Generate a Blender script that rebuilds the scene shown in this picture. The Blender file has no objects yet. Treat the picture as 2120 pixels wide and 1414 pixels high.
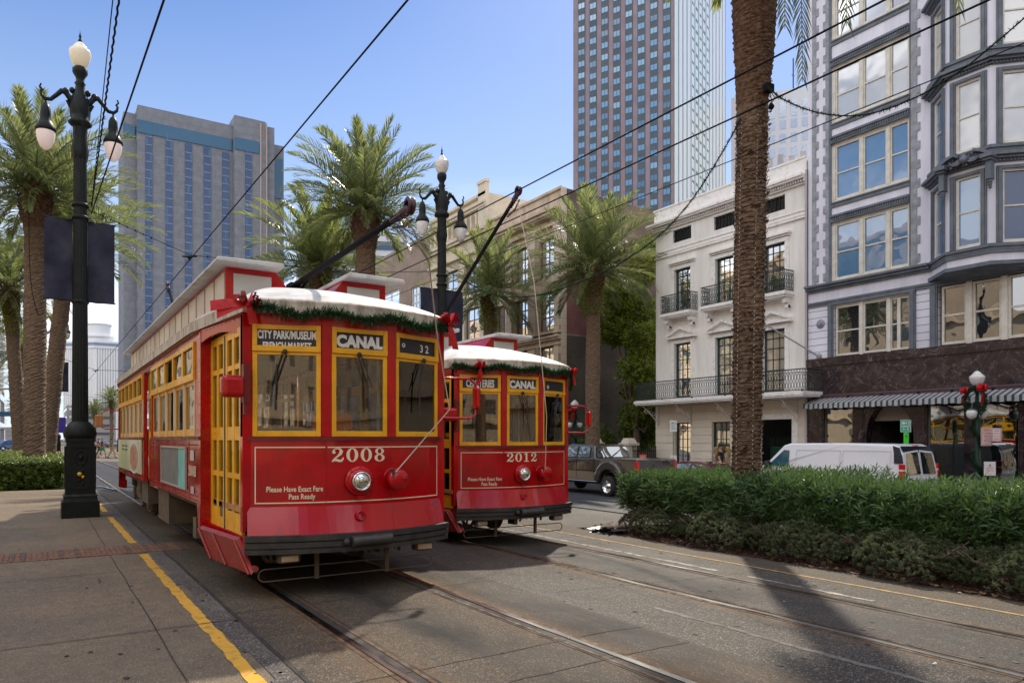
import bpy, math, random
from mathutils import Vector, Matrix
import numpy as np
R = math.radians
scene = bpy.context.scene
COL = scene.collection

# ---------------------------------------------------------------- camera
# street runs along +Y, +X is to the right of it; the camera looks TH to the right of the street
F = 1513.0; CX = 1060.0; YH = 908.0; EYE = 1.69
TH = math.atan(978 / F)
cd = bpy.data.cameras.new('camera'); cam = bpy.data.objects.new('camera', cd); COL.objects.link(cam)
cam.location = (0, 0, EYE); cam.rotation_euler = (R(90), 0, -TH)
cd.sensor_width = 36; cd.lens = 36 * F / 2120; cd.shift_y = (YH - 707) / 2120
cd.clip_start = 0.1; cd.clip_end = 6000
scene.camera = cam

# ---------------------------------------------------------------- sky and sun
SUN_EL, SUN_AZ = R(46), R(45.8)
world = bpy.data.worlds.new('World'); scene.world = world; world.use_nodes = True
wn = world.node_tree.nodes; wl = world.node_tree.links
bg = wn['Background']; bg.inputs[1].default_value = 0.12
sky = wn.new('ShaderNodeTexSky'); sky.sky_type = 'NISHITA'; sky.sun_disc = False
sky.sun_elevation = SUN_EL; sky.sun_rotation = SUN_AZ
sky.air_density = 1.0; sky.dust_density = 0.3; sky.ozone_density = 3.0
tc = wn.new('ShaderNodeTexCoord'); sep = wn.new('ShaderNodeSeparateXYZ'); wl.new(tc.outputs['Generated'], sep.inputs[0])
mp = wn.new('ShaderNodeMapping'); mp.inputs['Scale'].default_value = (1, 1, 2.6); wl.new(tc.outputs['Generated'], mp.inputs[0])
nz = wn.new('ShaderNodeTexNoise'); nz.inputs['Scale'].default_value = 3.6; nz.inputs['Detail'].default_value = 9
nz.inputs['Roughness'].default_value = .58; nz.inputs['Distortion'].default_value = .25; wl.new(mp.outputs[0], nz.inputs[0])
r1 = wn.new('ShaderNodeMapRange'); r1.inputs[1].default_value = .46; r1.inputs[2].default_value = .60; r1.interpolation_type = 'SMOOTHSTEP'
wl.new(nz.outputs[0], r1.inputs[0])
r2 = wn.new('ShaderNodeMapRange'); r2.inputs[1].default_value = .34; r2.inputs[2].default_value = .16
wl.new(sep.outputs[2], r2.inputs[0])
mm = wn.new('ShaderNodeMath'); mm.operation = 'MULTIPLY'; wl.new(r1.outputs[0], mm.inputs[0]); wl.new(r2.outputs[0], mm.inputs[1])
m2 = wn.new('ShaderNodeMath'); m2.operation = 'MULTIPLY'; m2.inputs[1].default_value = .85; wl.new(mm.outputs[0], m2.inputs[0])
mx = wn.new('ShaderNodeMix'); mx.data_type = 'RGBA'; wl.new(m2.outputs[0], mx.inputs[0])
hsv = wn.new('ShaderNodeHueSaturation'); hsv.inputs['Saturation'].default_value = 1.2; hsv.inputs['Hue'].default_value = .508; hsv.inputs['Value'].default_value = .62; wl.new(sky.outputs[0], hsv.inputs['Color'])
hr = wn.new('ShaderNodeMapRange'); hr.inputs[1].default_value = .52; hr.inputs[2].default_value = .0; hr.inputs[3].default_value = 0; hr.inputs[4].default_value = .80; wl.new(sep.outputs[2], hr.inputs[0])
hm = wn.new('ShaderNodeMix'); hm.data_type = 'RGBA'; wl.new(hr.outputs[0], hm.inputs[0]); wl.new(hsv.outputs[0], hm.inputs[6]); hm.inputs[7].default_value = (3.7, 4.3, 5.1, 1); wl.new(hm.outputs[2], mx.inputs[6]); mx.inputs[7].default_value = (6.0, 6.1, 6.3, 1)
# bright cloud added in the unseen sky behind the camera, to fill the shade
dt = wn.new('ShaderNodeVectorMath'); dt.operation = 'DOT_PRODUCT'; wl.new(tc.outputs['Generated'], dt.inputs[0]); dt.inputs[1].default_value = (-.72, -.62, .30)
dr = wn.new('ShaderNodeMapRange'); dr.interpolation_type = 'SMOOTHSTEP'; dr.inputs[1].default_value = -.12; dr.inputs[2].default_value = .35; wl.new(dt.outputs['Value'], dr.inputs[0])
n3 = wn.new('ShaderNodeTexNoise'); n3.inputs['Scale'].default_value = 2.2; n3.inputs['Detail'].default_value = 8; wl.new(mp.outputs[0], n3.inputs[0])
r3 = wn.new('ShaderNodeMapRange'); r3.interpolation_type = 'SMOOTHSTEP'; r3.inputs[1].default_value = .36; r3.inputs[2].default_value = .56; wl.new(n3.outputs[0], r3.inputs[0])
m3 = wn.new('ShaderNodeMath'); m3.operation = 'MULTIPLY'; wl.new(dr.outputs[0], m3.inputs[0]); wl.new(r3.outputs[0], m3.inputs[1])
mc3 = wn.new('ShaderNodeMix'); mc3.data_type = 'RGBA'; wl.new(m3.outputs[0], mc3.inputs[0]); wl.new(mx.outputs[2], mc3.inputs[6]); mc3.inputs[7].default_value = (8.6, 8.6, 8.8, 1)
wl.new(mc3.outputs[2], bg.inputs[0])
sd = bpy.data.lights.new('sun', 'SUN'); sd.energy = 2.5; sd.angle = R(1.3); sd.color = (1, .90, .74)
sun = bpy.data.objects.new('sun', sd); COL.objects.link(sun)
sv = Vector((math.cos(SUN_EL) * math.sin(SUN_AZ), math.cos(SUN_EL) * math.cos(SUN_AZ), math.sin(SUN_EL)))
sun.rotation_euler = sv.to_track_quat('Z', 'Y').to_euler(); sun.location = (30, 30, 60)
scene.view_settings.view_transform = 'Standard'; scene.view_settings.look = 'None'
scene.view_settings.exposure = 0.95; scene.view_settings.gamma = 1
scene.cycles.max_bounces = 7; scene.cycles.transparent_max_bounces = 16
scene.cycles.caustics_reflective = False; scene.cycles.caustics_refractive = False

# ---------------------------------------------------------------- helpers
C_, S_ = math.cos(TH), math.sin(TH)
def ray(x):                       # lateral/along ratio of the vertical plane through a column
    return math.tan(TH + math.atan((x - CX) / F))
def tU(x, u): return u / ray(x)
def depth(u, t): return u * S_ + t * C_
def zAt(y, u, t): return EYE + (YH - y) * depth(u, t) / F
def UZ(x, y, Z):
    lat = (x - CX) / F * Z
    return Vector((lat * C_ + Z * S_, -lat * S_ + Z * C_, EYE + (YH - y) / F * Z))

_GP = [(-3000, 0), (4.2, 0), (6.95, -.14), (10, -.25), (20, -.52), (3000, -.52)]
def gz(u):
    for (a, za), (b, zb) in zip(_GP, _GP[1:]):
        if u <= b: return za + (zb - za) * (u - a) / (b - a)
    return -.52

def nrm(v): return v / max(v.length, 1e-9)

class MB:
    def __init__(s): s.v = []; s.f = []; s.m = []; s.mi = 0; s.sm = []; s.smooth = False
    def add(s, vs, fs):
        n = len(s.v); s.v += [tuple(p) for p in vs]
        for f in fs: s.f.append(tuple(i + n for i in f)); s.m.append(s.mi); s.sm.append(s.smooth)
        return s
    def box(s, x0, x1, y0, y1, z0, z1):
        if x0 > x1: x0, x1 = x1, x0
        if y0 > y1: y0, y1 = y1, y0
        if z0 > z1: z0, z1 = z1, z0
        return s.add([(x0,y0,z0),(x1,y0,z0),(x1,y1,z0),(x0,y1,z0),(x0,y0,z1),(x1,y0,z1),(x1,y1,z1),(x0,y1,z1)],
              [(3,2,1,0),(4,5,6,7),(0,1,5,4),(1,2,6,5),(2,3,7,6),(3,0,4,7)])
    def hexa(s, b, t):            # 4 bottom points, 4 top points, same winding (ccw seen from above)
        return s.add(list(b) + list(t), [(3,2,1,0),(4,5,6,7),(0,1,5,4),(1,2,6,5),(2,3,7,6),(3,0,4,7)])
    def quad(s, a, b, c, d): return s.add([a, b, c, d], [(0,1,2,3)])
    def rbox(s, c, ax, ay, az, hx, hy, hz):   # oriented box
        c = Vector(c); P = []
        for k in (-1, 1):
            for (i, j) in ((-1,-1),(1,-1),(1,1),(-1,1)):
                P.append(c + ax*hx*i + ay*hy*j + az*hz*k)
        return s.add(P, [(3,2,1,0),(4,5,6,7),(0,1,5,4),(1,2,6,5),(2,3,7,6),(3,0,4,7)])
    def tube(s, pts, r, n=8, cap=True):
        pts = [Vector(p) for p in pts]; rs = r if isinstance(r, (list, tuple)) else [r]*len(pts)
        rings = []; ref = None
        for i, p in enumerate(pts):
            d = nrm(pts[min(i+1, len(pts)-1)] - pts[max(i-1, 0)])
            if ref is None: ref = Vector((0,0,1)) if abs(d.z) < .9 else Vector((1,0,0))
            a = nrm(d.cross(ref)); b = nrm(a.cross(d)); ref = b
            rings.append([p + (a*math.cos(2*math.pi*k/n) + b*math.sin(2*math.pi*k/n))*rs[i] for k in range(n)])
        V = [q for rg in rings for q in rg]; Fc = []
        for i in range(len(pts)-1):
            for k in range(n):
                k2 = (k+1) % n
                Fc.append((i*n+k, i*n+k2, (i+1)*n+k2, (i+1)*n+k))
        o = s.smooth; s.smooth = True; s.add(V, Fc); s.smooth = o
        if cap:
            s.add(rings[0], [tuple(range(n))[::-1]]); s.add(rings[-1], [tuple(range(n))])
        return s
    def lathe(s, prof, n=20, c=(0,0,0), axis='z', smooth=True, flute=None):
        V = []; Fc = []; c = Vector(c)
        for (r, h) in prof:
            for k in range(n):
                a = 2*math.pi*k/n; rr = r if flute is None else r*flute(a, h)
                x, y = rr*math.cos(a), rr*math.sin(a)
                V.append(c + (Vector((x,y,h)) if axis == 'z' else Vector((x,h,y)) if axis == 'y' else Vector((h,x,y))))
        for i in range(len(prof)-1):
            for k in range(n):
                k2 = (k+1) % n; q = (i*n+k, i*n+k2, (i+1)*n+k2, (i+1)*n+k)
                Fc.append(q if axis != 'y' else q[::-1])
        o = s.smooth; s.smooth = smooth; s.add(V, Fc); s.smooth = o
        return s
    def prism(s, poly, y0, y1, plane='xz'):    # polygon extruded along the missing axis
        def P(a, b, c): return (a, c, b) if plane == 'xz' else (c, a, b) if plane == 'yz' else (a, b, c)
        n = len(poly); V = [P(a, b, y0) for a, b in poly] + [P(a, b, y1) for a, b in poly]
        Fc = [tuple(range(n)), tuple(range(2*n-1, n-1, -1))] + [(i+n, (i+1)%n+n, (i+1)%n, i) for i in range(n)]
        return s.add(V, Fc)
    def ball(s, c, r, n=10, m=6, sc=(1,1,1)):
        prof = [(max(1e-4, math.sin(math.pi*i/m)) , -math.cos(math.pi*i/m)) for i in range(m+1)]
        V = []; Fc = []
        for (a, h) in prof:
            for k in range(n):
                q = 2*math.pi*k/n
                V.append((c[0]+r*sc[0]*a*math.cos(q), c[1]+r*sc[1]*a*math.sin(q), c[2]+r*sc[2]*h))
        for i in range(m):
            for k in range(n):
                k2 = (k+1) % n; Fc.append((i*n+k, i*n+k2, (i+1)*n+k2, (i+1)*n+k))
        o = s.smooth; s.smooth = True; s.add(V, Fc); s.smooth = o
        return s
    def xf(s, M):
        s.v = [tuple(M @ Vector(p)) for p in s.v]; return s
    def build(s, name, mat, parent=None, bevel=0, label=None, seg=2):
        me = bpy.data.meshes.new(name); off = Vector((0,0,0)); p = parent
        while p is not None: off += p.location; p = p.parent
        V = s.v if off.length == 0 else [(a-off.x, b-off.y, c-off.z) for a, b, c in s.v]
        me.from_pydata(V, [], s.f)
        for m in (mat if isinstance(mat, (list, tuple)) else [mat]): me.materials.append(m)
        if any(s.m): me.polygons.foreach_set('material_index', s.m)
        if any(s.sm): me.polygons.foreach_set('use_smooth', s.sm)
        me.update()
        o = bpy.data.objects.new(name, me); COL.objects.link(o)
        if parent is not None: o.parent = parent
        if bevel:
            b = o.modifiers.new('bevel', 'BEVEL'); b.width = bevel; b.segments = seg; b.limit_method = 'ANGLE'; b.angle_limit = R(35)
        if label: o['label'] = label
        return o

def tag(o, label=None, cat=None, group=None, kind=None):
    if label: o['label'] = label
    if cat: o['category'] = cat
    if group: o['group'] = group
    if kind: o['kind'] = kind
    return o
def thing(name, label, cat, loc=(0,0,0), group=None):
    o = bpy.data.objects.new(name, None); COL.objects.link(o); o.location = loc; o.empty_display_size = .2
    return tag(o, label, cat, group)
def struct(o): o['kind'] = 'structure'; return o
def dup(root, loc=None, rz=None, label=None, group=None, parent=None):
    r = root.copy(); COL.objects.link(r)
    if parent is not None: r.parent = parent
    if loc is not None: r.location = loc
    if rz is not None: r.rotation_euler = (0, 0, rz)
    if label: r['label'] = label
    if group: r['group'] = group
    for ch in list(root.children): dup(ch, parent=r)
    return r

# ---------------------------------------------------------------- materials
MATS = {}
def mat(name, col, rough=.6, metal=0, col2=None, var=0, scale=4, bump=0, bscale=30, spec=.5, coat=0, detail=5, stretch=(1,1,1), lo=.35, hi=.65):
    if name in MATS: return MATS[name]
    m = bpy.data.materials.new(name); m.use_nodes = True; N = m.node_tree.nodes; L = m.node_tree.links
    b = N['Principled BSDF']; b.inputs['Base Color'].default_value = (*col, 1); b.inputs['Roughness'].default_value = rough
    b.inputs['Metallic'].default_value = metal; b.inputs['Specular IOR Level'].default_value = spec; b.inputs['Coat Weight'].default_value = coat
    b.inputs['Coat Roughness'].default_value = .04
    if var or col2 or bump:
        tc = N.new('ShaderNodeTexCoord'); mp = N.new('ShaderNodeMapping'); L.new(tc.outputs['Object'], mp.inputs[0]); mp.inputs['Scale'].default_value = stretch
    if var or col2:
        if col2 is None: col2 = tuple(c*(1-var) for c in col); col = tuple(min(1, c*(1+var*.5)) for c in col)
        n = N.new('ShaderNodeTexNoise'); n.inputs['Scale'].default_value = scale; n.inputs['Detail'].default_value = detail; n.inputs['Roughness'].default_value = .62
        L.new(mp.outputs[0], n.inputs[0])
        r = N.new('ShaderNodeValToRGB'); r.color_ramp.elements[0].position = lo; r.color_ramp.elements[1].position = hi
        r.color_ramp.elements[0].color = (*col2, 1); r.color_ramp.elements[1].color = (*col, 1)
        L.new(n.outputs[0], r.inputs[0]); L.new(r.outputs[0], b.inputs['Base Color'])
        rn = N.new('ShaderNodeTexNoise'); rn.inputs['Scale'].default_value = scale*.7; rn.inputs['Detail'].default_value = 7; L.new(mp.outputs[0], rn.inputs[0])
        rr = N.new('ShaderNodeMapRange'); rr.inputs[1].default_value = .35; rr.inputs[2].default_value = .65; rr.inputs[3].default_value = rough*.8; rr.inputs[4].default_value = min(1, rough*1.5); L.new(rn.outputs[0], rr.inputs[0]); L.new(rr.outputs[0], b.inputs['Roughness'])
    if bump:
        n2 = N.new('ShaderNodeTexNoise'); n2.inputs['Scale'].default_value = bscale; n2.inputs['Detail'].default_value = 4; L.new(mp.outputs[0], n2.inputs[0])
        bp = N.new('ShaderNodeBump'); bp.inputs['Strength'].default_value = bump; bp.inputs['Distance'].default_value = .02
        L.new(n2.outputs[0], bp.inputs['Height']); L.new(bp.outputs[0], b.inputs['Normal'])
    MATS[name] = m; return m
def glassmat(name, tint=(.75,.8,.78), refl=.22, rough=.01, opacity=.25, dark=(.02,.025,.025), wob=.12):
    m = bpy.data.materials.new(name); m.use_nodes = True; N = m.node_tree.nodes; L = m.node_tree.links
    out = N['Material Output']; N.remove(N['Principled BSDF'])
    tr = N.new('ShaderNodeBsdfTransparent'); tr.inputs[0].default_value = (*tint, 1)
    df = N.new('ShaderNodeBsdfDiffuse'); df.inputs[0].default_value = (*dark, 1)
    gl = N.new('ShaderNodeBsdfGlossy'); gl.inputs[0].default_value = (.95,.97,1,1); gl.inputs['Roughness'].default_value = rough
    m1 = N.new('ShaderNodeMixShader'); m1.inputs[0].default_value = opacity; L.new(tr.outputs[0], m1.inputs[1]); L.new(df.outputs[0], m1.inputs[2])
    fr = N.new('ShaderNodeFresnel'); fr.inputs[0].default_value = 1.5
    ad = N.new('ShaderNodeMath'); ad.operation = 'ADD'; ad.use_clamp = True; ad.inputs[1].default_value = refl; L.new(fr.outputs[0], ad.inputs[0])
    tcn = N.new('ShaderNodeTexCoord'); nn = N.new('ShaderNodeTexNoise'); nn.inputs['Scale'].default_value = 1.3; nn.inputs['Detail'].default_value = 1
    L.new(tcn.outputs['Object'], nn.inputs[0]); bp = N.new('ShaderNodeBump'); bp.inputs['Strength'].default_value = wob; bp.inputs['Distance'].default_value = .06
    L.new(nn.outputs[0], bp.inputs['Height']); L.new(bp.outputs[0], gl.inputs['Normal'])
    m2 = N.new('ShaderNodeMixShader'); L.new(ad.outputs[0], m2.inputs[0]); L.new(m1.outputs[0], m2.inputs[1]); L.new(gl.outputs[0], m2.inputs[2])
    L.new(m2.outputs[0], out.inputs[0]); MATS[name] = m; return m
def leafmat(name, c1, c2, trans=.35, rough=.45, scale=1.2):
    m = bpy.data.materials.new(name); m.use_nodes = True; N = m.node_tree.nodes; L = m.node_tree.links
    b = N['Principled BSDF']; out = N['Material Output']; b.inputs['Roughness'].default_value = rough; b.inputs['Specular IOR Level'].default_value = .6
    g = N.new('ShaderNodeNewGeometry'); r = N.new('ShaderNodeValToRGB')
    r.color_ramp.elements[0].color = (*c1, 1); r.color_ramp.elements[1].color = (*c2, 1); L.new(g.outputs['Random Per Island'], r.inputs[0])
    L.new(r.outputs[0], b.inputs['Base Color'])
    t = N.new('ShaderNodeBsdfTranslucent'); hs = N.new('ShaderNodeHueSaturation'); hs.inputs['Hue'].default_value = .485; hs.inputs['Value'].default_value = 2.0
    L.new(r.outputs[0], hs.inputs['Color']); L.new(hs.outputs[0], t.inputs[0])
    mx = N.new('ShaderNodeMixShader'); mx.inputs[0].default_value = trans; L.new(b.outputs[0], mx.inputs[1]); L.new(t.outputs[0], mx.inputs[2]); L.new(mx.outputs[0], out.inputs[0])
    MATS[name] = m; return m
def brickmat(name, c1, c2, mortar, axes='XZ', bw=.22, bh=.075, stain=.4, ms=.008):
    m = bpy.data.materials.new(name); m.use_nodes = True; N = m.node_tree.nodes; L = m.node_tree.links
    b = N['Principled BSDF']; b.inputs['Roughness'].default_value = .85
    tc = N.new('ShaderNodeTexCoord'); sp = N.new('ShaderNodeSeparateXYZ'); cb = N.new('ShaderNodeCombineXYZ'); L.new(tc.outputs['Object'], sp.inputs[0])
    L.new(sp.outputs['XYZ'.index(axes[0])], cb.inputs[0]); L.new(sp.outputs['XYZ'.index(axes[1])], cb.inputs[1])
    br = N.new('ShaderNodeTexBrick'); br.inputs['Scale'].default_value = 1; br.inputs['Brick Width'].default_value = bw; br.inputs['Row Height'].default_value = bh
    br.inputs['Mortar Size'].default_value = ms; br.inputs['Color1'].default_value = (*c1,1); br.inputs['Color2'].default_value = (*c2,1); br.inputs['Mortar'].default_value = (*mortar,1)
    L.new(cb.outputs[0], br.inputs[0])
    n = N.new('ShaderNodeTexNoise'); n.inputs['Scale'].default_value = .45; n.inputs['Detail'].default_value = 7; L.new(tc.outputs['Object'], n.inputs[0])
    mr = N.new('ShaderNodeMapRange'); mr.inputs[1].default_value = .35; mr.inputs[2].default_value = .65; mr.inputs[3].default_value = 1-stain; mr.inputs[4].default_value = 1.1; L.new(n.outputs[0], mr.inputs[0])
    mx = N.new('ShaderNodeMix'); mx.data_type = 'RGBA'; mx.blend_type = 'MULTIPLY'; mx.inputs[0].default_value = 1
    L.new(br.outputs[0], mx.inputs[6]); L.new(mr.outputs[0], mx.inputs[7]); L.new(mx.outputs[2], b.inputs['Base Color'])
    MATS[name] = m; return m

def paving(name, base, dark, speck, grain=90, rough=.75, blotch=.35, stainc=None, rails=None, oil=None):
    m = bpy.data.materials.new(name); m.use_nodes = True; N = m.node_tree.nodes; L = m.node_tree.links
    b = N['Principled BSDF']; b.inputs['Specular IOR Level'].default_value = .16
    tc = N.new('ShaderNodeTexCoord'); O = tc.outputs['Object']
    def noise(sc, det, rg=.6, st=None):
        n = N.new('ShaderNodeTexNoise'); n.inputs['Scale'].default_value = sc; n.inputs['Detail'].default_value = det; n.inputs['Roughness'].default_value = rg
        if st:
            mp = N.new('ShaderNodeMapping'); mp.inputs['Scale'].default_value = st; L.new(O, mp.inputs[0]); L.new(mp.outputs[0], n.inputs[0])
        else: L.new(O, n.inputs[0])
        return n
    def mixc(f, a, c, mode='MIX'):
        mx = N.new('ShaderNodeMix'); mx.data_type = 'RGBA'; mx.blend_type = mode
        if isinstance(f, float): mx.inputs[0].default_value = f
        else: L.new(f, mx.inputs[0])
        for k, v in ((6, a), (7, c)):
            if isinstance(v, tuple): mx.inputs[k].default_value = (*v, 1)
            else: L.new(v, mx.inputs[k])
        return mx.outputs[2]
    def rng(o, a, b2, c=0., d=1.):
        r = N.new('ShaderNodeMapRange'); r.inputs[1].default_value = a; r.inputs[2].default_value = b2; r.inputs[3].default_value = c; r.inputs[4].default_value = d; L.new(o, r.inputs[0]); return r.outputs[0]
    big = noise(.55, 8, .65); col = mixc(rng(big.outputs[0], .38, .62), dark, base)
    st = noise(2.3, 6, .7, (1, .35, 1)); col = mixc(rng(st.outputs[0], .56, .74, 0., blotch), col, stainc or tuple(c*.35 for c in base))
    gr = noise(grain, 3, .7); col = mixc(rng(gr.outputs[0], .3, .7, .62, 1.35), (0.,0.,0.), col, 'MULTIPLY') if False else col
    vo = N.new('ShaderNodeTexVoronoi'); vo.inputs['Scale'].default_value = grain; L.new(O, vo.inputs[0])
    sp = N.new('ShaderNodeSeparateColor'); L.new(vo.outputs['Color'], sp.inputs[0])
    col = mixc(rng(sp.outputs[0], .80, .98, 0., .75), col, speck)
    col = mixc(rng(sp.outputs[1], .72, .98, 0., .6), col, tuple(c*.45 for c in dark))
    fine = noise(7, 5, .7); col = mixc(rng(fine.outputs[0], .35, .65, .30, 0.), col, tuple(c*.5 for c in dark))
    if rails or oil:
        sx = N.new('ShaderNodeSeparateXYZ'); L.new(O, sx.inputs[0])
        def band(u, w, tint, amt, nsc):
            s = N.new('ShaderNodeMath'); s.operation = 'SUBTRACT'; s.inputs[1].default_value = u; L.new(sx.outputs[0], s.inputs[0]); ab = N.new('ShaderNodeMath'); ab.operation = 'ABSOLUTE'; L.new(s.outputs[0], ab.inputs[0])
            k = rng(ab.outputs[0], 0., w, 1., 0.); nn = noise(nsc, 6, .7, (1, .3, 1)); mu = N.new('ShaderNodeMath'); mu.operation = 'MULTIPLY'; L.new(k, mu.inputs[0]); L.new(rng(nn.outputs[0], .35, .6, 0., amt), mu.inputs[1]); return mixc(mu.outputs[0], col, tint)
        for u in (rails or ()): col = band(u, .34, (.13,.075,.035), .9, 3)
        for u in (oil or ()): col = band(u, .75, (.035,.033,.032), 1.0, 1.6)
    L.new(col, b.inputs['Base Color'])
    L.new(rng(big.outputs[0], .3, .7, rough-.15, rough+.12), b.inputs['Roughness'])
    bp = N.new('ShaderNodeBump'); bp.inputs['Strength'].default_value = .5; bp.inputs['Distance'].default_value = .006
    L.new(vo.outputs['Distance'], bp.inputs['Height']); L.new(bp.outputs[0], b.inputs['Normal'])
    MATS[name] = m; return m

M_plat = paving('platform_aggregate', (.23,.175,.122), (.15,.12,.088), (.42,.34,.23), 120, stainc=(.05,.043,.036))
M_slab = paving('track_concrete', (.112,.087,.063), (.068,.055,.043), (.33,.27,.20), 110, blotch=.85, stainc=(.055,.05,.045), rails=(2.17,3.77), oil=(2.95,4.3))
M_slab2 = paving('track_asphalt_concrete', (.080,.069,.060), (.048,.042,.038), (.36,.32,.26), 100, blotch=.6, rough=.66, rails=(6.2,7.74), oil=(6.95,))
M_asph = paving('asphalt', (.06,.062,.07), (.045,.046,.052), (.2,.2,.2), 60, rough=.7)
M_side = paving('sidewalk_concrete', (.22,.21,.20), (.15,.14,.13), (.4,.4,.38), 50)
M_kerb = mat('kerb_stone', (.28,.27,.25), .8, var=.3)
M_yel_line = mat('yellow_road_paint', (.62,.33,.03), .7, col2=(.33,.20,.06), scale=9, lo=.33, hi=.5, detail=9)
M_yel2 = mat('faded_yellow_road_paint', (.42,.25,.06), .8, col2=(.20,.15,.09), scale=11, lo=.38, hi=.6, detail=9)
M_white_line = mat('worn_white_paint', (.34,.32,.28), .7, col2=(.12,.105,.095), scale=14, lo=.4, hi=.62, detail=9)
M_crack = mat('dark_joint', (.03,.027,.024), .9, var=.4)
M_rail = mat('polished_rail', (.42,.42,.43), .22, 1, col2=(.2,.19,.18), scale=12, stretch=(1,.1,1))
M_rust = mat('rusty_rail_side', (.12,.065,.03), .8, .2, col2=(.06,.035,.02), scale=14)
M_red = mat('red_paint', (.52,.0015,.007), .17, coat=.35, spec=.4, col2=(.34,.002,.006), scale=2.5, bump=.02, bscale=2)
M_skirt = mat('grimy_red_paint', (.44,.002,.012), .20, coat=.3, spec=.4, col2=(.24,.02,.025), scale=5, lo=.28, hi=.45, stretch=(1,1,.5), detail=9)
M_redside = mat('weathered_red_paint', (.46,.004,.012), .20, coat=.3, spec=.4, col2=(.28,.010,.014), scale=3, bump=.10, bscale=3)
M_reddk = mat('dark_red_trim', (.16,.008,.012), .35, var=.3)
M_yel = mat('yellow_paint', (.88,.45,.010), .32, coat=.2, col2=(.74,.36,.01), scale=5)
M_cream = mat('cream_paint', (.80,.72,.52), .5)
M_roofw = mat('white_canvas_roof', (.56,.56,.56), .5, col2=(.38,.35,.31), scale=4, lo=.3, hi=.52, stretch=(1,1,.4))
M_roofe = mat('stained_roof_edge', (.56,.50,.42), .6, col2=(.24,.19,.15), scale=9, lo=.3, hi=.55, stretch=(1,1,.3))
M_black = mat('black_rubber', (.018,.018,.02), .45, col2=(.05,.045,.04), scale=6)
M_under = mat('grimy_underframe', (.055,.05,.045), .75, col2=(.12,.09,.06), scale=8, lo=.45, hi=.8)
M_brake = mat('brake_dust_brown', (.22,.16,.09), .8, col2=(.08,.06,.045), scale=10)
M_chrome = mat('chrome', (.85,.85,.85), .06, 1)
M_iron = mat('dark_green_iron', (.004,.008,.0075), .42, .0, col2=(.010,.013,.012), scale=9, lo=.45, hi=.75, spec=.22)
M_grn = mat('green_lamp_iron', (.015,.055,.045), .4, var=.2)
M_globe = mat('frosted_globe_glass', (.82,.80,.76), .18, col2=(.62,.60,.60), scale=7, stretch=(1,1,3), coat=.5)
M_banner = mat('navy_banner_cloth', (.020,.022,.045), .85, var=.35, scale=3, bump=.3, bscale=6)
M_wire = mat('black_wire', (.012,.012,.015), .9, spec=.1)
M_rope = mat('rope', (.55,.45,.38), .8)
M_garl = leafmat('garland_needles', (.006,.035,.012), (.025,.085,.03), .15, .6)
M_bow = mat('red_velvet_ribbon', (.55,.008,.012), .45, var=.3, scale=10)
M_dkint = mat('dark_interior', (.035,.028,.022), .7, var=.3)
M_wood = mat('varnished_wood', (.42,.20,.07), .4, var=.3)
M_sign = mat('black_sign_roll', (.02,.02,.03), .5)
M_letter = mat('white_lettering', (.8,.8,.78), .6)
M_glass = glassmat('tram_glass', tint=(.95,.96,.94), refl=.04, opacity=.02, wob=.03)
M_glass2 = glassmat('side_glass', tint=(.9,.92,.9), refl=.07, opacity=.06, wob=.06)
# ---------------------------------------------------------------- ground
def strip(name, u0, u1, t0, t1, dz, m, ripple=0):
    us = sorted(set([u0, u1] + [a for a, _ in _GP if u0 < a < u1])); mb = MB()
    for a, b in zip(us, us[1:]):
        mb.quad((a, t0, gz(a)+dz), (b, t0, gz(b)+dz), (b, t1, gz(b)+dz), (a, t1, gz(a)+dz))
    return mb.build(name, m)
struct(strip('ground', -2900, 2900, -300, 3500, -.03, M_asph))
struct(strip('track_bed', 1.565, 9.0, -20, 26, 0, M_slab2))
struct(strip('track_slab', 1.565, 4.6, -20, 26.2, .004, M_slab))
struct(strip('median_paving', 9.0, 9.84, -20, 26, .0, M_slab))
struct(strip('crossing_paving', 9.84, 13.2, 12.6, 26, .0, M_slab2))
struct(strip('platform', -14, 1.565, -20, 28.6, .0, M_plat))
struct(strip('road_crossing', -14, 13.3, 29.2, 62, -.012, M_asph))
struct(strip('far_median', -4, 12, 62, 400, .0, M_plat))
# brick band across the platform, with grooved pavers
mb = MB()
random.seed(3)
x = -9.0
while x < 1.92:
    mb.mi = random.choice((0, 0, 1)); mb.box(x, x+.052, 12.06, 12.97, -.02, .010+random.uniform(0,.003)); x += .066
M_bk1 = mat('grooved_brick', (.20,.095,.05), .8, var=.4, scale=7); M_bk2 = mat('grooved_brick_dark', (.13,.07,.045), .8, var=.4)
struct(mb.build('brick_strip', [M_bk1, M_bk2]))
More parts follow.
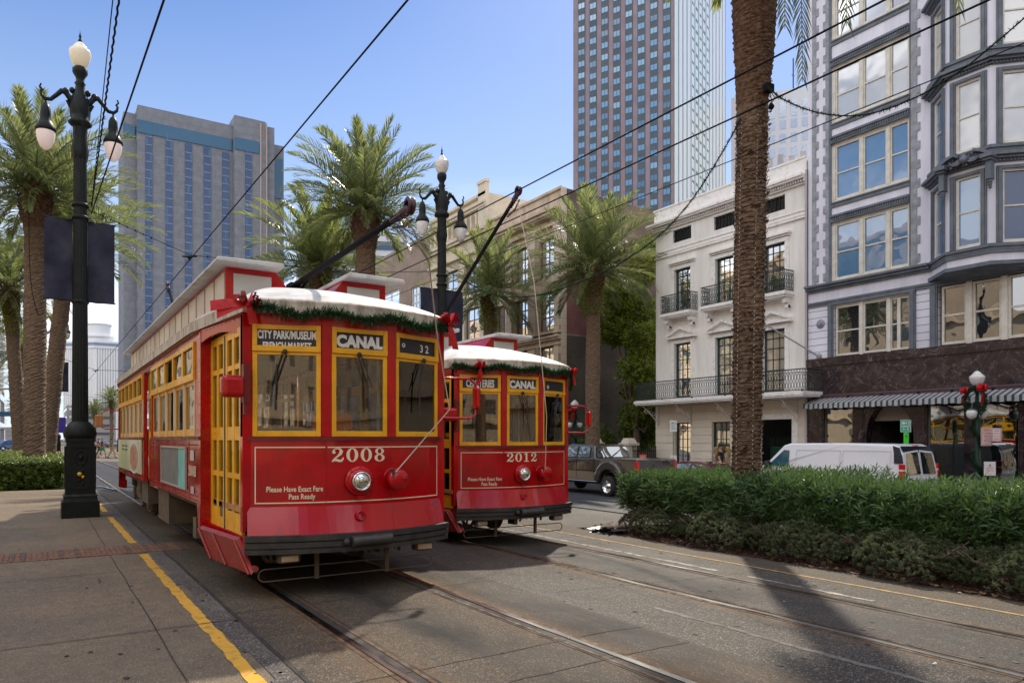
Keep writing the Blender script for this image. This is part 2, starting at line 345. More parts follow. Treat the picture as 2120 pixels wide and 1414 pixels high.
# joints
mb = MB()
def joint(u0, u1, t, w=.014, dz=.009, slope=0.0):
    n = 14; P = [(u0+(u1-u0)*i/n, t+slope*(u0+(u1-u0)*i/n)+random.uniform(-.012,.012)) for i in range(n+1)]
    for (a, ta), (b, tb) in zip(P, P[1:]):
        mb.quad((a, ta-w/2, gz(a)+dz), (b, tb-w/2, gz(b)+dz), (b, tb+w/2, gz(b)+dz), (a, ta+w/2, gz(a)+dz))
tt = 1.2
for t in (-2, .9, 3.1, 6.85, 10.2, 16.2, 19.5, 23): joint(-14, 1.55, t+.25, slope=.02)
for t in (-1.2, .6, 2.7, 4.15, 4.75, 7.3, 10.1, 13.0, 16.0, 19.0, 22): joint(1.58, 4.58, t, .010, slope=.04)
for t in (2.2, 6.4, 10.8, 15.0): joint(4.9, 8.9, t, .010, slope=.05)
for (u, w) in ((1.565, .035), (.86, .008)):
    P = [(u+random.uniform(-.008,.008), -18+i*.8) for i in range(56)]
    for (a, ta), (b, tb) in zip(P, P[1:]): mb.quad((a-w/2, ta, .009), (a+w/2, ta, .009), (b+w/2, tb, .009), (b-w/2, tb, .009))
struct(mb.build('paving_joints', M_crack))
# cracked grey edge strip beside the joint
mb = MB(); random.seed(8)
for k in range(46):
    t = -10 + k*.8; a = 1.36+random.uniform(-.04,.04)
    mb.quad((a, t, .006), (1.54, t, .006), (1.54, t+.8, .006), (a, t+.8, .006))
struct(mb.build('platform_edging', paving('edge_concrete', (.15,.13,.115), (.085,.075,.068), (.40,.36,.32), 90, blotch=.8)))

def wob_line(name, u, w, segs, m, label, cat, group=None, jag=.012, step=.12, dz=.005):
    mb = MB(); random.seed(int(u*100))
    for (t0, t1) in segs:
        n = max(2, int((t1-t0)/step)); P = []
        for i in range(n+1):
            t = t0+(t1-t0)*i/n; P.append((u-w/2+random.uniform(-jag,jag), u+w/2+random.uniform(-jag,jag), t))
        for (a, b, t), (c, d, s) in zip(P, P[1:]):
            mb.quad((a, t, gz(a)+dz), (b, t, gz(b)+dz), (d, s, gz(d)+dz), (c, s, gz(c)+dz))
    return mb
struct(wob_line('l', 1.27, .108, [(-3, 11.9), (13.25, 17.9), (19.3, 24.5)], M_yel_line, '', '').build('platform_yellow_line', M_yel_line))
struct(wob_line('l', 8.87, .075, [(-3, 40)], M_yel2, '', '', jag=.006).build('road_yellow_line', M_yel2))
struct(wob_line('l', 8.07, .09, [(7.1, 13.5), (4.8, 6.6), (14.5, 25)], M_white_line, '', '', jag=.03, dz=.004).build('road_white_line', M_white_line))
struct(wob_line('l', 5.35, .07, [(2.2, 5.6)], M_white_line, '', '', jag=.02, dz=.003).build('worn_white_stripe', mat('very_worn_paint', (.16,.145,.13), .8, col2=(.08,.07,.062), scale=10)))
# crossing stripes far off
mb = MB()
for t in (27.2, 31.5, 66, 70): mb.quad((-6, t, .006), (12, t, -.27), (12, t+.5, -.27), (-6, t+.5, .006))
struct(mb.build('crosswalk_lines', mat('crosswalk_paint', (.5,.48,.45), .8, var=.3)))

def rail(uc, side, label, t0=-20, t1=420):
    # side=+1: groove lies to the right of the rail head
    mb = MB(); g = gz(uc)
    for (a, b, dz0, dz1, mi) in ((-.032, .032, -.02, .012, 0), (-.075, -.034, -.02, .008, 1), (.034, .10, -.02, .0055, 2), (.102, .135, -.02, .010, 1), (.137, .165, -.02, .007, 2)):
        mb.mi = mi; a2, b2 = (uc+a*side, uc+b*side); mb.box(a2, b2, t0, t1, g+dz0, g+dz1)
    o = mb.build('tram_rail', [M_rail, M_rust, M_crack])
    return tag(o, label, 'rail', 'steel rails set in the street')
rail(2.17, 1, 'grooved steel rail nearest the platform, passing under the left wheels of tram 2008')
rail(3.77, -1, 'polished steel rail under the right wheels of tram 2008')
rail(6.20, 1, 'steel rail under the left wheels of tram 2012, middle of the road')
rail(7.74, -1, 'steel rail of the far track, nearest the hedge')

# turnout curve beyond the platform lamp
mb = MB()
P = []
for i in range(24):
    a = i/23*1.15; rr = 20
    P.append((2.17-rr*(1-math.cos(a)), 26+rr*math.sin(a), .004))
for (a, b) in zip(P, P[1:]):
    a = Vector(a); b = Vector(b); n = nrm(Vector((-(b-a).y, (b-a).x, 0)))*.05
    for o in (0, 1.6):
        k = nrm(n)*o
        mb.quad(a+n-k, a-n-k, b-n-k, b+n-k)
tag(mb.build('curved_rail', M_rail), 'pair of curved rails turning left across the street beyond the black lamp post', 'rail')

# right kerb, pavement, raised planting bed
mb = MB(); mb.box(24.1, 24.3, -60, 400, -.6, -.37); struct(mb.build('kerb', M_kerb))
mb = MB(); mb.box(24.3, 60, -60, 400, -.6, -.372); struct(mb.build('sidewalk', M_side))
struct(strip('carriageway', 13.4, 24.1, -60, 400, .002, M_asph))
# soil
M_mulch = mat('red_brown_mulch', (.085,.035,.02), .95, col2=(.03,.016,.011), scale=30, bump=1, bscale=60)
mb = MB(); mb.smooth = True
nu, nt = 14, 60; V = []
for j in range(nt+1):
    t = -8 + 20.6*j/nt
    for i in range(nu+1):
        u = 9.84 + 3.4*i/nu
        e = min(1, min(i, nu-i)/3.0) * min(1, (12.6-t)/1.0)
        V.append((u + (random.uniform(-.06,.06) if i in (0,) else 0), t, gz(u) + .008 + .10*max(0,e) + random.uniform(-.015,.015)*max(0,e)))
mb.add(V, [(j*(nu+1)+i, j*(nu+1)+i+1, (j+1)*(nu+1)+i+1, (j+1)*(nu+1)+i) for j in range(nt) for i in range(nu)])
struct(mb.build('planting_bed', M_mulch))
mb = MB(); random.seed(5)
for k in range(5200):       # chips and dry leaves
    u = 9.74+abs(random.gauss(0,.5)); t = random.uniform(-2, 12.4)
    if u > 12.6: continue
    z = gz(u)+.014+min(1,max(0,(u-9.84)/.7))*.10; a = random.uniform(0,6.28); l = random.uniform(.012,.05)
    d = Vector((math.cos(a), math.sin(a), random.uniform(-.3,.5)))*l; n = Vector((-math.sin(a), math.cos(a), .2))*l*.35; c = Vector((u,t,z)); mb.mi = random.choice((0,0,1,2))
    mb.quad(c-d-n, c+d-n, c+d+n, c-d+n)
tag(mb.build('mulch_litter', [M_mulch, mat('dry_leaf', (.25,.13,.06), .8), mat('dark_bark', (.05,.03,.02), .9)]), 'bark chips and dry leaves scattered along the foot of the right hedge', 'mulch', kind='stuff')

mb = MB(); random.seed(21)
for k in range(520):
    u = random.uniform(-5, 9.5); t = random.uniform(.5, 16); r = random.uniform(.008, .028)*(1 if u > 1.5 else .8); z = gz(u)+.006; n = 7
    mb.add([(u+r*random.uniform(.7,1.3)*math.cos(q*6.283/n), t+r*random.uniform(.8,1.8)*math.sin(q*6.283/n), z) for q in range(n)], [tuple(range(n))])
tag(mb.build('gum_spots', mat('old_gum_and_oil', (.04,.036,.033), .7, var=.4)), 'dark old gum and oil spots on the paving around the rails', 'gum spots', kind='stuff')
mb = MB(); random.seed(4)
for (u, t) in ((1.62,3.35),(1.72,2.9),(2.35,2.6),(1.66,4.6),(-.4,7.2),(2.02,3.9),(5.9,3.0),(7.0,5.2),(9.5,6.8),(9.6,4.6)):
    c = Vector((u, t, gz(u)+.012)); 
    for q in range(3): mb.add([c+Vector((random.uniform(-.03,.03), random.uniform(-.03,.03), random.uniform(0,.015))) for _ in range(3)], [(0,1,2)])
tag(mb.build('paper_scraps', mat('white_paper_scrap', (.6,.58,.55), .8)), 'small white paper scraps caught along the near rails', 'litter', kind='stuff')
# ---------------------------------------------------------------- lettering
def text2d(s, size=1, bold=0., xs=1., align='CENTER', spacing=1.):
    c = bpy.data.curves.new('txt', 'FONT'); c.body = s; c.size = size; c.offset = bold; c.align_x = align; c.fill_mode = 'FRONT'; c.resolution_u = 3; c.space_character = spacing
    o = bpy.data.objects.new('txt', c); COL.objects.link(o)
    dg = bpy.context.evaluated_depsgraph_get(); me = bpy.data.meshes.new_from_object(o.evaluated_get(dg))
    V = [(v.co.x*xs, v.co.y) for v in me.vertices]; Fc = [tuple(p.vertices) for p in me.polygons]
    bpy.data.objects.remove(o); bpy.data.curves.remove(c); bpy.data.meshes.remove(me)
    return V, Fc
def ringpoly(cx, cy, rx, ry, ix, iy, n=20, a0=0, a1=360):
    V = []; Fc = []; full = (a1-a0) >= 360; m = n if full else n+1
    for k in range(m):
        a = R(a0+(a1-a0)*k/n); V += [(cx+rx*math.cos(a), cy+ry*math.sin(a)), (cx+ix*math.cos(a), cy+iy*math.sin(a))]
    for k in range(n):
        j = (k+1) % m; Fc.append((2*k, 2*j, 2*j+1, 2*k+1))
    return V, Fc
def stroke2d(P, W):
    V = []; Fc = []
    for i, (x, y) in enumerate(P):
        x0, y0 = P[max(0,i-1)]; x1, y1 = P[min(len(P)-1,i+1)]; d = math.hypot(x1-x0, y1-y0) or 1; nx, ny = -(y1-y0)/d, (x1-x0)/d
        V += [(x+nx*W[i]/2, y+ny*W[i]/2), (x-nx*W[i]/2, y-ny*W[i]/2)]
    for i in range(len(P)-1): Fc.append((2*i, 2*i+1, 2*i+3, 2*i+2))
    return V, Fc
def digit(ch):
    if ch == '0': return [ringpoly(.5,.5,.44,.5,.19,.43)]
    if ch == '8': return [ringpoly(.5,.755,.36,.245,.15,.185), ringpoly(.5,.275,.42,.275,.18,.205)]
    if ch == '1': return [([(.36,.0),(.62,.0),(.62,1),(.40,1)][:4], [(0,1,2,3)]) if False else ([(.38,.04),(.62,.04),(.62,1),(.38,1)], [(0,1,2,3)]),
                          ([(.18,0),(.82,0),(.82,.09),(.18,.09)], [(0,1,2,3)]), ([(.14,.78),(.38,.82),(.38,1),(.28,.90)], [(0,1,2,3)])]
    if ch == '2':
        P = [(.20,.70),(.22,.84),(.34,.94),(.50,.965),(.68,.92),(.76,.76),(.70,.60),(.55,.45),(.38,.32),(.22,.18),(.14,.06)]
        W = [.16,.10,.07,.07,.14,.25,.22,.14,.10,.09,.08]
        b = [(.10,.02),(.24,.12),(.40,.16),(.58,.09),(.76,.09),(.88,.22),(.90,.34)]; bw = [.05,.13,.17,.18,.17,.12,.05]
        return [stroke2d(P, W), stroke2d(b, bw), ringpoly(.24,.70,.12,.11,.001,.001,12)]
def digits2d(s, size, w=1.0):
    V = []; Fc = []; n = len(s)
    for i, ch in enumerate(s):
        for (v, f) in digit(ch):
            k = len(V); V += [((x+ (i-n/2)*w)*size, y*size) for x, y in v]; Fc += [tuple(a+k for a in q) for q in f]
    return V, Fc
def put2d(mb, g, fn):             # map flat lettering onto a surface
    V, Fc = g; mb.add([fn(x, y) for x, y in V], Fc); return mb

# ---------------------------------------------------------------- tram
TL = 14.5
def fy(x): return .31*(x/1.134)**2 - .03
def chord(x):                     # the windows above the belt are three flat facets
    a = abs(x)
    return 0.0 if a <= .375 else .28*(a-.375)/(1.134-.375)
def facet_frame(k):               # k -1 left, 0 middle, 1 right: origin, along, outward
    if k == 0: return Vector((-.375,0,0)), Vector((.375,0,0))
    if k < 0: return Vector((-1.134,.28,0)), Vector((-.375,0,0))
    return Vector((.375,0,0)), Vector((1.134,.28,0))
def plan_outline(out=0.0, nfront=15):
    P = []
    for i in range(nfront):
        x = -1.134 + 2.268*i/(nfront-1); P.append(Vector((x*(1+out/1.134), fy(x)-out)))
    side = [Vector((1.30+out, 1.7)), Vector((1.33+out, 2.2))] + [Vector((1.33+out, 2.2+ (TL-4.4)*k/8)) for k in range(1, 9)]
    rear = [Vector((-p.x, TL-p.y)) for p in P]
    side2 = [Vector((-p.x, TL-p.y)) for p in side]
    return P + side + rear + side2
def curved_band(mb, z0, z1, o0, o1, x0=-1.134, x1=1.134, n=16, th=.03, fn=fy):
    V = []; 
    for i in range(n+1):
        x = x0+(x1-x0)*i/n; y = fn(x); nx = x*.18
        for (z, o) in ((z0, o0), (z1, o1)):
            V += [(x+nx*o, y-o, z), (x+nx*(o-th), y-o+th, z)]
    Fc = []
    for i in range(n):
        a = i*4; b = a+4
        Fc += [(a, b, b+2, a+2), (a+1, a+3, b+3, b+1), (a+2, b+2, b+3, a+3), (a, a+1, b+1, b)]
    Fc += [(0,2,3,1), (n*4, n*4+1, n*4+3, n*4+2)]
    o = mb.smooth; mb.smooth = False; mb.add(V, Fc); mb.smooth = o
def rivets(mb, pts, n, r=.011):
    n = nrm(Vector(n)); a = nrm(n.cross(Vector((.1,.2,.97)))); b = n.cross(a)
    for p in pts:
        p = Vector(p); V = [p + (a*math.cos(k*1.2566)+b*math.sin(k*1.2566))*r for k in range(5)]; V2 = [p + n*r*.7 + (a*math.cos(k*1.2566)+b*math.sin(k*1.2566))*r*.5 for k in range(5)]
        mb.add(V+V2, [(k, (k+1)%5, (k+1)%5+5, k+5) for k in range(5)] + [(5,6,7,8,9)])
def frange(a, b, s):
    n = max(1, int(abs(b-a)/s)); return [a+(b-a)*i/n for i in range(n+1)]

def make_tram(num, label, signs, hook, first=True):
    T = thing('tram', label, 'tram')
    # --- body shell: posts, letterboard, side sheets
    mb = MB()
    for s in (-1, 1):
        X = 1.33*s; Xi = 1.27*s
        y0, y1 = 1.8, TL-1.8
        for (a, b) in ((y0, 6.42), (7.55, y1)):
            mb.box(X, Xi, a, b, .88, 1.66)
        mb.box(X-.002*s, Xi, y0, y1, 2.90, 3.03)
        for (a, b) in ((y0, 2.20), (6.42, 6.56), (7.55, 7.72), (12.62, y1)):
            mb.box(X-.003*s, Xi, a, b, 1.66, 2.90)
        mb.box(X-.10*s, Xi-.08*s, 6.42, 7.55, .80, 1.0) # step well
        # rivet rows
        for (a, b) in ((y0+.05, 6.38), (7.6, y1-.05)):
            for z in (.91, .965, 1.60): rivets(mb, [(X, y, z) for y in frange(a, b, .075)], (s,0,0))
            for z in (1.02, 1.54): rivets(mb, [(X, y, z) for y in frange(a, b, .22)], (s,0,0))
            for y in (a+.02, b-.02, (a+b)/2): rivets(mb, [(X, y, z) for z in frange(1.0, 1.55, .07)], (s,0,0))
        rivets(mb, [(X, 1.86, z) for z in frange(1.7, 2.9, .13)], (s,0,0))
    for s in (-1, 1):
        for y in frange(2.6, 12.2, 1.2):
            if not (6.3 < y < 7.7): mb.box(1.331*s, 1.336*s, y, y+.03, .90, 1.64)
    body = mb.build('body_side', M_redside, T)
    # bulkhead corner posts each side of the doors and the sweep over them
    for fl in (0, 1):
        for s in (-1, 1):
            mb = MB()
            def Q(x, y, z): return (x*s, y if not fl else TL-y, z)
            V = [Q(1.334,1.785,.50), Q(1.19,1.785,.46), Q(1.19,1.92,.46), Q(1.334,1.92,.62), Q(1.334,1.785,3.02), Q(1.19,1.785,3.02), Q(1.19,1.92,3.02), Q(1.334,1.92,3.02)]
            mb.add(V, [(0,1,5,4),(3,2,1,0),(1,2,6,5),(2,3,7,6),(3,0,4,7),(4,5,6,7)])
            mb.add([Q(1.336,1.80,.88), Q(1.336,1.80,.50), Q(1.336,1.92,.62), Q(1.336,2.02,.88)], [(0,1,2,3)])
            rivets(mb, [Q(1.30,1.785,z) for z in frange(.55,2.85,.12)], (0,-1 if not fl else 1,0)); rivets(mb, [Q(1.22,1.785,z) for z in frange(.9,2.85,.12)], (0,-1 if not fl else 1,0))
            if s < 0 or True:
                for zz in (.55,.62,.69,.76,.83): rivets(mb, [Q(x,1.785,zz) for x in (1.215,1.25,1.28)], (0,-1 if not fl else 1,0))
            # sweep panel over door, arched lower edge
            n = 8; VV = []
            for i in range(n+1):
                k = i/n; x = 1.33+(1.145-1.33)*k; y = 1.8+(.27-1.8)*k; z = 2.80+.09*math.sin(math.pi*min(1,k*1.0+.12))
                VV += [Q(x,y,z), Q(x,y,3.03), Q(x-.03,y,z), Q(x-.03,y,3.03)]
            fs = []
            for i in range(n):
                a = 4*i; fs += [(a,a+4,a+5,a+1), (a+2,a+3,a+7,a+6), (a,a+2,a+6,a+4)]
            mb.add(VV, fs)
            if not fl: rivets(mb, [Q(1.33+(1.145-1.33)*k, 1.8-1.53*k, 2.97) for k in frange(.05,.95,.09)], (s,-.1,0))
            # sill below the door
            mb.add([Q(1.25,1.8,.46),Q(1.16,.30,.46),Q(1.10,.30,.46),Q(1.15,1.8,.46),Q(1.25,1.8,.66),Q(1.16,.30,.66),Q(1.10,.30,.66),Q(1.15,1.8,.66)], [(0,1,5,4),(1,2,6,5),(2,3,7,6),(3,0,4,7),(4,5,6,7),(3,2,1,0)])
            mb.build('door_frame', M_red, T)
    # belt rail
    mb = MB()
    for s in (-1, 1):
        for (a, b) in ((1.8, 6.42), (7.55, TL-1.8)): mb.box(1.355*s, 1.32*s, a, b, 1.66, 1.705)
    mb.build('belt_rail', M_reddk, T)
    # --- side windows
    for s in (-1, 1):
        X = 1.325*s
        for (a, b, n) in ((2.20, 6.42, 5), (7.72, 12.62, 6)):
            w = (b-a)/n
            for i in range(n):
                ya, yb = a+i*w, a+(i+1)*w; mb = MB(); e = .045
                # lower sash
                for (p, q, r0, r1) in ((ya,ya+e,1.71,2.42),(yb-e,yb,1.71,2.42),(ya+e,yb-e,1.71,1.80),(ya+e,yb-e,2.37,2.42)): mb.box(X-.02*s, X-.05*s, p, q, r0, r1)
                for (p, q, r0, r1) in ((ya,ya+.055,2.42,2.90),(yb-.055,yb,2.42,2.90),(ya+.055,yb-.055,2.42,2.51),(ya+.055,yb-.055,2.84,2.90)): mb.box(X+.025*s, X-.03*s, p, q, r0, r1)
                mb.mi = 1; mb.box(X+.012*s, X-.018*s, ya-.011, ya+.011, 1.66, 2.42)
                fr = mb.build('side_window', [M_yel, M_cream], T)
                gb = MB(); gb.box(X-.03*s, X-.036*s, ya+e, yb-e, 1.80, 2.37); gb.box(X+.0*s, X-.006*s, ya+.055, yb-.055, 2.51, 2.84)
                gb.build('pane', M_glass2, fr)
    # centre door, left and right
    for s in (-1, 1):
        mb = MB(); X = 1.25*s
        for (p, q, r0, r1) in ((6.56,6.64,.92,2.88),(7.47,7.55,.92,2.88),(6.64,7.47,2.80,2.88),(6.64,7.47,1.66,1.80),(7.02,7.08,1.80,2.80),(6.64,7.02,2.42,2.48),(7.08,7.47,2.42,2.48)): mb.box(X, X-.04*s, p, q, r0, r1)
        mb.mi = 1; mb.box(X-.002*s, X-.035*s, 6.64, 7.47, .92, 1.66)
        d = mb.build('centre_door', [M_yel, M_redside], T)
        gb = MB()
        for (p, q) in ((6.64,7.02),(7.08,7.47)):
            for (r0, r1) in ((1.80,2.42),(2.48,2.80)): gb.box(X-.015*s, X-.02*s, p, q, r0, r1)
        gb.build('pane', M_glass2, d)
    # --- roof
    prof = [(0, 3.00), (0, 3.13), (.03, 3.165), (.10, 3.235), (.20, 3.32), (.32, 3.40), (.48, 3.49), (.65, 3.56), (.82, 3.61), (1.0, 3.63)]
    O = plan_outline(.06, 19); n = len(O)
    mb = MB(); V = []; mid = TL/2
    for (f, z) in prof:
        for p in O:
            sp = Vector((0, min(max(p.y, 2.3), TL-2.3))); q = p.lerp(sp, f); V.append((q.x, q.y, z))
    mb.smooth = True
    Fc = []; sm = []
    for i in range(len(prof)-1):
        for k in range(n):
            k2 = (k+1) % n; Fc.append((i*n+k, i*n+k2, (i+1)*n+k2, (i+1)*n+k))
    mb.add(V, Fc)
    nb = n  # first band is the stained fascia
    mb.m = [1 if i < nb*2 else 0 for i in range(len(Fc))]
    mb.sm = [i >= nb for i in range(len(Fc))]
    mb.smooth = False; mb.mi = 1
    P2 = [(v[0]*.985, v[1]+(.02 if v[1] < mid else -.02), 3.002) for v in V[:n]]; mb.add(P2, [tuple(range(n))[::-1]])
    rp = [(O[k].x*1.002, O[k].y-.002, 3.03) for k in range(19)]
    mb.mi = 1
    for i in range(0, 60):
        x = -1.15+2.3*i/59; rivets(mb, [(x*1.055, fy(x)-.063, 3.11)], (0,-1,0), .007)
    for y in frange(1.2, 13, .09): rivets(mb, [(-1.392, y, 3.11)] if y > 2.2 else [], (-1,0,0), .007)
    roof = mb.build('roof', [M_roofw, M_roofe], T)
    # clerestory: two raised monitors with a well between them for the trolley poles
    cy0, cy1 = 1.75, TL-1.75
    for s in (-1, 1):
        mb = MB()
        V = []
        for y in (cy0, cy1):
            V += [(1.05*s, y, 3.22), (.22*s, y, 3.50), (.44*s, y, 3.79), (1.05*s, y, 3.79)]
        mb.add(V, [(0,1,2,3),(7,6,5,4),(0,4,5,1),(1,5,6,2),(2,6,7,3),(3,7,4,0)])
        rivets(mb, [(x*s, cy0, 3.755) for x in frange(.50,1.02,.08)], (0,-1,0), .008)
        rivets(mb, [(1.02*s, cy0, z) for z in frange(3.45,3.74,.07)], (0,-1,0), .008)
        cl = mb.build('clerestory', M_red, T)
        mb = MB(); mb.quad(*[( x*s, cy0-.004, z) for x, z in ((.96,3.46),(.50,3.46),(.50,3.72),(.96,3.72))]); mb.box(.95*s,.52*s,cy0-.012,cy0-.003,3.47,3.71); mb.build('front_panel', mat('painted_panel', (.62,.62,.60), .4), cl)
        npn = 17; w = (cy1-cy0)/npn
        for i in range(npn):
            mb = MB(); mb.box(1.062*s, 1.05*s, cy0+i*w+.045, cy0+(i+1)*w-.045, 3.36, 3.73); mb.build('clerestory_window', mat('cream_clerestory_pane', (.62,.56,.46), .35, var=.25, scale=.8), cl)
        mb = MB()
        V = []
        for y in (cy0-.30, cy1+.30):
            V += [(1.22*s, y, 3.79), (.42*s, y, 3.79), (.42*s, y, 3.85), (1.20*s, y, 3.84)]
        mb.add(V, [(0,1,2,3),(7,6,5,4),(0,4,5,1),(1,5,6,2),(2,6,7,3),(3,7,4,0)])
        mb.build('clerestory_roof', M_roofw, cl, bevel=.012)
    # --- trolley poles
    def pole(base, tip, hd=True):
        mb = MB(); b = Vector(base); t = Vector(tip); d = nrm(t-b)
        mb.tube([b, b.lerp(t,.5), t-d*.3, t-d*.12], [.042,.036,.032,.03], 10)
        mb.box(b.x-.20, b.x+.20, b.y-.35, b.y+.35, b.z-.16, b.z-.10); mb.box(b.x-.07, b.x+.07, b.y-.12, b.y+.12, b.z-.12, b.z+.03)
        for dx in (-.12,.12): mb.tube([(b.x+dx, b.y+.3*(-1 if d.y>0 else 1), b.z-.08), tuple(b+d*.5+Vector((dx*.3,0,-.02)))], .022, 6)
        p = mb.build('trolley_pole', M_wire, T)
        mb = MB(); up = Vector((0,0,1)); c = t
        for q in (.16,.10,.04): mb.ball(t-d*q+Vector((0,0,.0)), .05, 8, 6)
        mb.lathe([(.05,-.035),(.085,-.03),(.085,-.015),(.055,0),(.085,.015),(.085,.03),(.05,.035)], 14, t+Vector((0,0,.03)), axis='x')
        for q in range(5): mb.tube([t-d*(.12+q*.05)+Vector((.05,0,0)), t-d*(.15+q*.05)+Vector((-.05,0,-.03))], .018, 6)
        mb.tube([t-d*.5+Vector((.05,0,-.04)), t-d*.25+Vector((.07,0,-.09)), t-d*.05+Vector((.05,0,-.08))], .014, 6)
        mb.build('trolley_head', mat('pole_head_iron', (.08,.045,.06), .45, .5), p)
        return p
    if hook:
        tip = (0.0, -1.3, 3.87); pole((0, 2.5, 3.80), tip); pole((0, 11.4, 3.92), (0, 14.4, 5.88))
    else:
        tip = (0.1, .27, 6.13); pole((0, 3.55, 3.92), tip); pole((0, 11.4, 3.92), (0, 8.6, 4.0))
    # --- front: dash, skirt, belt, posts
    mb = MB(); curved_band(mb, .955, 1.665, 0, 0, n=24)
    for x in (-.377, .377): mb.tube([(x, fy(x)-.002, .97), (x, fy(x)-.002, 1.66)], .0035, 4)
    rivets(mb, [(x*1.0, fy(x), .975) for x in frange(-1.1,1.1,.075)], (0,-1,0), .006)
    dash = mb.build('dash_panel', M_red, T)
    mb = MB(); curved_band(mb, .665, .955, .085, .004, n=24)
    for x in (-.377, .377): mb.tube([(x, fy(x)-.086, .67), (x, fy(x)-.006, .95)], .0035, 4)
    mb.tube([(-.02+.045*math.cos(a), -.07-.03*(1), .84+.05*math.sin(a)) for a in frange(0,6.28,.5)], .012, 6)
    mb.build('skirt', M_skirt, T)
    mb = MB(); curved_band(mb, 1.66, 1.70, .025, .025, n=24); mb.build('front_belt', M_reddk, T)
    # pinstripe frame
    mb = MB()
    for (a, b, c, d) in ((-1.06,-.385,1.58,1.592),(-.36,1.075,1.58,1.592),(-1.06,1.075,.990,1.002)): curved_band(mb, c, d, .004, .004, a, b, 20, .003)
    for x in (-1.066, 1.075): curved_band(mb, .990, 1.592, .004, .004, x, x+.010, 1, .003)
    mb.build('pinstripe', M_cream, dash)
    def onfront(x, z, o=.0035): return (x, fy(x)-o, z)
    mb = MB(); put2d(mb, digits2d(num, .152, 1.06), lambda x, y: onfront(x+.0-.01, y+1.425, .006)); mb.build('fleet_number', M_cream, dash)
    mb = MB()
    for (s, xc, z, xs) in (('Please Have Exact Fare', -.685, 1.095, .74), ('Pass Ready', -.62, 1.015, .74)):
        put2d(mb, text2d(s, .080, .0012, xs), lambda x, y: onfront(x+xc, y+z+.02, .004))
    mb.build('fare_notice', M_cream, dash)
    # headlight
    mb = MB(); hx, hz = -.02, 1.215
    mb.lathe([(.0,.0),(.165,.0),(.165,-.03),(.15,-.05),(.135,-.05)], 24, (hx, fy(hx)-.0, hz), axis='y')
    mb.lathe([(.135,-.05),(.125,-.075),(.10,-.085),(.10,-.06)], 24, (hx, fy(hx), hz), axis='y')
    mb.prism([(hx-.05,hz-.16),(hx+.05,hz-.16),(hx+.02,hz-.205),(hx-.02,hz-.205)], -.08, -.02)
    for k in range(8): rivets(mb, [(hx+.15*math.cos(k*.785), fy(hx)-.05, hz+.15*math.sin(k*.785))], (0,-1,0), .01)
    hl = mb.build('headlight', M_red, T)
    mb = MB(); mb.lathe([(.105,-.07),(.105,-.10),(.092,-.105),(.085,-.085)], 24, (hx, fy(hx), hz), axis='y'); mb.build('chrome_rim', M_chrome, hl)
    mb = MB(); mb.lathe([(.088,-.085),(.07,-.105),(.04,-.118),(.001,-.122)], 24, (hx, fy(hx), hz), axis='y')
    mb.mi = 1
    for k in range(-3, 4): mb.tube([(hx+k*.022, fy(hx)-.122+abs(k)*.004, hz-.07+abs(k)*.008), (hx+k*.022, fy(hx)-.122+abs(k)*.004, hz+.07-abs(k)*.008)], .003, 4)
    mb.build('lens', [mat('mirror_lens', (.75,.78,.8), .05, 1), M_chrome], hl)
    # trolley-rope catcher
    rx, rz = .40, 1.225
    mb = MB(); mb.lathe([(.0,.0),(.13,0),(.13,-.02),(.115,-.03),(.115,-.05),(.12,-.05),(.12,-.16),(.112,-.175),(.08,-.192),(.03,-.2),(.001,-.2)], 22, (rx, fy(rx), rz), axis='y')
    mb.ball((rx+.05, fy(rx)-.195, rz+.01), .012, 6, 4)
    rt = mb.build('rope_catcher', M_red, T)
    mb = MB(); mb.box(rx-.085, rx-.06, fy(rx)-.19, fy(rx)-.12, rz+.0, rz+.115); mb.build('rope_slot', M_black, rt)
    # rope
    mb = MB()
    if hook: pts = [(rx-.05, fy(rx)-.19, rz+.08), (1.06, -.12, 2.02), (.85, -.2, 2.9), (.35, -1.0, 3.5), (0, -1.22, 3.82)]
    else: pts = [(rx-.03, fy(rx)-.17, rz+.10), (.30, -.30, 2.2), (.18, -.1, 4.5), (.1, .3, 6.0)]
    mb.tube(pts, .008, 5); mb.build('trolley_rope', M_rope, T)
    # posts and fascia
    mb = MB()
    for x in (-1.134, -.375, .375, 1.134):
        w = .052; y = chord(x); mb.box(x-w, x+w, y-.02, y+.07, 1.70, 2.98)
    for s in (-1, 1): mb.box(1.10*s, 1.186*s, .262, .36, .70, 3.0)
    curved_band(mb, 2.88, 3.03, .012, .012, n=24)
    mb.build('front_post', M_red, T)
    # front windows
    for k in (-1, 0, 1):
        a, b = facet_frame(k); A = nrm(b-a); Nn = Vector((A.y, -A.x, 0)); L = (b-a).length; e0 = .055
        def Pt(s, d, z): return a + A*s + Nn*d + Vector((0,0,z))
        def bx(m, s0, s1, d0, d1, z0, z1):
            m.hexa([Pt(s0,d1,z0),Pt(s1,d1,z0),Pt(s1,d0,z0),Pt(s0,d0,z0)], [Pt(s0,d1,z1),Pt(s1,d1,z1),Pt(s1,d0,z1),Pt(s0,d0,z1)])
        mb = MB(); s0, s1 = e0, L-e0; f = .05
        bx(mb, s0, s0+f, -.01, .022, 1.70, 2.60); bx(mb, s1-f, s1, -.01, .022, 1.70, 2.60); bx(mb, s0+f, s1-f, -.01, .022, 1.70, 1.76); bx(mb, s0+f, s1-f, -.01, .022, 2.565, 2.60)
        bx(mb, s0, s1, -.01, .040, 2.60, 2.662); bx(mb, s0, s0+f, -.01, .036, 2.662, 2.885); bx(mb, s1-f, s1, -.01, .036, 2.662, 2.885); bx(mb, s0+f, s1-f, -.01, .036, 2.832, 2.885)
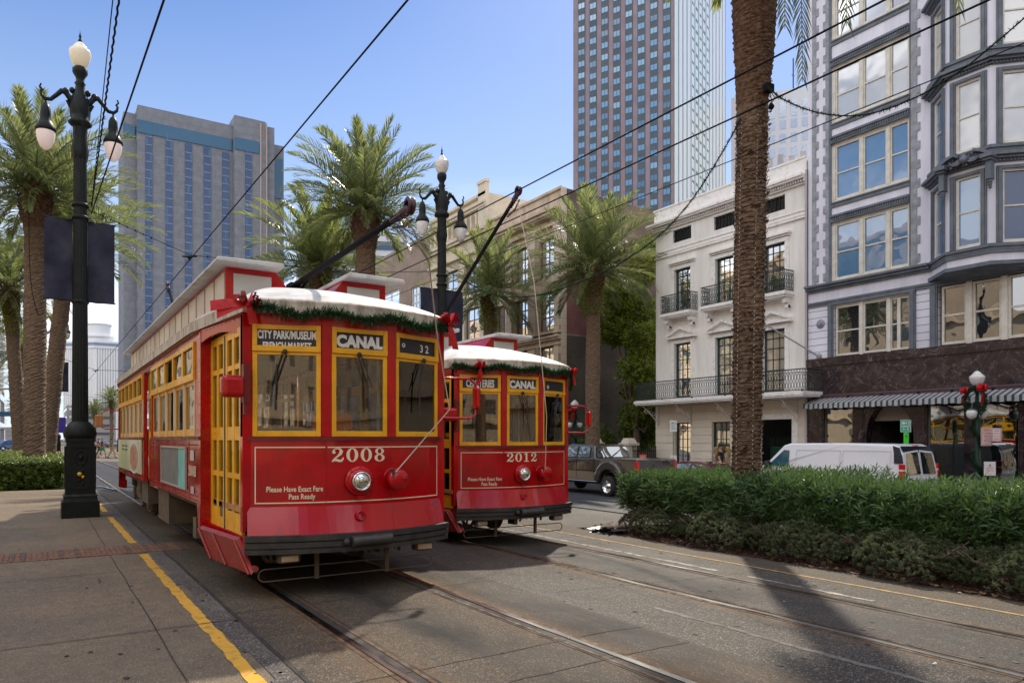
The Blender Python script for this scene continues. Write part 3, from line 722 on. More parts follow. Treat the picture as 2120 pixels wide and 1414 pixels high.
        wf = mb.build('front_window', M_yel, T, bevel=.004, seg=1)
        gb = MB(); bx(gb, s0+f, s1-f, .0, .005, 1.76, 2.565); gb.build('windscreen', M_glass, wf)
        gb = MB(); bx(gb, s0+f, s1-f, .004, .012, 2.662, 2.832); sg = gb.build('destination_sign', M_sign if k else M_sign, wf)
        tb = MB(); c = (s0+s1)/2
        for (txt, size, dx, dz, bold, xs) in signs[k+1]:
            put2d(tb, text2d(txt, size, bold, xs), lambda x, y: Pt(c+dx+x, .0145, 2.662+dz+y))
        tb.build('sign_lettering', M_letter, sg)
        # wiper
        wb = MB(); pv = Pt(c+(-.02 if k < 1 else .08), .05, 2.60); sgn = (-1, 1, -1)[k+1]
        e1 = pv + A*(.12*sgn) + Nn*.02 + Vector((0,0,-.36)); wb.tube([pv+A*.02, e1+A*.02], .007, 5); wb.tube([pv-A*.02, e1-A*.02], .007, 5); wb.ball(pv, .028, 8, 6)
        wb.tube([e1+Vector((0,0,.22))+A*.0-A*.04*sgn, e1-Vector((0,0,.26))-A*.02*sgn], .009, 5)
        wb.build('wiper', M_black, T)
    # bumper (anti-climber) with three ribs, coupler cover
    mb = MB()
    for (z0, z1, o) in ((.470,.520,.13),(.535,.590,.14),(.605,.665,.15)): curved_band(mb, z0, z1, o, o, -1.16, 1.16, 24, .12)
    curved_band(mb, .475, .66, .11, .12, -1.155, 1.155, 24, .10)
    bp = mb.build('bumper', M_black, T)
    mb = MB(); mb.tube([(-.16,-.20,.575),(.29,-.20,.585)], .062, 14); mb.ball((-.215,-.19,.575), .042, 10, 8); mb.build('coupler', M_black, bp)
    # fog lights
    for x in (-.74, .86):
        mb = MB(); mb.box(x-.12, x+.12, fy(x)-.02, fy(x)+.12, .355, .462); l = mb.build('fog_lamp', M_under, T, bevel=.03)
        mb = MB(); mb.box(x-.09, x+.09, fy(x)-.032, fy(x)-.018, .375, .442); mb.build('lens', mat('amber_lens', (.62,.50,.36), .15), l, bevel=.012)
    # lifeguard wire
    mb = MB(); z0, z1, yy = .17, .30, .18; pts = []
    for a in frange(90, 270, 22): pts.append((-.98+.065*math.cos(R(a)), yy, (z0+z1)/2+.065*math.sin(R(a))))
    for a in frange(-90, 90, 22): pts.append((.92+.065*math.cos(R(a)), yy, (z0+z1)/2+.065*math.sin(R(a))))
    pts.append(pts[0]); mb.tube(pts, .008, 6)
    for x in (-.42, .40): mb.box(x-.022, x+.022, yy-.01, yy+.03, .15, .50)
    mb.build('lifeguard', M_under, T)
    # folded step board beside the door
    for s in (-1,):
        mb = MB(); V = [(1.36*s,1.75,.60),(1.22*s,.38,.60),(1.18*s,.40,.63),(1.32*s,1.77,.63)]; W = [(1.27*s,1.45,.27),(1.13*s,.12,.27),(1.10*s,.14,.30),(1.24*s,1.47,.30)]
        mb.add(W+V, [(0,1,5,4),(1,2,6,5),(2,3,7,6),(3,0,4,7),(4,5,6,7),(3,2,1,0)])
        for k in (0.02, .42, .97):
            a = Vector(V[0]).lerp(Vector(V[1]), k); b = Vector(W[0]).lerp(Vector(W[1]), k); mb.tube([a+Vector((-.012,0,0)), b+Vector((-.012,0,0))], .018, 4)
        mb.tube([(-1.2,1.4,.32),(-1.08,.15,.32)], .035, 8)
        mb.build('step_board', mat('scuffed_red_paint', (.36,.02,.02), .45, col2=(.22,.05,.04), scale=8), T)
    # doors
    for s in (-1, 1):
        for fl in ((0, 1) if s < 0 else (0,)):
            A0 = Vector((-1.205, 1.79, 0)) if s < 0 else Vector((1.205, 1.79, 0)); A1 = Vector((-1.165, .34, 0)) if s < 0 else Vector((1.165, .34, 0))
            if fl: A0 = Vector((-1.205, TL-1.79, 0)); A1 = Vector((-1.165, TL-.34, 0))
            A = nrm(A1-A0); Nn = Vector((A.y, -A.x, 0)); Nn = Nn if Nn.x*s > 0 else -Nn; L = (A1-A0).length
            for q in (0, 1):
                a0 = q*(L/2)+.01; a1 = (q+1)*(L/2)-.01
                def Pt(u, d, z): return A0 + A*u + Nn*d + Vector((0,0,z))
                def bx(m, u0, u1, d0, d1, z0, z1): m.hexa([Pt(u0,d1,z0),Pt(u1,d1,z0),Pt(u1,d0,z0),Pt(u0,d0,z0)], [Pt(u0,d1,z1),Pt(u1,d1,z1),Pt(u1,d0,z1),Pt(u0,d0,z1)])
                w = a1-a0; st = .085; mc = (a0+a1)/2; mb = MB(); gb = MB()
                top = 2.87
                for (u0, u1) in ((a0,a0+st),(a1-st,a1),(mc-.045,mc+.045)): bx(mb, u0, u1, -.03, .012, .655, top)
                for (z0, z1) in ((.655,.875),(1.24,1.30),(1.66,1.81),(2.43,2.49),(2.775,top)):
                    bx(mb, a0+st, mc-.045, -.03, .008, z0, z1); bx(mb, mc+.045, a1-st, -.03, .008, z0, z1)
                for z in frange(.9,2.8,.2): rivets(mb, [Pt(mc,.012,z), Pt(a0+.03,.012,z), Pt(a1-.03,.012,z)], Nn, .006)
                d = mb.build('door', M_yel, T, bevel=.003, seg=1)
                bx(gb, a0+st, a1-st, -.018, -.014, .875, 2.775); gb.build('pane', M_glass2, d)
            mb = MB(); 
            def Pt(u, d, z): return A0 + A*u + Nn*d + Vector((0,0,z))
            mb.hexa([Pt(L/2-.01,.02,.62),Pt(L/2+.01,.02,.62),Pt(L/2+.01,-.03,.62),Pt(L/2-.01,-.03,.62)],[Pt(L/2-.01,.02,2.85),Pt(L/2+.01,.02,2.85),Pt(L/2+.01,-.03,2.85),Pt(L/2-.01,-.03,2.85)])
            mb.build('door_seal', M_black, T)
    # mirrors
    mb = MB()
    mb.box(-1.42, -1.19, .10, .26, 2.10, 2.33); ml = mb.build('wing_mirror', M_red, T, bevel=.05, seg=3)
    mb = MB(); mb.box(-1.20, -1.14, .15, .24, 2.05, 2.45); mb.box(-1.19, -1.15, .17, .22, 1.93, 2.08); mb.build('bracket', M_reddk, ml)
    mb = MB(); mb.tube([(1.17,.25,2.42),(1.52,.22,2.42),(1.60,.20,2.35),(1.60,.20,1.98),(1.52,.22,1.93),(1.17,.25,1.93)], .016, 7); mr = mb.build('mirror_bracket', M_red, T)
    mb = MB(); mb.box(1.56, 1.63, .12, .24, 2.05, 2.32); mb.build('wing_mirror', M_red, mr, bevel=.03, seg=2)
    mb = MB(); mb.tube([(-1.17,TL-.25,2.42),(-1.50,TL-.22,2.42),(-1.60,TL-.2,2.35),(-1.60,TL-.2,1.98),(-1.5,TL-.22,1.93),(-1.17,TL-.25,1.93)], .016, 7); mr = mb.build('mirror_bracket', M_red, T)
    mb = MB(); mb.box(-1.76, -1.57, TL-.26, TL-.16, 1.98, 2.30); mb.build('wing_mirror', M_wood, mr, bevel=.02)
    # underframe, trucks
    mb = MB(); mb.box(-1.2, 1.2, 1.2, TL-1.2, .78, .95); mb.box(-.9, .9, .25, 1.3, .45, .8); mb.box(-.9, .9, TL-1.3, TL-.25, .45, .8)
    mb.box(-.62,.62,.1,.3,.44,.62)
    for x in (-1.0,): mb.tube([(x,.35,.5),(x+.1,.4,.36),(x+.22,.4,.34),(x+.3,.4,.46)], .03, 6)
    for x in (-.9,-.55,.2,.62,1.0): mb.tube([(x,.3,.52),(x+random.uniform(-.05,.05),.32,.36)], .02, 5)
    for k in range(7): mb.tube([(-.1+k*.09,.22,.46),(-.08+k*.1,.2,.40),(0+k*.1,.22,.44)], .006, 4)
    for (a, b, z) in ((5.2,6.4,.30),(7.9,8.9,.42)): mb.box(-1.22, -.75, a, b, z, .86); mb.box(.75, 1.22, a, b, z, .86)
    mb.box(-.7,.7,3.4,11,.5,.8)
    mb.build('underframe', M_under, T)
    for yc in (3.1, TL-3.1):
        for s in (-1, 1):
            mb = MB(); X = .96*s
            mb.box(X-.05, X+.05, yc-1.15, yc+1.15, .36, .50); mb.box(X-.06, X+.06, yc-.35, yc+.35, .30, .72)
            for dy in (-.8, .8): mb.box(X-.09, X+.09, yc+dy-.13, yc+dy+.13, .22, .52)
            mb.tube([(X, yc-.25, .34), (X, yc-.25, .66)], .07, 10); mb.tube([(X, yc+.25, .34), (X, yc+.25, .66)], .07, 10)
            mb.tube([(X*1.12, yc-1.3, .22),(X*1.12, yc-1.1, .30),(X*1.12, yc-.9,.60)], .03, 6); mb.box(X-.03, X+.05, yc-1.42, yc-1.18, .12, .40)
            tr = mb.build('truck_frame', M_brake, T)
            for dy in (-.8, .8):
                wb = MB(); wb.lathe([(.0,-.05),(.20,-.05),(.24,-.06),(.33,-.06),(.33,.03),(.36,.03),(.36,.055),(.0,.055)], 22, (.80*s, yc+dy, .335), axis='x'); wb.build('wheel', M_brake, tr)
    # left-side notices
    Xs = -1.337
    def sidepanel(nm, ya, yb, z0, z1, m, par=body, o=0.0):
        b = MB(); b.box(Xs-o, Xs-o-.012, ya, yb, z0, z1); return b.build(nm, m, par)
    # advertising frame, grey and teal halves
    ya, yb = 2.73, 5.05
    fr = MB(); 
    for (p, q, r0, r1) in ((ya,yb,1.0,1.025),(ya,yb,1.545,1.57),(ya,ya+.03,1.025,1.545),(yb-.03,yb,1.025,1.545)): fr.box(Xs, Xs-.025, p, q, r0, r1)
    ad = fr.build('advert_frame', mat('aluminium_frame', (.5,.5,.48), .4, .6), body)
    b = MB(); b.box(Xs, Xs-.010, ya+.03, ya+.66, 1.025, 1.545); b.build('advert_panel', mat('teal_panel', (.16,.50,.46), .5, var=.2), ad)
    b = MB(); b.box(Xs, Xs-.010, ya+.66, yb-.03, 1.025, 1.545); b.build('advert_panel', mat('bare_grey_panel', (.17,.17,.165), .6, var=.2), ad)
    b = MB(); put2d(b, digits2d(num, .14, 1.0), lambda x, y: (Xs-.004, 2.32-x, 1.20+y)); b.build('fleet_number', M_cream, body)
    b = MB(); b.box(Xs, Xs-.004, 2.20, 2.48, 1.40, 1.53); b.box(Xs, Xs-.004, 2.20, 2.42, .98, 1.07); b.build('paper_notice', mat('scuffed_sticker', (.55,.5,.48), .6, var=.3), body)
    if hook:
        b = MB(); b.box(Xs-.0, Xs-.02, 7.75, 12.5, 1.0, 1.655); po = b.build('food_poster', mat('pale_poster', (.72,.68,.52), .35, col2=(.42,.52,.25), scale=.9), body)
        b = MB(); b.mi = 0
        def E(rx, ry, o, seg=26): return [(Xs-.021-o, 9.0+rx*math.cos(2*math.pi*k/seg), 1.30+ry*math.sin(2*math.pi*k/seg)) for k in range(seg)]
        for q, (rx, ry) in enumerate(((.95,.33),(.82,.28),(.70,.24))): b.mi = q; b.add(E(rx, ry, .002*(q+1)), [tuple(range(26))[::-1]])
        b.build('bowl_picture', [mat('plate_rim', (.75,.73,.7), .4), mat('plate_dark', (.45,.38,.33), .4), mat('stew_red', (.34,.10,.05), .5, col2=(.62,.42,.28), scale=7)], po)
        b = MB(); [b.box(Xs-.0205, Xs-.024, y0, y0+.5, z0, z0+.04) for y0 in (10.3, 11.0) for z0 in (1.42, 1.50)]; b.build('poster_print', mat('green_print', (.06,.16,.06), .6), po)
    # interior
    mb = MB(); mb.box(-1.2, 1.2, .3, TL-.3, .90, .96); mb.mi = 1; mb.box(-1.24, 1.24, 1.9, TL-1.9, 2.96, 2.99); mb.build('interior_floor', [M_wood, mat('ceiling_paint', (.80,.76,.66), .6)], T)
    for y in frange(2.6, 11.8, .84):
        for s in (-1, 1):
            if 6.2 < y < 7.8: continue
            mb = MB(); mb.box(.30*s, 1.18*s, y, y+.42, 1.32, 1.38); mb.box(.30*s, 1.18*s, y+.40, y+.45, 1.38, 1.86); mb.box(.33*s, .37*s, y+.1, y+.14, .96, 1.32); mb.build('seat', M_wood, T)
    mb = MB()
    for s in (-1, 1):
        for (a, b) in ((1.95, 6.4), (7.6, TL-1.95)): mb.box(1.255*s, 1.25*s, a, b, .96, 1.69)
    mb.build('side_lining', mat('cream_lining', (.62,.50,.30), .6), T)
    for y in (2.0,):
        mb = MB()
        for (a, b) in ((-1.2,-.42),(.42,1.2)): mb.box(a, b, y, y+.04, .96, 1.7)
        for x in (-1.2,-.84,-.44,.40,.80,1.16): mb.box(x, x+.05, y, y+.05, 1.7, 2.9)
        mb.box(-1.2, 1.2, y, y+.05, 2.72, 2.95); mb.build('bulkhead', mat('interior_yellow_wood', (.75,.48,.10), .4, var=.3), T)
    mb = MB(); mb.box(-.5, -.15, .35, .6, .96, 1.62); mb.box(.3,.6,.4,.65,.96,1.72); mb.tube([(-.8,.5,.96),(-.8,.5,2.9)], .02, 8); mb.tube([(.05,.8,.96),(.05,.8,2.9)], .018, 8); mb.build('driver_console', M_dkint, T)
    mb = MB(); mb.tube([(.72,1.2,2.95),(.72,1.2,.96)], .02, 8); mb.box(.82,.88,.5,.9,1.5,2.6); mb.build('handrail', mat('grey_curtain', (.60,.62,.56), .7), T)
    return T
S1 = [[('CITY PARK/MUSEUM', .118, 0, .078, .0045, .56), ('FRENCH MARKET', .105, 0, -.035, .004, .60)],
      [('CANAL', .170, 0, .022, .0105, .95)],
      [('3 2', .125, .12, .035, .002, .95), ('o', .10, -.22, .07, .002, 1)]]
S2 = [[('CEMETERIES', .170, .0, .02, .006, .52)],
      [('CANAL', .170, 0, .022, .0105, .95)],
      [('o', .12, -.18, .04, .004, 1)]]
tram1 = make_tram('2008', 'nearest red streetcar numbered 2008, yellow doors and window frames, pole tied down over its front', S1, True)
tram1.location = (2.97, 7.70, .012)
tram2 = make_tram('2012', 'red streetcar numbered 2012 on the far track, its raised pole touching the wire', S2, False)
tram2.location = (6.95, 10.43, -.128)

# garlands and bows hung on the tram fronts
def garland_curve(mb, P, r=.05, dens=130, ln=.07):
    P = [Vector(p) for p in P]
    for a, b in zip(P, P[1:]):
        L = (b-a).length; d = nrm(b-a)
        for k in range(int(L*dens*3)):
            c = a.lerp(b, random.random()); v = nrm(Vector((random.gauss(0,1), random.gauss(0,1), random.gauss(0,1)))); c = c + v*random.random()*r*.7
            l = ln*random.uniform(.5,1.1); v = nrm(v+d*random.uniform(-.8,.8)); w = nrm(v.cross(Vector((random.random(),random.random(),1))))*l*.13
            mb.add([c-w, c+w, c+v*l], [(0,1,2)])
def bow(mb, c, s=1., tails=((-.25,-.02,-.28),(.05,-.03,-.36)), seed=0):
    c = Vector(c); random.seed(seed)
    for sg in (-1, 1):
        for k in range(3):
            base = c + Vector((0,-.02*k,0)); out = Vector((sg*(.13-.03*k)*s, -.04, (.05+.035*k)*s)); w = .05*s
            pts = [base, base+out*.6+Vector((0,0,.05*s)), base+out, base+out*.6-Vector((0,0,.05*s)), base]
            for a, b in zip(pts, pts[1:]): mb.quad(a+Vector((0,-w,0)), b+Vector((0,-w,0)), b+Vector((0,w,.01)), a+Vector((0,w,.01)))
    mb.ball(c+Vector((0,-.05,0)), .035*s, 8, 6)
    for tl in tails:
        tl = Vector(tl)*s; w = Vector((.045*s, .01, .0)) if abs(tl.z) > abs(tl.x)*.8 else Vector((0,.01,.05*s))
        p = [c+Vector((0,-.05,0)), c+tl*.5+Vector((0,-.03,.02)), c+tl]
        mb.quad(p[0]-w*.4, p[0]+w*.4, p[1]+w, p[1]-w); mb.quad(p[1]-w, p[1]+w, p[2]+w*1.1, p[2]-w*1.1)
for (T, nm, k) in ((tram1, '2008', 0), (tram2, '2012', 1)):
    L = T.location; random.seed(40+k); mb = MB(); P = []
    for i in range(41):
        x = -1.08+2.26*i/40 if k == 0 else -1.22+2.44*i/40
        P.append((L.x+x*1.04, L.y+fy(x)-.12, L.z+2.99-.03*math.cos(x*9+k) + (.03 if k == 0 and x < -.7 else 0)))
    if k: P.append((L.x+1.42, L.y+.5, L.z+2.75))
    garland_curve(mb, P, .068, 420, .068)
    tag(mb.build('garland', M_garl), 'green Christmas garland swagged under the front roof edge of the %s tram' % ('nearest' if k == 0 else 'farther'), 'garland', 'garlands on the trams')
    for j, (x, tails, where) in enumerate(((-1.17 if k == 0 else -.86, ((-.36,-.03,-.05),(-.30,-.03,-.12),(.06,-.03,-.18)) if k == 0 else ((-.08,-.03,-.42),(.03,-.03,-.34)), 'left'), (1.17, ((.06,-.03,-.22),(.10,-.02,-.30)), 'right'))):
        mb = MB(); mb.smooth = False; bow(mb, (L.x+x, L.y+fy(x)-.16, L.z+(3.06 if k == 0 else 3.0)), 1.0 if k == 0 else .72, tails, seed=j+7*k)
        tag(mb.build('ribbon_bow', M_bow), 'red velvet bow at the %s end of the garland on the %s tram' % (where, 'nearest' if k == 0 else 'farther'), 'bow', 'red bows on the trams')
# ---------------------------------------------------------------- buildings
class Face:
    def __init__(s, O, A, N): s.O = Vector(O); s.A = Vector(A); s.N = Vector(N)
    def P(s, a, d, z): v = s.O + s.A*a + s.N*d; return (v.x, v.y, s.O.z + z)
    def box(s, mb, a0, a1, d0, d1, z0, z1):
        return mb.hexa([s.P(a0,d1,z0),s.P(a1,d1,z0),s.P(a1,d0,z0),s.P(a0,d0,z0)], [s.P(a0,d1,z1),s.P(a1,d1,z1),s.P(a1,d0,z1),s.P(a0,d0,z1)])
    def wall(s, mb, a0, a1, z0, z1, ops, rev=.2, d=0):
        xs = sorted(set([a0, a1] + [v for o in ops for v in o[:2] if a0 < v < a1])); zs = sorted(set([z0, z1] + [v for o in ops for v in o[2:4] if z0 < v < z1]))
        for x0, x1 in zip(xs, xs[1:]):
            for y0, y1 in zip(zs, zs[1:]):
                cx, cz = (x0+x1)/2, (y0+y1)/2
                if any(o[0] < cx < o[1] and o[2] < cz < o[3] for o in ops): continue
                mb.quad(s.P(x0,d,y0), s.P(x1,d,y0), s.P(x1,d,y1), s.P(x0,d,y1))
        for (p, q, r, t) in ops:
            for (A, B) in (((p,r),(q,r)),((q,r),(q,t)),((q,t),(p,t)),((p,t),(p,r))):
                mb.quad(s.P(A[0],d,A[1]), s.P(B[0],d,B[1]), s.P(B[0],d-rev,B[1]), s.P(A[0],d-rev,A[1]))
def opaque_pane(name, c, refl=.3, bump=True):
    return glassmat(name, refl=refl, opacity=1.0, dark=c)
P_blind = opaque_pane('pane_with_white_blind', (.60,.60,.58), .14)
P_blue = opaque_pane('pane_sky_reflection_blue', (.09,.21,.40), .12)  # blue of the reflected sky painted into the pane colour
P_dark = opaque_pane('pane_dark_room', (.02,.025,.03), .22)
P_navy = opaque_pane('pane_navy', (.02,.05,.15), .02)
P_curt = opaque_pane('pane_cream_curtain', (.40,.35,.28), .05)
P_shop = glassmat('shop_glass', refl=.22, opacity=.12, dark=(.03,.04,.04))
def window(Fc, parent, a0, a1, z0, z1, fm, pm, d=-.12, fw=.07, cols=1, rows=(.5,), mw=.035, name='window', extra=None):
    mb = MB(); mb2 = MB(); h = z1-z0; w = a1-a0
    Fc.box(mb, a0, a0+fw, d, d+.07, z0, z1); Fc.box(mb, a1-fw, a1, d, d+.07, z0, z1); Fc.box(mb, a0+fw, a1-fw, d, d+.07, z0, z0+fw*1.2); Fc.box(mb, a0+fw, a1-fw, d, d+.07, z1-fw, z1)
    for r in rows: Fc.box(mb, a0+fw, a1-fw, d, d+.05, z0+h*r-mw/2, z0+h*r+mw/2)
    for c in range(1, cols):
        x = a0+fw+(w-2*fw)*c/cols; Fc.box(mb, x-mw*.4, x+mw*.4, d, d+.045, z0+fw*1.2, z1-fw)
    o = mb.build(name, fm, parent); mb2.quad(Fc.P(a0+fw, d+.015, z0+fw), Fc.P(a1-fw, d+.015, z0+fw), Fc.P(a1-fw, d+.015, z1-fw), Fc.P(a0+fw, d+.015, z1-fw)); mb2.build('pane', pm, o)
    return o
def panel(mb, Fc, a0, a1, d, z0, z1): mb.quad(Fc.P(a0,d,z0), Fc.P(a1,d,z0), Fc.P(a1,d,z1), Fc.P(a0,d,z1))
WU = 26.0; SW = -.37
FR = Face((WU,0,0), (0,1,0), (-1,0,0))
def T26(x, u=WU): return tU(x, u)

# ===== lavender-grey corner building with oriel
M_lav = mat('lavender_stucco', (.78,.77,.86), .75, col2=(.64,.63,.72), scale=1.1, stretch=(2,2,.25), bump=.15, bscale=8)
M_lavb = brickmat('lavender_boarded_wall', (.78,.77,.86), (.74,.73,.82), (.16,.16,.20), 'YZ', 6.0, .27, .15, .012)
M_slate = mat('slate_blue_trim', (.135,.155,.185), .55, var=.25, scale=3)
M_quoin = mat('grey_quoin_stone', (.32,.33,.37), .75, var=.3, scale=4)
M_frame = mat('cream_window_paint', (.70,.66,.58), .5, var=.15)
def marble():
    m = bpy.data.materials.new('purple_marble'); m.use_nodes = True; N = m.node_tree.nodes; L = m.node_tree.links; b = N['Principled BSDF']; b.inputs['Roughness'].default_value = .18
    tc = N.new('ShaderNodeTexCoord'); n = N.new('ShaderNodeTexNoise'); n.inputs['Scale'].default_value = 2.2; n.inputs['Detail'].default_value = 9; n.inputs['Distortion'].default_value = 1.2; L.new(tc.outputs['Object'], n.inputs[0])
    r = N.new('ShaderNodeValToRGB'); e = r.color_ramp.elements; e[0].position = .30; e[0].color = (.016,.010,.013,1); e[1].position = .72; e[1].color = (.075,.055,.062,1)
    v = e.new(.52); v.color = (.034,.021,.026,1); v = e.new(.60); v.color = (.046,.032,.037,1); L.new(n.outputs[0], r.inputs[0])
    n2 = N.new('ShaderNodeTexNoise'); n2.inputs['Scale'].default_value = .9; n2.inputs['Detail'].default_value = 6; n2.inputs['Distortion'].default_value = 2.5; L.new(tc.outputs['Object'], n2.inputs[0])
    s = N.new('ShaderNodeMath'); s.operation = 'SUBTRACT'; s.inputs[1].default_value = .5; L.new(n2.outputs[0], s.inputs[0]); a = N.new('ShaderNodeMath'); a.operation = 'ABSOLUTE'; L.new(s.outputs[0], a.inputs[0])
    mr = N.new('ShaderNodeMapRange'); mr.inputs[1].default_value = 0; mr.inputs[2].default_value = .008; mr.inputs[3].default_value = .6; mr.inputs[4].default_value = 0; L.new(a.outputs[0], mr.inputs[0])
    mx = N.new('ShaderNodeMix'); mx.data_type = 'RGBA'; L.new(mr.outputs[0], mx.inputs[0]); L.new(r.outputs[0], mx.inputs[6]); mx.inputs[7].default_value = (.30,.27,.28,1); L.new(mx.outputs[2], b.inputs['Base Color'])
    return m
M_marble = marble()
tL = T26(1673); tB0 = T26(1722); tB1 = T26(1884); tO = T26(1928)
G = thing('corner_building', 'lavender stucco building with slate trim and oriel above a purple marble shopfront', 'building', (WU, tL, 0))
rowsz = [(-1, 7.80, 10.10), (0, 10.88, 13.16), (1, 13.95, 16.16), (2, 17.18, 19.4), (3, 20.2, 22.4)]
ops = [(tB1, tB0, z0, z1) for _, z0, z1 in rowsz]
eO = 6.2
tE0, tE1 = T26(1884), T26(1726)
tF = [T26(x) for x in (1942, 2006, 2079, 2160)]
opsE = [(tE0, tE1, 4.86, 6.90), (tF[3], tF[0], 4.86, 6.95)]
ops_all = ops + opsE
mb = MB(); FR.wall(mb, 2.0, tL, 7.1, 24.0, ops + [], .22)
FR.wall(mb, 2.0, tL, 6.95+.1, 7.1, [], .2)
mb.quad((WU, tL, SW), (WU+20, tL, SW), (WU+20, tL, 24), (WU, tL, 24)); mb.quad((WU, 2, 24), (WU+20, 2, 24), (WU+20, tL, 24), (WU, tL, 24)); mb.quad((WU, 2, SW), (WU+20, 2, SW), (WU+20, 2, 24), (WU, 2, 24)); mb.quad((WU+20, 2, SW), (WU+20, tL, SW), (WU+20, tL, 24), (WU+20, 2, 24))
mb.build('wall', M_lav, G)
mb = MB(); FR.wall(mb, 2.0, tL, 4.55, 7.05, opsE, .22); mb.build('boarded_wall', M_lavb, G)
mb = MB()   # window head dark surround in the triple bays is slate
for z0, z1 in [(z0, z1) for _, z0, z1 in rowsz]:
    FR.box(mb, tB1, tB0+.0, .0, .05, z0-.20, z0); FR.box(mb, tB1, tB0, .0, .09, z0-.06, z0-.01)
    FR.box(mb, tB1, tB0, .0, .16, z1+.18, z1+.26); FR.box(mb, tB1, tB0, .0, .09, z1+.0, z1+.18)
    n = int((tB0-tB1)/.09)
    for i in range(n): FR.box(mb, tB1+i*.09, tB1+i*.09+.045, .09, .125, z1+.06, z1+.17)
for (a, b) in ((tB0, tB0+.10), (tB1-.02, tB1)):
    FR.box(mb, a, b, .002, .05, 7.8, 24)
mb.build('window_band', M_slate, G)
# big ledge over the first floor and architrave
mb = MB()
for (z0, z1, d) in ((7.50,7.58,.10),(7.58,7.68,.20),(7.68,7.76,.30),(7.02,7.10,.10),(6.92,7.02,.06)):
    FR.box(mb, tO if z0 > 7.2 else 2.0, tL+.0, 0.001, d, z0, z1)
for (z0, z1) in ((4.86, 6.95),):
    for (a, b) in ((tE0-.22, tE0), (tE1, tE1+.22), (tF[0], tF[0]+.25)): FR.box(mb, a, b, 0.001, .07, z0, z1); FR.box(mb, a+.05, b-.05, .07, .10, z0, z1)
FR.box(mb, tE0-.22, tE1+.22, 0.002, .085, 6.88, 7.0)
mb.build('ledge', M_slate, G)
# quoins
for (x0, x1, side) in ((1682, 1690, -1), (1710, 1720, 1), (1886, 1899, -1)):
    a1, a0 = T26(x0), T26(x1); mb = MB(); FR.box(mb, a0, a1, .001, .035, 7.78, 24)
    z = 7.9; k = 0
    while z < 23.8:
        w = .11
        if side < 0: FR.box(mb, a0-w, a0, .001, .033, z, z+.30)
        else: FR.box(mb, a1, a1+w, .001, .033, z, z+.30)
        z += .66; k += 1
    mb.build('quoin', M_quoin, G)
# triple windows
pan = {-1: [P_blue]*3, 0: [P_blue]*3, 1: [P_blind]*3, 2: [P_navy]*3, 3: [P_blue]*3}
cut = [T26(x) for x in (1884, 1837.5, 1782, 1725)]
for k, z0, z1 in rowsz:
    mb = MB(); FR.box(mb, tB1, tB0, -.15, -.06, z1-.10, z1); mb.build('window_head', M_frame, G); mb = MB(); FR.box(mb, tB1, tB0, -.15, -.04, z0, z0+.10); mb.build('window_sill', M_frame, G)
    for c in cut: mb = MB(); FR.box(mb, c-.07, c+.07, -.15, -.03, z0+.1, z1-.1); mb.build('mullion', M_frame, G)
    for i in range(3):
        window(FR, G, cut[i]+.07, cut[i+1]-.07, z0+.10, z1-.10, M_frame, pan[k][i], -.14, .05, rows=(.49,), mw=.05)
# first floor windows, left bay and under the oriel
cutE = [T26(x) for x in (1884, 1839, 1782, 1726)]
for i in range(3):
    if i == 0:
        m_ = (cutE[0]+cutE[1]+.1)/2
        window(FR, G, cutE[0]+.02, m_, 4.90, 6.80, M_frame, P_dark, -.14, .06, rows=(.5,), mw=.05); window(FR, G, m_, cutE[1]-.03, 4.90, 6.80, M_frame, P_dark, -.14, .06, rows=(.5,), mw=.05)
    else: window(FR, G, cutE[i]+.05, cutE[i+1]-.05, 4.90, 6.82, M_frame, P_dark, -.14, .07, rows=(.5,), mw=.05)
for c in cutE[1:3]: mb = MB(); FR.box(mb, c-.06, c+.06, -.15, -.02, 4.86, 6.9); mb.build('mullion', M_frame, G)
mb = MB(); FR.box(mb, cutE[0], cutE[3], -.15, -.03, 6.82, 6.9); mb.build('window_frame', M_frame, G)
for c in tF[1:3]: mb = MB(); FR.box(mb, c-.09, c+.09, -.15, -.01, 4.86, 6.95); mb.build('mullion', M_frame, G)
for i in range(3): window(FR, G, tF[i+1]+.09, tF[i]-.09, 4.90, 6.90, M_frame, P_dark, -.14, .08, rows=(.5,), mw=.06)
mb = MB(); mb.lathe([(.0,.10),(.05,.10),(.10,.08),(.11,.04),(.16,.05),(.19,.0)], 18, (0,0,0), axis='x')
mb.xf(Matrix.Translation((WU, T26(1699), zAt(671, WU, T26(1699)))) @ Matrix.Scale(-1, 4, (1,0,0))); mb.build('roundel', M_quoin, G)
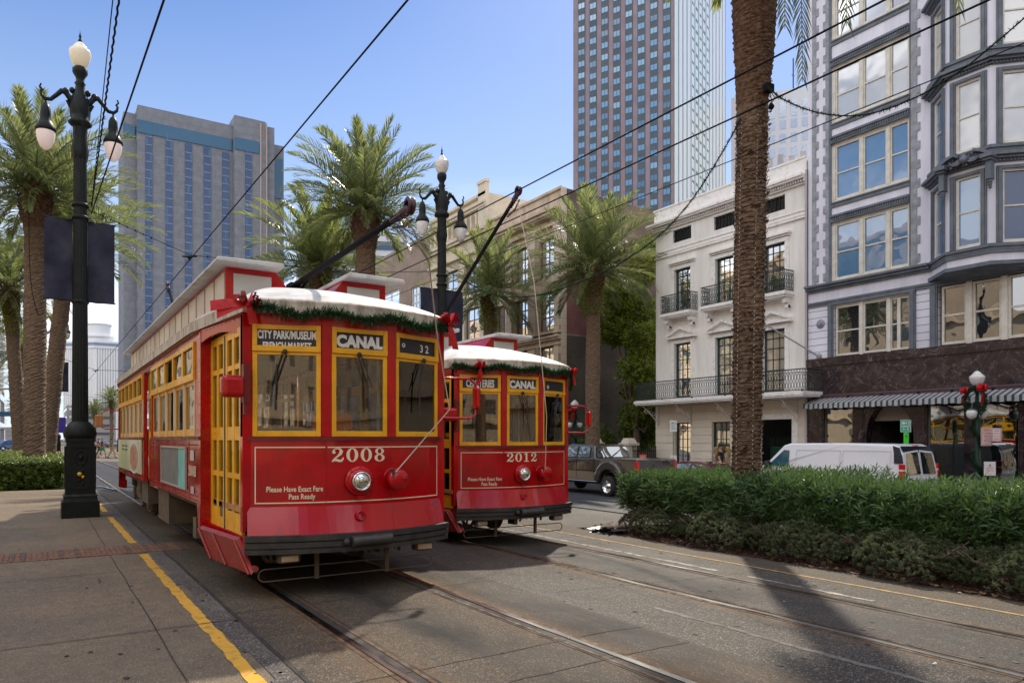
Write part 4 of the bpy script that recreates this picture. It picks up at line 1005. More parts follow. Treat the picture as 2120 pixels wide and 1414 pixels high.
# oriel: three faces
V = [(WU, tO), (WU-1.0, tO-1.03), (WU-1.0, tO-2.33), (WU, tO-3.36)]
Or = MB()
faces = []
for (a, b) in zip(V, V[1:]):
    a = Vector((*a, 0)); b = Vector((*b, 0)); A = nrm(b-a); Nn = Vector((A.y, -A.x, 0)); Nn = Nn if Nn.x < 0 else -Nn
    faces.append((Face(a, A, Nn), (b-a).length))
ops_o = []
mb = MB(); ms = MB()
for j, (fc, L) in enumerate(faces):
    m0, m1 = (.32, L-.34) if j != 1 else (.27, L-.27)
    fc.wall(mb, 0, L, 7.5, 24, [(m0, m1, z0+.02, z1) for _, z0, z1 in rowsz], .12)
    for _, z0, z1 in rowsz:
        for (p, q) in ((m0-.17, m0), (m1, m1+.17)): fc.box(ms, p, q, .001, .06, z0, z1+.10); fc.box(ms, p+.05, q-.05, .06, .09, z0, z1+.06)
        fc.box(ms, m0, m1, .001, .06, z1, z1+.10)
        zc = z1+.34
        for (za, zb, d) in ((zc-.12,zc-.04,.08),(zc-.04,zc+.04,.18),(zc+.04,zc+.14,.28)): fc.box(ms, -.03-d*.4, L+.03+d*.4, .001+d*.003, d, za, zb)
        for (za, zb, d) in ((z0-.22,z0-.12,.07),(z0-.12,z0-.02,.12)): fc.box(ms, -.02-d*.4, L+.02+d*.4, .001, d, za, zb)
        n = int(L/.10)
        for i in range(n): fc.box(ms, i*.10, i*.10+.05, .08, .115, zc-.11, zc-.045)
    for (za, zb, d) in ((7.50,7.58,.06),(7.20,7.50,.0),(7.12,7.24,.10)):
        if d: fc.box(ms, -d*.4, L+d*.4, .001-.0, d, za, zb)
    mb.quad(fc.P(0,0,7.2), fc.P(L,0,7.2), fc.P(L,0,7.5), fc.P(0,0,7.5))
orl = mb.build('oriel', M_lav, G)
ms.add([(x, y, 7.14) for x, y in V] + [(x+.9 if x < WU else x, y, 6.98) for x, y in V], [(0,1,2,3), (4,5,6,7), (0,1,5,4), (1,2,6,5), (2,3,7,6)])
ms.build('oriel_trim', M_slate, orl)
for j, (fc, L) in enumerate(faces):
    m0, m1 = (.32, L-.34) if j != 1 else (.27, L-.27)
    for k, z0, z1 in rowsz:
        pm = {1: P_blind, 0: P_blind if j else P_blue, -1: P_blue if j < 2 else P_navy, 2: P_blue if j < 2 else P_blind, 3: P_blue}[k]
        window(fc, orl, m0, m1, z0+.02, z1, M_frame, pm, -.10, .075, rows=(.5,), mw=.05)
# carved pediment on the oriel front
fc, L = faces[1]; mb = MB(); mb.smooth = True
zt = 10.30
def arc(a0, a1, r0, r1, zc, cx, d0, d1, n=14):
    for i in range(n):
        p, q = a0+(a1-a0)*i/n, a0+(a1-a0)*(i+1)/n; c = []
        for (an, r) in ((p, r0), (q, r0), (q, r1), (p, r1)): c.append((cx+r*math.cos(R(an)), zc+r*math.sin(R(an))*.62))
        mb.hexa([fc.P(c[0][0],d1,c[0][1]),fc.P(c[1][0],d1,c[1][1]),fc.P(c[1][0],d0,c[1][1]),fc.P(c[0][0],d0,c[0][1])], [fc.P(c[3][0],d1,c[3][1]),fc.P(c[2][0],d1,c[2][1]),fc.P(c[2][0],d0,c[2][1]),fc.P(c[3][0],d0,c[3][1])])
mb.smooth = False
arc(18, 70, .80, .93, zt-.05, L/2, 0, .42); arc(110, 162, .80, .93, zt-.05, L/2, 0, .42)
for sg in (-1, 1):
    x = L/2+sg*.70
    fc.box(mb, x-.17, x+.17, .05, .46, zt+.10, zt+.22); fc.box(mb, x-.12, x+.12, .05, .38, zt+.02, zt+.10)
    fc.box(mb, x-.08, x+.08, .05, .30, zt-.55, zt+.02); 
    for q in range(3): mb.ball(fc.P(x, .18-.02*q, zt-.60-.09*q), .085-.015*q, 8, 6)
random.seed(9)
for q in range(26): mb.ball(fc.P(L/2+random.uniform(-.5,.5), .16+random.uniform(0,.12), zt+.08+random.uniform(0,.42)*(1)), random.uniform(.03,.07), 7, 5)
mb.ball(fc.P(L/2, .30, zt+.26), .14, 12, 8)
for sg in (-1, 1):
    pts = [fc.P(L/2+sg*(.16+.028*k*math.cos(k*.6)), .30, zt+.46+.02*k*math.sin(k*.6)-.02*k) for k in range(12)]; mb.tube(pts, .03, 6)
mb.build('carved_pediment', M_slate, orl)
# marble fascia and shopfront
mb = MB()
FR.box(mb, 2.0, tL+.02, .001, .14, 4.54, 4.85); FR.box(mb, 2.0, tL, .001, .06, 3.42, 4.54); 
mb.build('marble_fascia', M_marble, G)
mb = MB(); FR.box(mb, 2.0, tL, .001, .13, 3.35, 3.42); FR.box(mb, 2.0, tL, .001, .10, 3.26, 3.35); mb.build('fascia_moulding', M_reddk if False else mat('plum_moulding', (.10,.06,.075), .45, var=.2), G)
xs = [1674, 1706, 1767, 1790, 1897, 1920, 1997, 2025, 2110, 2125]
st = [T26(x) for x in xs] + [T26(2300)]
mb = MB()
for (a, b) in ((st[1], st[0]), (st[3], st[2]), (st[5], st[4]), (st[7], st[6]), (st[9], st[8])):
    FR.box(mb, a, b, -.2, .05, SW, 3.26); FR.box(mb, a+.05, b-.05, .05, .075, .2, 3.1)
    FR.box(mb, a-.01, b+.01, .05, .09, SW, .15); FR.box(mb, a-.01, b+.01, .05, .10, 1.75, 1.85)
# arch over the door
a0, a1 = st[4], st[3]; am = (a0+a1)/2; ra = (a1-a0)/2-.08; zc = 1.75
n = 18
prev = None
for i in range(n+1):
    an = math.pi*i/n; x = am+ra*math.cos(an); z = zc+(3.0-zc)*math.sin(an)
    if prev: mb.quad(FR.P(prev[0], .03, prev[1]), FR.P(x, .03, z), FR.P(x, .03, 3.26), FR.P(prev[0], .03, 3.26)); mb.quad(FR.P(prev[0], .03, prev[1]), FR.P(x, .03, z), FR.P(x, -.35, z), FR.P(prev[0], -.35, prev[1]))
    prev = (x, z)
FR.box(mb, a0, am-ra, -.3, .03, SW, 3.26); FR.box(mb, am+ra, a1, -.3, .03, SW, 3.26)
for (a, b) in ((st[2], st[1]), (st[6], st[5]), (st[8], st[7]), (2.0, st[9])): FR.box(mb, a, b, -.2, .02, SW, -.05)
mb.build('shop_column', M_marble, G)
mb = MB(); FR.box(mb, am-ra, am+ra, -.40, -.36, 2.35, 3.05); mb.build('roller_shutter', mat('beige_shutter', (.33,.28,.23), .6), G)
# gate in the door
mb = MB()
for i in range(7): FR.box(mb, am+.18+i*.09, am+.195+i*.09, -.45, -.43, SW, 1.0+.1*i)
mb.build('door_grille', M_black, G)
for (a, b) in ((st[2], st[1]), (st[6], st[5]), (st[8], st[7]), (2.0, st[9])):
    mb = MB(); fr = .05
    FR.box(mb, a, a+fr, -.12, -.06, -.05, 3.26); FR.box(mb, b-fr, b, -.12, -.06, -.05, 3.26); FR.box(mb, a+fr, b-fr, -.12, -.06, 3.1, 3.26)
    w_ = mb.build('shop_window', mat('brass_frame', (.16,.17,.14), .4, .4), G)
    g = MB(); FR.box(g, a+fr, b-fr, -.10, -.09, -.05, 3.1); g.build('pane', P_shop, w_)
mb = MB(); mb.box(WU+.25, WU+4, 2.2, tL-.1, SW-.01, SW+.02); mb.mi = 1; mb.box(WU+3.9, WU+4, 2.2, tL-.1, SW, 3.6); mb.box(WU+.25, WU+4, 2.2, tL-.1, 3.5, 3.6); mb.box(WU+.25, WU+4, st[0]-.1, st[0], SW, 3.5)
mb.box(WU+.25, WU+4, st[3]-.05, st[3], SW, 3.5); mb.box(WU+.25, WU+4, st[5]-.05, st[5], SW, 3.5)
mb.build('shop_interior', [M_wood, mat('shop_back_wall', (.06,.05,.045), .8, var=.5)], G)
# awning
mb = MB(); a = 2.2; k = 0
while a < T26(1690):
    mb.mi = 0 if k % 2 else 1; b = a+ (.085 if k % 2 else .125)
    mb.add([FR.P(a,.10,3.27),FR.P(b,.10,3.27),FR.P(b,.75,3.04),FR.P(a,.75,3.04)], [(0,1,2,3)])
    mb.add([FR.P(a,.75,3.04),FR.P(b,.75,3.04),FR.P(b,.755,2.84 + (.02 if k%4<2 else 0)),FR.P(a,.755,2.84+(.02 if k%4<2 else 0))], [(0,1,2,3)])
    a = b; k += 1
aw = mb.build('awning', [mat('awning_dark_green', (.030,.055,.055), .7), mat('awning_white', (.40,.39,.41), .7, var=.2, scale=6)])
for x in (1690, 1760, 1830, 1905, 1975, 2060): t_ = T26(x); mb = MB(); mb.tube([FR.P(t_,.05,3.0), FR.P(t_,.74,3.03)], .015, 5); mb.box(WU-.18, WU-.10, t_-.03, t_+.03, 3.27, 3.33); mb.build('awning_bracket', M_iron, aw)
tag(aw, 'green and white striped awning with scalloped edge above the marble shopfront', 'awning')
# things in the windows
def torso_dummy(name, label, cat, pos, h, cm, skin=None, legs=True):
    t = thing(name, label, cat, pos); x, y, z = pos; mb = MB(); mb.smooth = True
    mb.lathe([(.04,h*.83),(.11,h*.815),(.19,h*.79),(.20,h*.70),(.17,h*.60),(.18,h*.50),(.17,h*.46)], 14, (x, y, z))
    for sg in (-1, 1): mb.tube([(x, y+sg*.19, z+h*.79), (x-.02, y+sg*.25, z+h*.62), (x-.06, y+sg*.24, z+h*.47)], [.065,.06,.055], 8)
    mb.build('sweatshirt', cm, t)
    if legs:
        mb = MB()
        for sg in (-1, 1): mb.tube([(x, y+sg*.09, z+h*.47), (x, y+sg*.10, z+h*.25), (x, y+sg*.11, z+.03)], [.10,.085,.07], 9)
        mb.build('trousers', cm, t)
    mb = MB(); mb.tube([(x,y,z+h*.82),(x,y,z+h*.87)], .05, 8); mb.ball((x,y,z+h*.93), .10, 10, 8, (.9,.85,1.2)); mb.build('head', mat('dummy_plastic', (.30,.26,.23), .4), t)
    return t
tm = T26(1948, WU+.7)
torso_dummy('mannequin', 'shop dummy in a mustard yellow tracksuit behind the glass of the marble shopfront', 'mannequin', (WU+.7, tm, -.05), 1.75, mat('mustard_cloth', (.62,.33,.02), .7, var=.25, scale=6))
tm2 = T26(1800, WU+2.2)
torso_dummy('mannequin', 'dark dressed shop dummy deep inside the arched doorway', 'mannequin', (WU+2.2, T26(1850, WU+2.2), SW+.02), 1.75, mat('red_brown_cloth', (.12,.04,.03), .7))
mb = MB(); jt = T26(1728, WU+.5); mb.box(WU+.48, WU+.5, jt-.28, jt+.28, .55, 1.25); j_ = mb.build('football_shirt', mat('maroon_cloth', (.16,.06,.06), .8))
tb = MB(); put2d(tb, text2d('9', .42, .01), lambda x, y: (WU+.475, jt-x, .75+y)); tb.build('shirt_number', M_letter, j_)
tag(j_, 'dark red jersey with a white 9 hung in the left shop window', 'jersey')
for i in range(5):
    mb = MB(); random.seed(i); t0 = T26(2045+i*14, WU+.6); mb.box(WU+.45, WU+.75, t0-.16, t0+.12, -.05, .12+.0); b_ = mb.build('shoe_box', mat('pale_green_card', (.38,.55,.50), .6, var=.15))
    q = MB(); q.box(WU+.44, WU+.76, t0-.17, t0+.13, .13, .20); q.build('lid', mat('pale_lid', (.50,.64,.60), .6), b_)
    tag(b_, ['leftmost','second','middle','fourth','rightmost'][i]+' pale green shoe box on the floor of the right shop window', 'shoe box', 'shoe boxes in the right shop window')
for i in range(4):
    b2 = dup(b_); b2.location = (0, [.0,-.31,-.02,-.36][i]+.1, [.255,.255,.51,.51][i]); b2['label'] = ['second layer shoe box over the rightmost pile','second layer shoe box left of the rightmost pile','top shoe box of the rightmost pile','top shoe box left of the rightmost pile'][i]+' in the shop window'; b2['group'] = 'shoe boxes in the right shop window'

# ===== white stucco mansion
M_wht = mat('white_stucco', (.90,.87,.83), .8, col2=(.74,.70,.66), scale=.9, stretch=(2,2,.25), bump=.1, bscale=6)
M_wht2 = mat('cream_rusticated_stone', (.80,.72,.60), .8, col2=(.70,.63,.52), scale=.9)
M_wtrim = mat('white_stone_trim', (.86,.83,.80), .7, col2=(.66,.62,.58), scale=5, lo=.3, hi=.5)
M_gfr = mat('dark_green_window_paint', (.012,.03,.025), .4)
tR = T26(1358); tW = tL+.03
W = thing('mansion', 'white stucco three storey house with pedimented windows and green iron balconies', 'building', (WU, tW, 0))
c3 = [(T26(1431), T26(1397)), (T26(1520), T26(1482)), (T26(1626), T26(1580))]
att = [(T26(1431), T26(1393)), (T26(1521), T26(1478)), (T26(1625), T26(1577))]
gop = [(T26(1430), T26(1397), .48, 2.46), (T26(1512), T26(1474), .48, 2.46), (T26(1641), T26(1569), SW, 2.5)]
upz = 3.32
ops = [(a, b, 3.67, 6.29) for a, b in c3] + [(a, b, 7.80, 9.88) for a, b in c3] + [(a, b, 11.22, 11.82) for a, b in att]
mb = MB(); FR.wall(mb, tW, tR, upz, 12.9, ops, .22)
mb.quad((WU, tR, SW), (WU+16, tR, SW), (WU+16, tR, 12.9), (WU, tR, 12.9)); mb.quad((WU, tW, 12.9), (WU+16, tW, 12.9), (WU+16, tR, 12.9), (WU, tR, 12.9)); mb.quad((WU+16, tW, SW), (WU+16, tR, SW), (WU+16, tR, 12.9), (WU+16, tW, 12.9))
mb.build('wall', M_wht, W)
mb = MB(); zz = [SW+.0]
# rusticated ground floor: courses with grooves
z = SW; zs = []
while z < upz-.02: zs.append(z); z += .37
zs.append(upz)
FR.wall(mb, tW, tR, SW, upz, gop, .25, d=-.015)
for z0, z1 in zip(zs, zs[1:]): 
    segs = [(tW, tR)]
    for (p, q, r, s_) in gop:
        if r < (z0+z1)/2 < s_: segs = [x for (a, b) in segs for x in (((a, p), (q, b)) if a <= p and q <= b else ((a, b),)) if x[1]-x[0] > .02]
    for (a, b) in segs: FR.box(mb, a, b, -.01, .02, z0+.012, z1-.012)
mb.build('ground_floor_wall', M_wht2, W)
mb = MB()
FR.box(mb, tW, tR+.05, .001, .10, 10.62, 10.70); FR.box(mb, tW, tR, .001, .05, 10.75, 10.80); FR.box(mb, tW, tR, .001, .04, 10.92, 10.96)
FR.box(mb, tW, tR+.1, .001, .12, 11.98, 12.05); FR.box(mb, tW, tR+.25, .001, .35, 12.16, 12.24); FR.box(mb, tW, tR+.3, .001, .42, 12.24, 12.34); FR.box(mb, tW, tR+.02, .001, .10, 12.34, 13.0); FR.box(mb, tW, tR+.06, .0, .14, 13.0, 13.08)
a = tW
while a < tR: FR.box(mb, a, a+.06, .10, .22, 12.05, 12.155); a += .12
for (p, q) in att: FR.box(mb, p-.05, q+.05, .001, .03, 11.84, 11.88)
mb.build('cornice', M_wtrim, W)
for (p, q) in att:
    mb = MB(); n = 6
    for i in range(n):
        x = p+(q-p)*(i+.5)/n; mb.lathe([(.02,0),(.05,.05),(.03,.2),(.055,.35),(.03,.5),(.05,.58)], 8, (WU+.06, x, 11.23))
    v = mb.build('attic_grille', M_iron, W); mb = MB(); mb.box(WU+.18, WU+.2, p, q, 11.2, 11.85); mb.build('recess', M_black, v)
for i, (p, q) in enumerate(c3):
    window(FR, W, p, q, 3.67, 6.29, M_gfr, P_curt, -.18, .07, 3, (.19,.35,.52,.70,.86), .028)
    window(FR, W, p, q, 7.80, 9.88, M_gfr, P_curt if i != 2 else P_dark, -.18, .07, 3, (.25,.5,.66,.83), .028)
    e = .20; mb = MB()
    for (z0, z1) in ((3.6, 6.29), (7.7, 9.88)):
        FR.box(mb, p-e, p, .001, .06, z0, z1); FR.box(mb, q, q+e, .001, .06, z0, z1); FR.box(mb, p-e, q+e, .001, .07, z1, z1+.17)
    # hood above the upper window
    FR.box(mb, p-e-.10, q+e+.10, .001, .22, 10.16, 10.24); FR.box(mb, p-e-.05, q+e+.05, .001, .13, 10.08, 10.16)
    m_ = (p+q)/2; w_ = (q-p)/2+e+.18
    FR.box(mb, m_-w_, m_+w_, .001, .26, 6.52, 6.60)
    for sg in (-1, 1):
        A_ = [(m_+sg*w_, 6.60), (m_+sg*w_, 6.70), (m_, 7.06), (m_, 6.95)]
        mb.hexa([FR.P(A_[0][0],.26,A_[0][1]),FR.P(A_[3][0],.26,A_[3][1]),FR.P(A_[3][0],.001,A_[3][1]),FR.P(A_[0][0],.001,A_[0][1])], [FR.P(A_[1][0],.26,A_[1][1]),FR.P(A_[2][0],.26,A_[2][1]),FR.P(A_[2][0],.001,A_[2][1]),FR.P(A_[1][0],.001,A_[1][1])])
    mb.add([FR.P(m_-w_,.05,6.6), FR.P(m_+w_,.05,6.6), FR.P(m_,.05,7.0)], [(0,1,2)])
    mb.build('window_surround', M_wtrim, W)
    # balconet
    b0, b1 = p-.38, q+.38
    mb = MB(); FR.box(mb, b0-.05, b1+.05, .001, .62, 7.58, 7.72); FR.box(mb, b0, b1, .001, .55, 7.50, 7.58)
    for xx in (b0+.16, b1-.16):
        FR.box(mb, xx-.09, xx+.09, .001, .40, 7.28, 7.50); FR.box(mb, xx-.08, xx+.08, .001, .22, 7.06, 7.28)
        mb.tube([FR.P(xx-.08,.16,7.10), FR.P(xx+.08,.16,7.10)], .09, 10)
    bl = mb.build('balconet', M_wtrim, W)
    def railing(mb, pts, z0, z1, sp=.10):
        for a_, b_ in zip(pts, pts[1:]):
            a_ = Vector((*a_, 0)); b_ = Vector((*b_, 0)); L_ = (b_-a_).length; n = max(1, int(L_/sp)); d_ = (b_-a_)/n
            mb.tube([(a_.x,a_.y,z1),(b_.x,b_.y,z1)], .022, 5); mb.tube([(a_.x,a_.y,z0+.04),(b_.x,b_.y,z0+.04)], .018, 5); mb.tube([(a_.x,a_.y,z1-.12),(b_.x,b_.y,z1-.12)], .012, 5)
            for k in range(n+1):
                c_ = a_+d_*k; mb.tube([(c_.x,c_.y,z0+.04),(c_.x,c_.y,z1)], .011, 4)
                if k < n:
                    e_ = c_+d_*.5; h_ = z1-.12-z0-.04
                    for sg in (-1, 1):
                        w2 = d_*.42*sg; mb.tube([(e_.x,e_.y,z0+.05),(e_.x+w2.x,e_.y+w2.y,z0+.04+h_*.3),(e_.x,e_.y,z0+.04+h_*.5),(e_.x-w2.x,e_.y-w2.y,z0+.04+h_*.7),(e_.x,e_.y,z1-.12)], .009, 4)
                    mb.tube([(e_.x+d_.x*.4,e_.y+d_.y*.4,z1-.06),(e_.x,e_.y,z1-.01),(e_.x-d_.x*.4,e_.y-d_.y*.4,z1-.06),(e_.x,e_.y,z1-.11)], .008, 4)
    mb = MB(); railing(mb, [(WU, b0), (WU-.56, b0), (WU-.56, b1), (WU, b1)], 7.72, 8.58); mb.build('railing', M_gfr, bl)
BU = WU-1.25; bt0, bt1 = T26(1662, BU), T26(1315, BU)
mb = MB(); mb.box(BU-.05, WU, bt0-.05, bt1+.05, 3.40, 3.54); mb.box(BU, WU, bt0, bt1, 3.33, 3.40)
bl = mb.build('balcony', M_wtrim, W)
mb = MB(); railing(mb, [(WU, bt0), (BU, bt0), (BU, bt1), (WU, bt1)], 3.54, 4.40, .13)
for a in frange(bt0, bt1, 1.6): mb.ball((BU-.03, a, 3.56), .05, 6, 4)
mb.build('railing', M_gfr, bl)
for x in (1365, 1432, 1516, 1652):
    a = T26(x); mb = MB()
    mb.tube([(BU+.1, a, 3.33), (WU-.05, a, 3.33), (WU-.05, a, 2.35), (WU-.3, a, 2.65), (WU-.7, a, 3.0), (BU+.1, a, 3.31)], .022, 5)
    for k in range(5): c_ = (WU-.22-.17*k, a, 3.10 - .03*k + (-.22+.07*k)); mb.tube([(c_[0]+.09*math.cos(q), a, c_[2]+.09*math.sin(q)) for q in frange(0, 6.0, .8)], .012, 4)
    mb.build('scroll_bracket', M_wtrim, bl)
for (p, q, r, s_) in gop[:2]: window(FR, W, p, q, r, s_, M_gfr, P_dark, -.20, .06, 3, (.2,.4,.6,.8), .025)
p, q, r, s_ = gop[2]
mb = MB(); FR.box(mb, p-.28, p, .02, .06, SW, s_+.0); FR.box(mb, q, q+.28, .02, .06, SW, s_); FR.box(mb, p-.28, q+.28, .02, .07, s_, s_+.22); mb.build('door_surround', M_wtrim, W)
mb = MB(); FR.box(mb, p, q, -.9, -.86, SW, 1.35); 
for k in range(12): x_ = p+(q-p)*k/11; mb.tube([FR.P(x_,-.85,SW), FR.P(x_,-.85,1.75)], .014, 4)
g_ = mb.build('carriage_gate', mat('green_gate_paint', (.01,.06,.045), .5), W)
mb = MB(); mb.box(WU+.9, WU+2.5, p, q, SW, SW+.02); mb.box(WU+2.4, WU+2.5, p, q, SW, 2.5); mb.build('passage', M_dkint, W)
# service pipes, flagpole on the grey building
mb = MB(); mb.tube([FR.P(tL+.02,.10,SW+.1), FR.P(tL+.02,.10,12.5)], .05, 8); mb.build('downpipe', mat('pink_grey_pipe', (.45,.40,.42), .6), W)
fp = MB(); b_ = Vector(FR.P(T26(1697), .05, zAt(738, WU, T26(1697)))); tipp = UZ(1603, 653, depth(WU, T26(1697))-1.2)
tipp = b_ + Vector((-1.6, 2.0, 1.75)); fp.tube([b_, tipp], [.035,.028], 8); fp.ball(tuple(tipp), .05, 8, 6); fp.ball(tuple(b_), .11, 8, 6, (.6,1,1.2))
tag(fp.build('flagpole', mat('grey_flagpole', (.28,.29,.30), .5)), 'bare grey flagpole leaning out from the lavender building beside the white house', 'flagpole')

# ===== tan brick building and its neighbours
M_tan = mat('tan_stone', (.62,.50,.38), .8, col2=(.42,.33,.25), scale=.9, stretch=(2,2,.3), bump=.1)
M_tanb = brickmat('tan_block_wall', (.62,.51,.40), (.58,.47,.37), (.38,.31,.24), 'YZ', 1.4, .42, .2, .012)
M_side = brickmat('old_brown_brick', (.24,.15,.10), (.17,.11,.075), (.24,.20,.16), 'XZ', .24, .08, .6, .014)
M_sidedk = brickmat('black_stained_brick', (.10,.075,.055), (.07,.052,.04), (.10,.09,.075), 'XZ', .24, .08, .4, .012)
tC = T26(1163); tC2 = T26(1047)
Tn = thing('office_block', 'tan stone four storey office block with bare brown brick side wall beside the garden', 'building', (WU, tC, 0))
wz = [(4.3, 7.3), (8.25, 10.6), (11.55, 13.9)]
bays = [(T26(1149), T26(1115)), (T26(1097), T26(1066)), (T26(1050), T26(1027))]
pil = [(T26(1163), T26(1153)), (T26(1113), T26(1098.5)), (T26(1064.5), T26(1052)), (T26(1026), T26(1016))]
tEnd = T26(1014)
bops = [(a, b, z0, z1) for a, b in bays for z0, z1 in wz]
mb = MB(); FR.wall(mb, tC, tEnd, SW, 16.6, bops, .3, d=0); mb.quad((WU,tC,16.6),(WU+26,tC,16.0),(WU+26,tEnd,16.0),(WU,tEnd,16.6)); mb.build('front_wall', M_tan, Tn)
mb = MB(); mb.quad((WU,tC,7.9),(WU+26,tC,7.9),(WU+26,tC,16.1),(WU,tC,16.6)); mb.build('side_wall', M_side, Tn)
mb = MB(); mb.quad((WU,tC,SW),(WU+26,tC,SW),(WU+26,tC,7.9),(WU,tC,7.9)); mb.build('side_wall_base', M_sidedk, Tn)
mb = MB()
u0 = WU+.35; u1 = WU+2.3
mb.box(u0, u1, tC-.012, tC-.002, 7.95, 12.9); mb.build('faded_painted_advert', brickmat('faded_red_brick', (.30,.09,.085), (.24,.075,.07), (.20,.12,.10), 'XZ', .24, .08, .5, .01), Tn)
mb = MB(); mb.box(u0-.12, u1+.12, tC-.008, tC-.001, 7.85, 13.0); mb.build('advert_border', brickmat('faded_white_brick', (.38,.33,.28), (.26,.2,.17), (.2,.16,.14), 'XZ', .24, .08, .6, .01), Tn)
mb = MB(); mb.box(WU-.08, WU+.32, tC-.06, tC-.001, SW, 16.6); mb.build('corner_pier', M_tanb, Tn)
mb = MB()
for (a, b) in pil: FR.box(mb, a, b, .002, .22, 8.1, 14.2); FR.box(mb, a-.05, b+.05, .002, .28, 14.2, 14.4); FR.box(mb, a-.05, b+.05, .002, .28, 8.0, 8.15); FR.box(mb, a, b, .002, .25, SW, 7.2)
mb.build('pilaster', M_tanb, Tn)
mb = MB()
for (z0, z1, d) in ((7.62,7.74,.25),(7.74,7.88,.40),(7.3,7.42,.12),(14.45,14.6,.25),(14.95,15.08,.30),(15.08,15.25,.5),(15.25,15.4,.65),(16.5,16.65,.12)): FR.box(mb, tC-.05, tEnd, .003, d, z0, z1)
a = tC
while a < tEnd: FR.box(mb, a, a+.09, .30, .42, 14.98, 15.07); a += .18
mb.build('cornice', M_tan, Tn)
M_wbr = mat('brown_window_wood', (.16,.11,.09), .5)
for (a, b) in bays:
    for j, (z0, z1) in enumerate(wz):
        w_ = window(FR, Tn, a, b, z0, z1, M_wbr, P_dark, -.25, .09, 2, (.36,.70), .08)
for (x0, x1) in ((1140, 1160),): 
    mb = MB(); FR.box(mb, T26(1155), T26(1112), .2, .5, 7.9, 7.95); mb.build('flood_lamp_rail', M_iron, Tn)
# cream ornate
M_crm = mat('cream_glazed_stone', (.74,.65,.50), .6, col2=(.58,.50,.38), scale=1.2)
t0, t1 = tEnd+.02, T26(893)
Cr = thing('ornate_building', 'cream stone building with arcaded parapet and carved name band behind the second lamp post', 'building', (WU, t0, 0))
cb = [(t0+1.2, t0+3.4), (t0+4.4, t0+6.6), (t0+7.8, t0+10), (t0+11, t0+13.2)]; cz = [(4.2,7.2),(8.2,11.0),(12,14.2)]
mb = MB(); FR.wall(mb, t0, t1, SW, 18.6, [(a, b, z0, z1) for a, b in cb if b < t1 for z0, z1 in cz], .3, d=.1); mb.quad((WU-.1,t0,SW),(WU+20,t0,SW),(WU+20,t0,18.6),(WU-.1,t0,18.6)); mb.quad((WU-.1,t0,18.6),(WU+20,t0,18.6),(WU+20,t1,18.6),(WU-.1,t1,18.6)); mb.quad((WU-.1,t1,SW),(WU+20,t1,SW),(WU+20,t1,18.6),(WU-.1,t1,18.6)); mb.build('wall', M_crm, Cr)
mb = MB()
for (z0, z1, d) in ((7.5,7.8,.5),(14.8,15.0,.3),(15.9,16.1,.3),(16.1,16.3,.45),(17.7,17.9,.3),(17.9,18.1,.42),(18.5,18.7,.25)): FR.box(mb, t0, t1, .102, .1+d, z0, z1)
FR.box(mb, t0-.1, t0+1.0, .102, .35, 16.3, 19.3); FR.box(mb, t0-.15, t0+1.05, .102, .42, 19.3, 19.5)
a = t0+1.3
while a < t1-.5: FR.box(mb, a, a+.22, .102, .3, 16.5, 17.5); a += .7
mb.build('cornice', M_crm, Cr)
a = t0+1.6; mb = MB()
while a < t1-.5: FR.box(mb, a, a+.3, .104, .12, 16.6, 17.4); a += .7
mb.build('arcade_recess', M_wbr, Cr)
for (a, b) in cb:
    if b < t1:
        for z0, z1 in cz: window(FR, Cr, a, b, z0, z1, M_wbr, P_dark, -.15, .09, 2, (.4,.7), .07)
# plain brown
t0, t1 = t1+.02, T26(770)
Br = thing('plain_building', 'plain brown rendered building with wide blue glazed openings beyond the cream one', 'building', (WU, t0, 0))
M_brn = mat('brown_render', (.34,.26,.21), .85, col2=(.24,.18,.15), scale=.6)
bo = [(t0+1.5,t0+3.6,12.2,14.2),(t0+6,t0+11.5,10.5,14.6),(t0+15,t0+20,10.5,14.6)]
mb = MB(); FR.wall(mb, t0, t1, SW, 18.0, bo, .3, d=.05); mb.quad((WU,t0,SW),(WU+20,t0,SW),(WU+20,t0,18),(WU,t0,18)); mb.quad((WU,t0,18),(WU+20,t0,18),(WU+20,t1,18),(WU,t1,18)); mb.quad((WU,t1,SW),(WU+20,t1,SW),(WU+20,t1,18),(WU,t1,18)); mb.build('wall', M_brn, Br)
for (a, b, z0, z1) in bo: window(FR, Br, a, b, z0, z1, M_frame, P_blue, -.1, .12, 3, (.33,.66), .1)

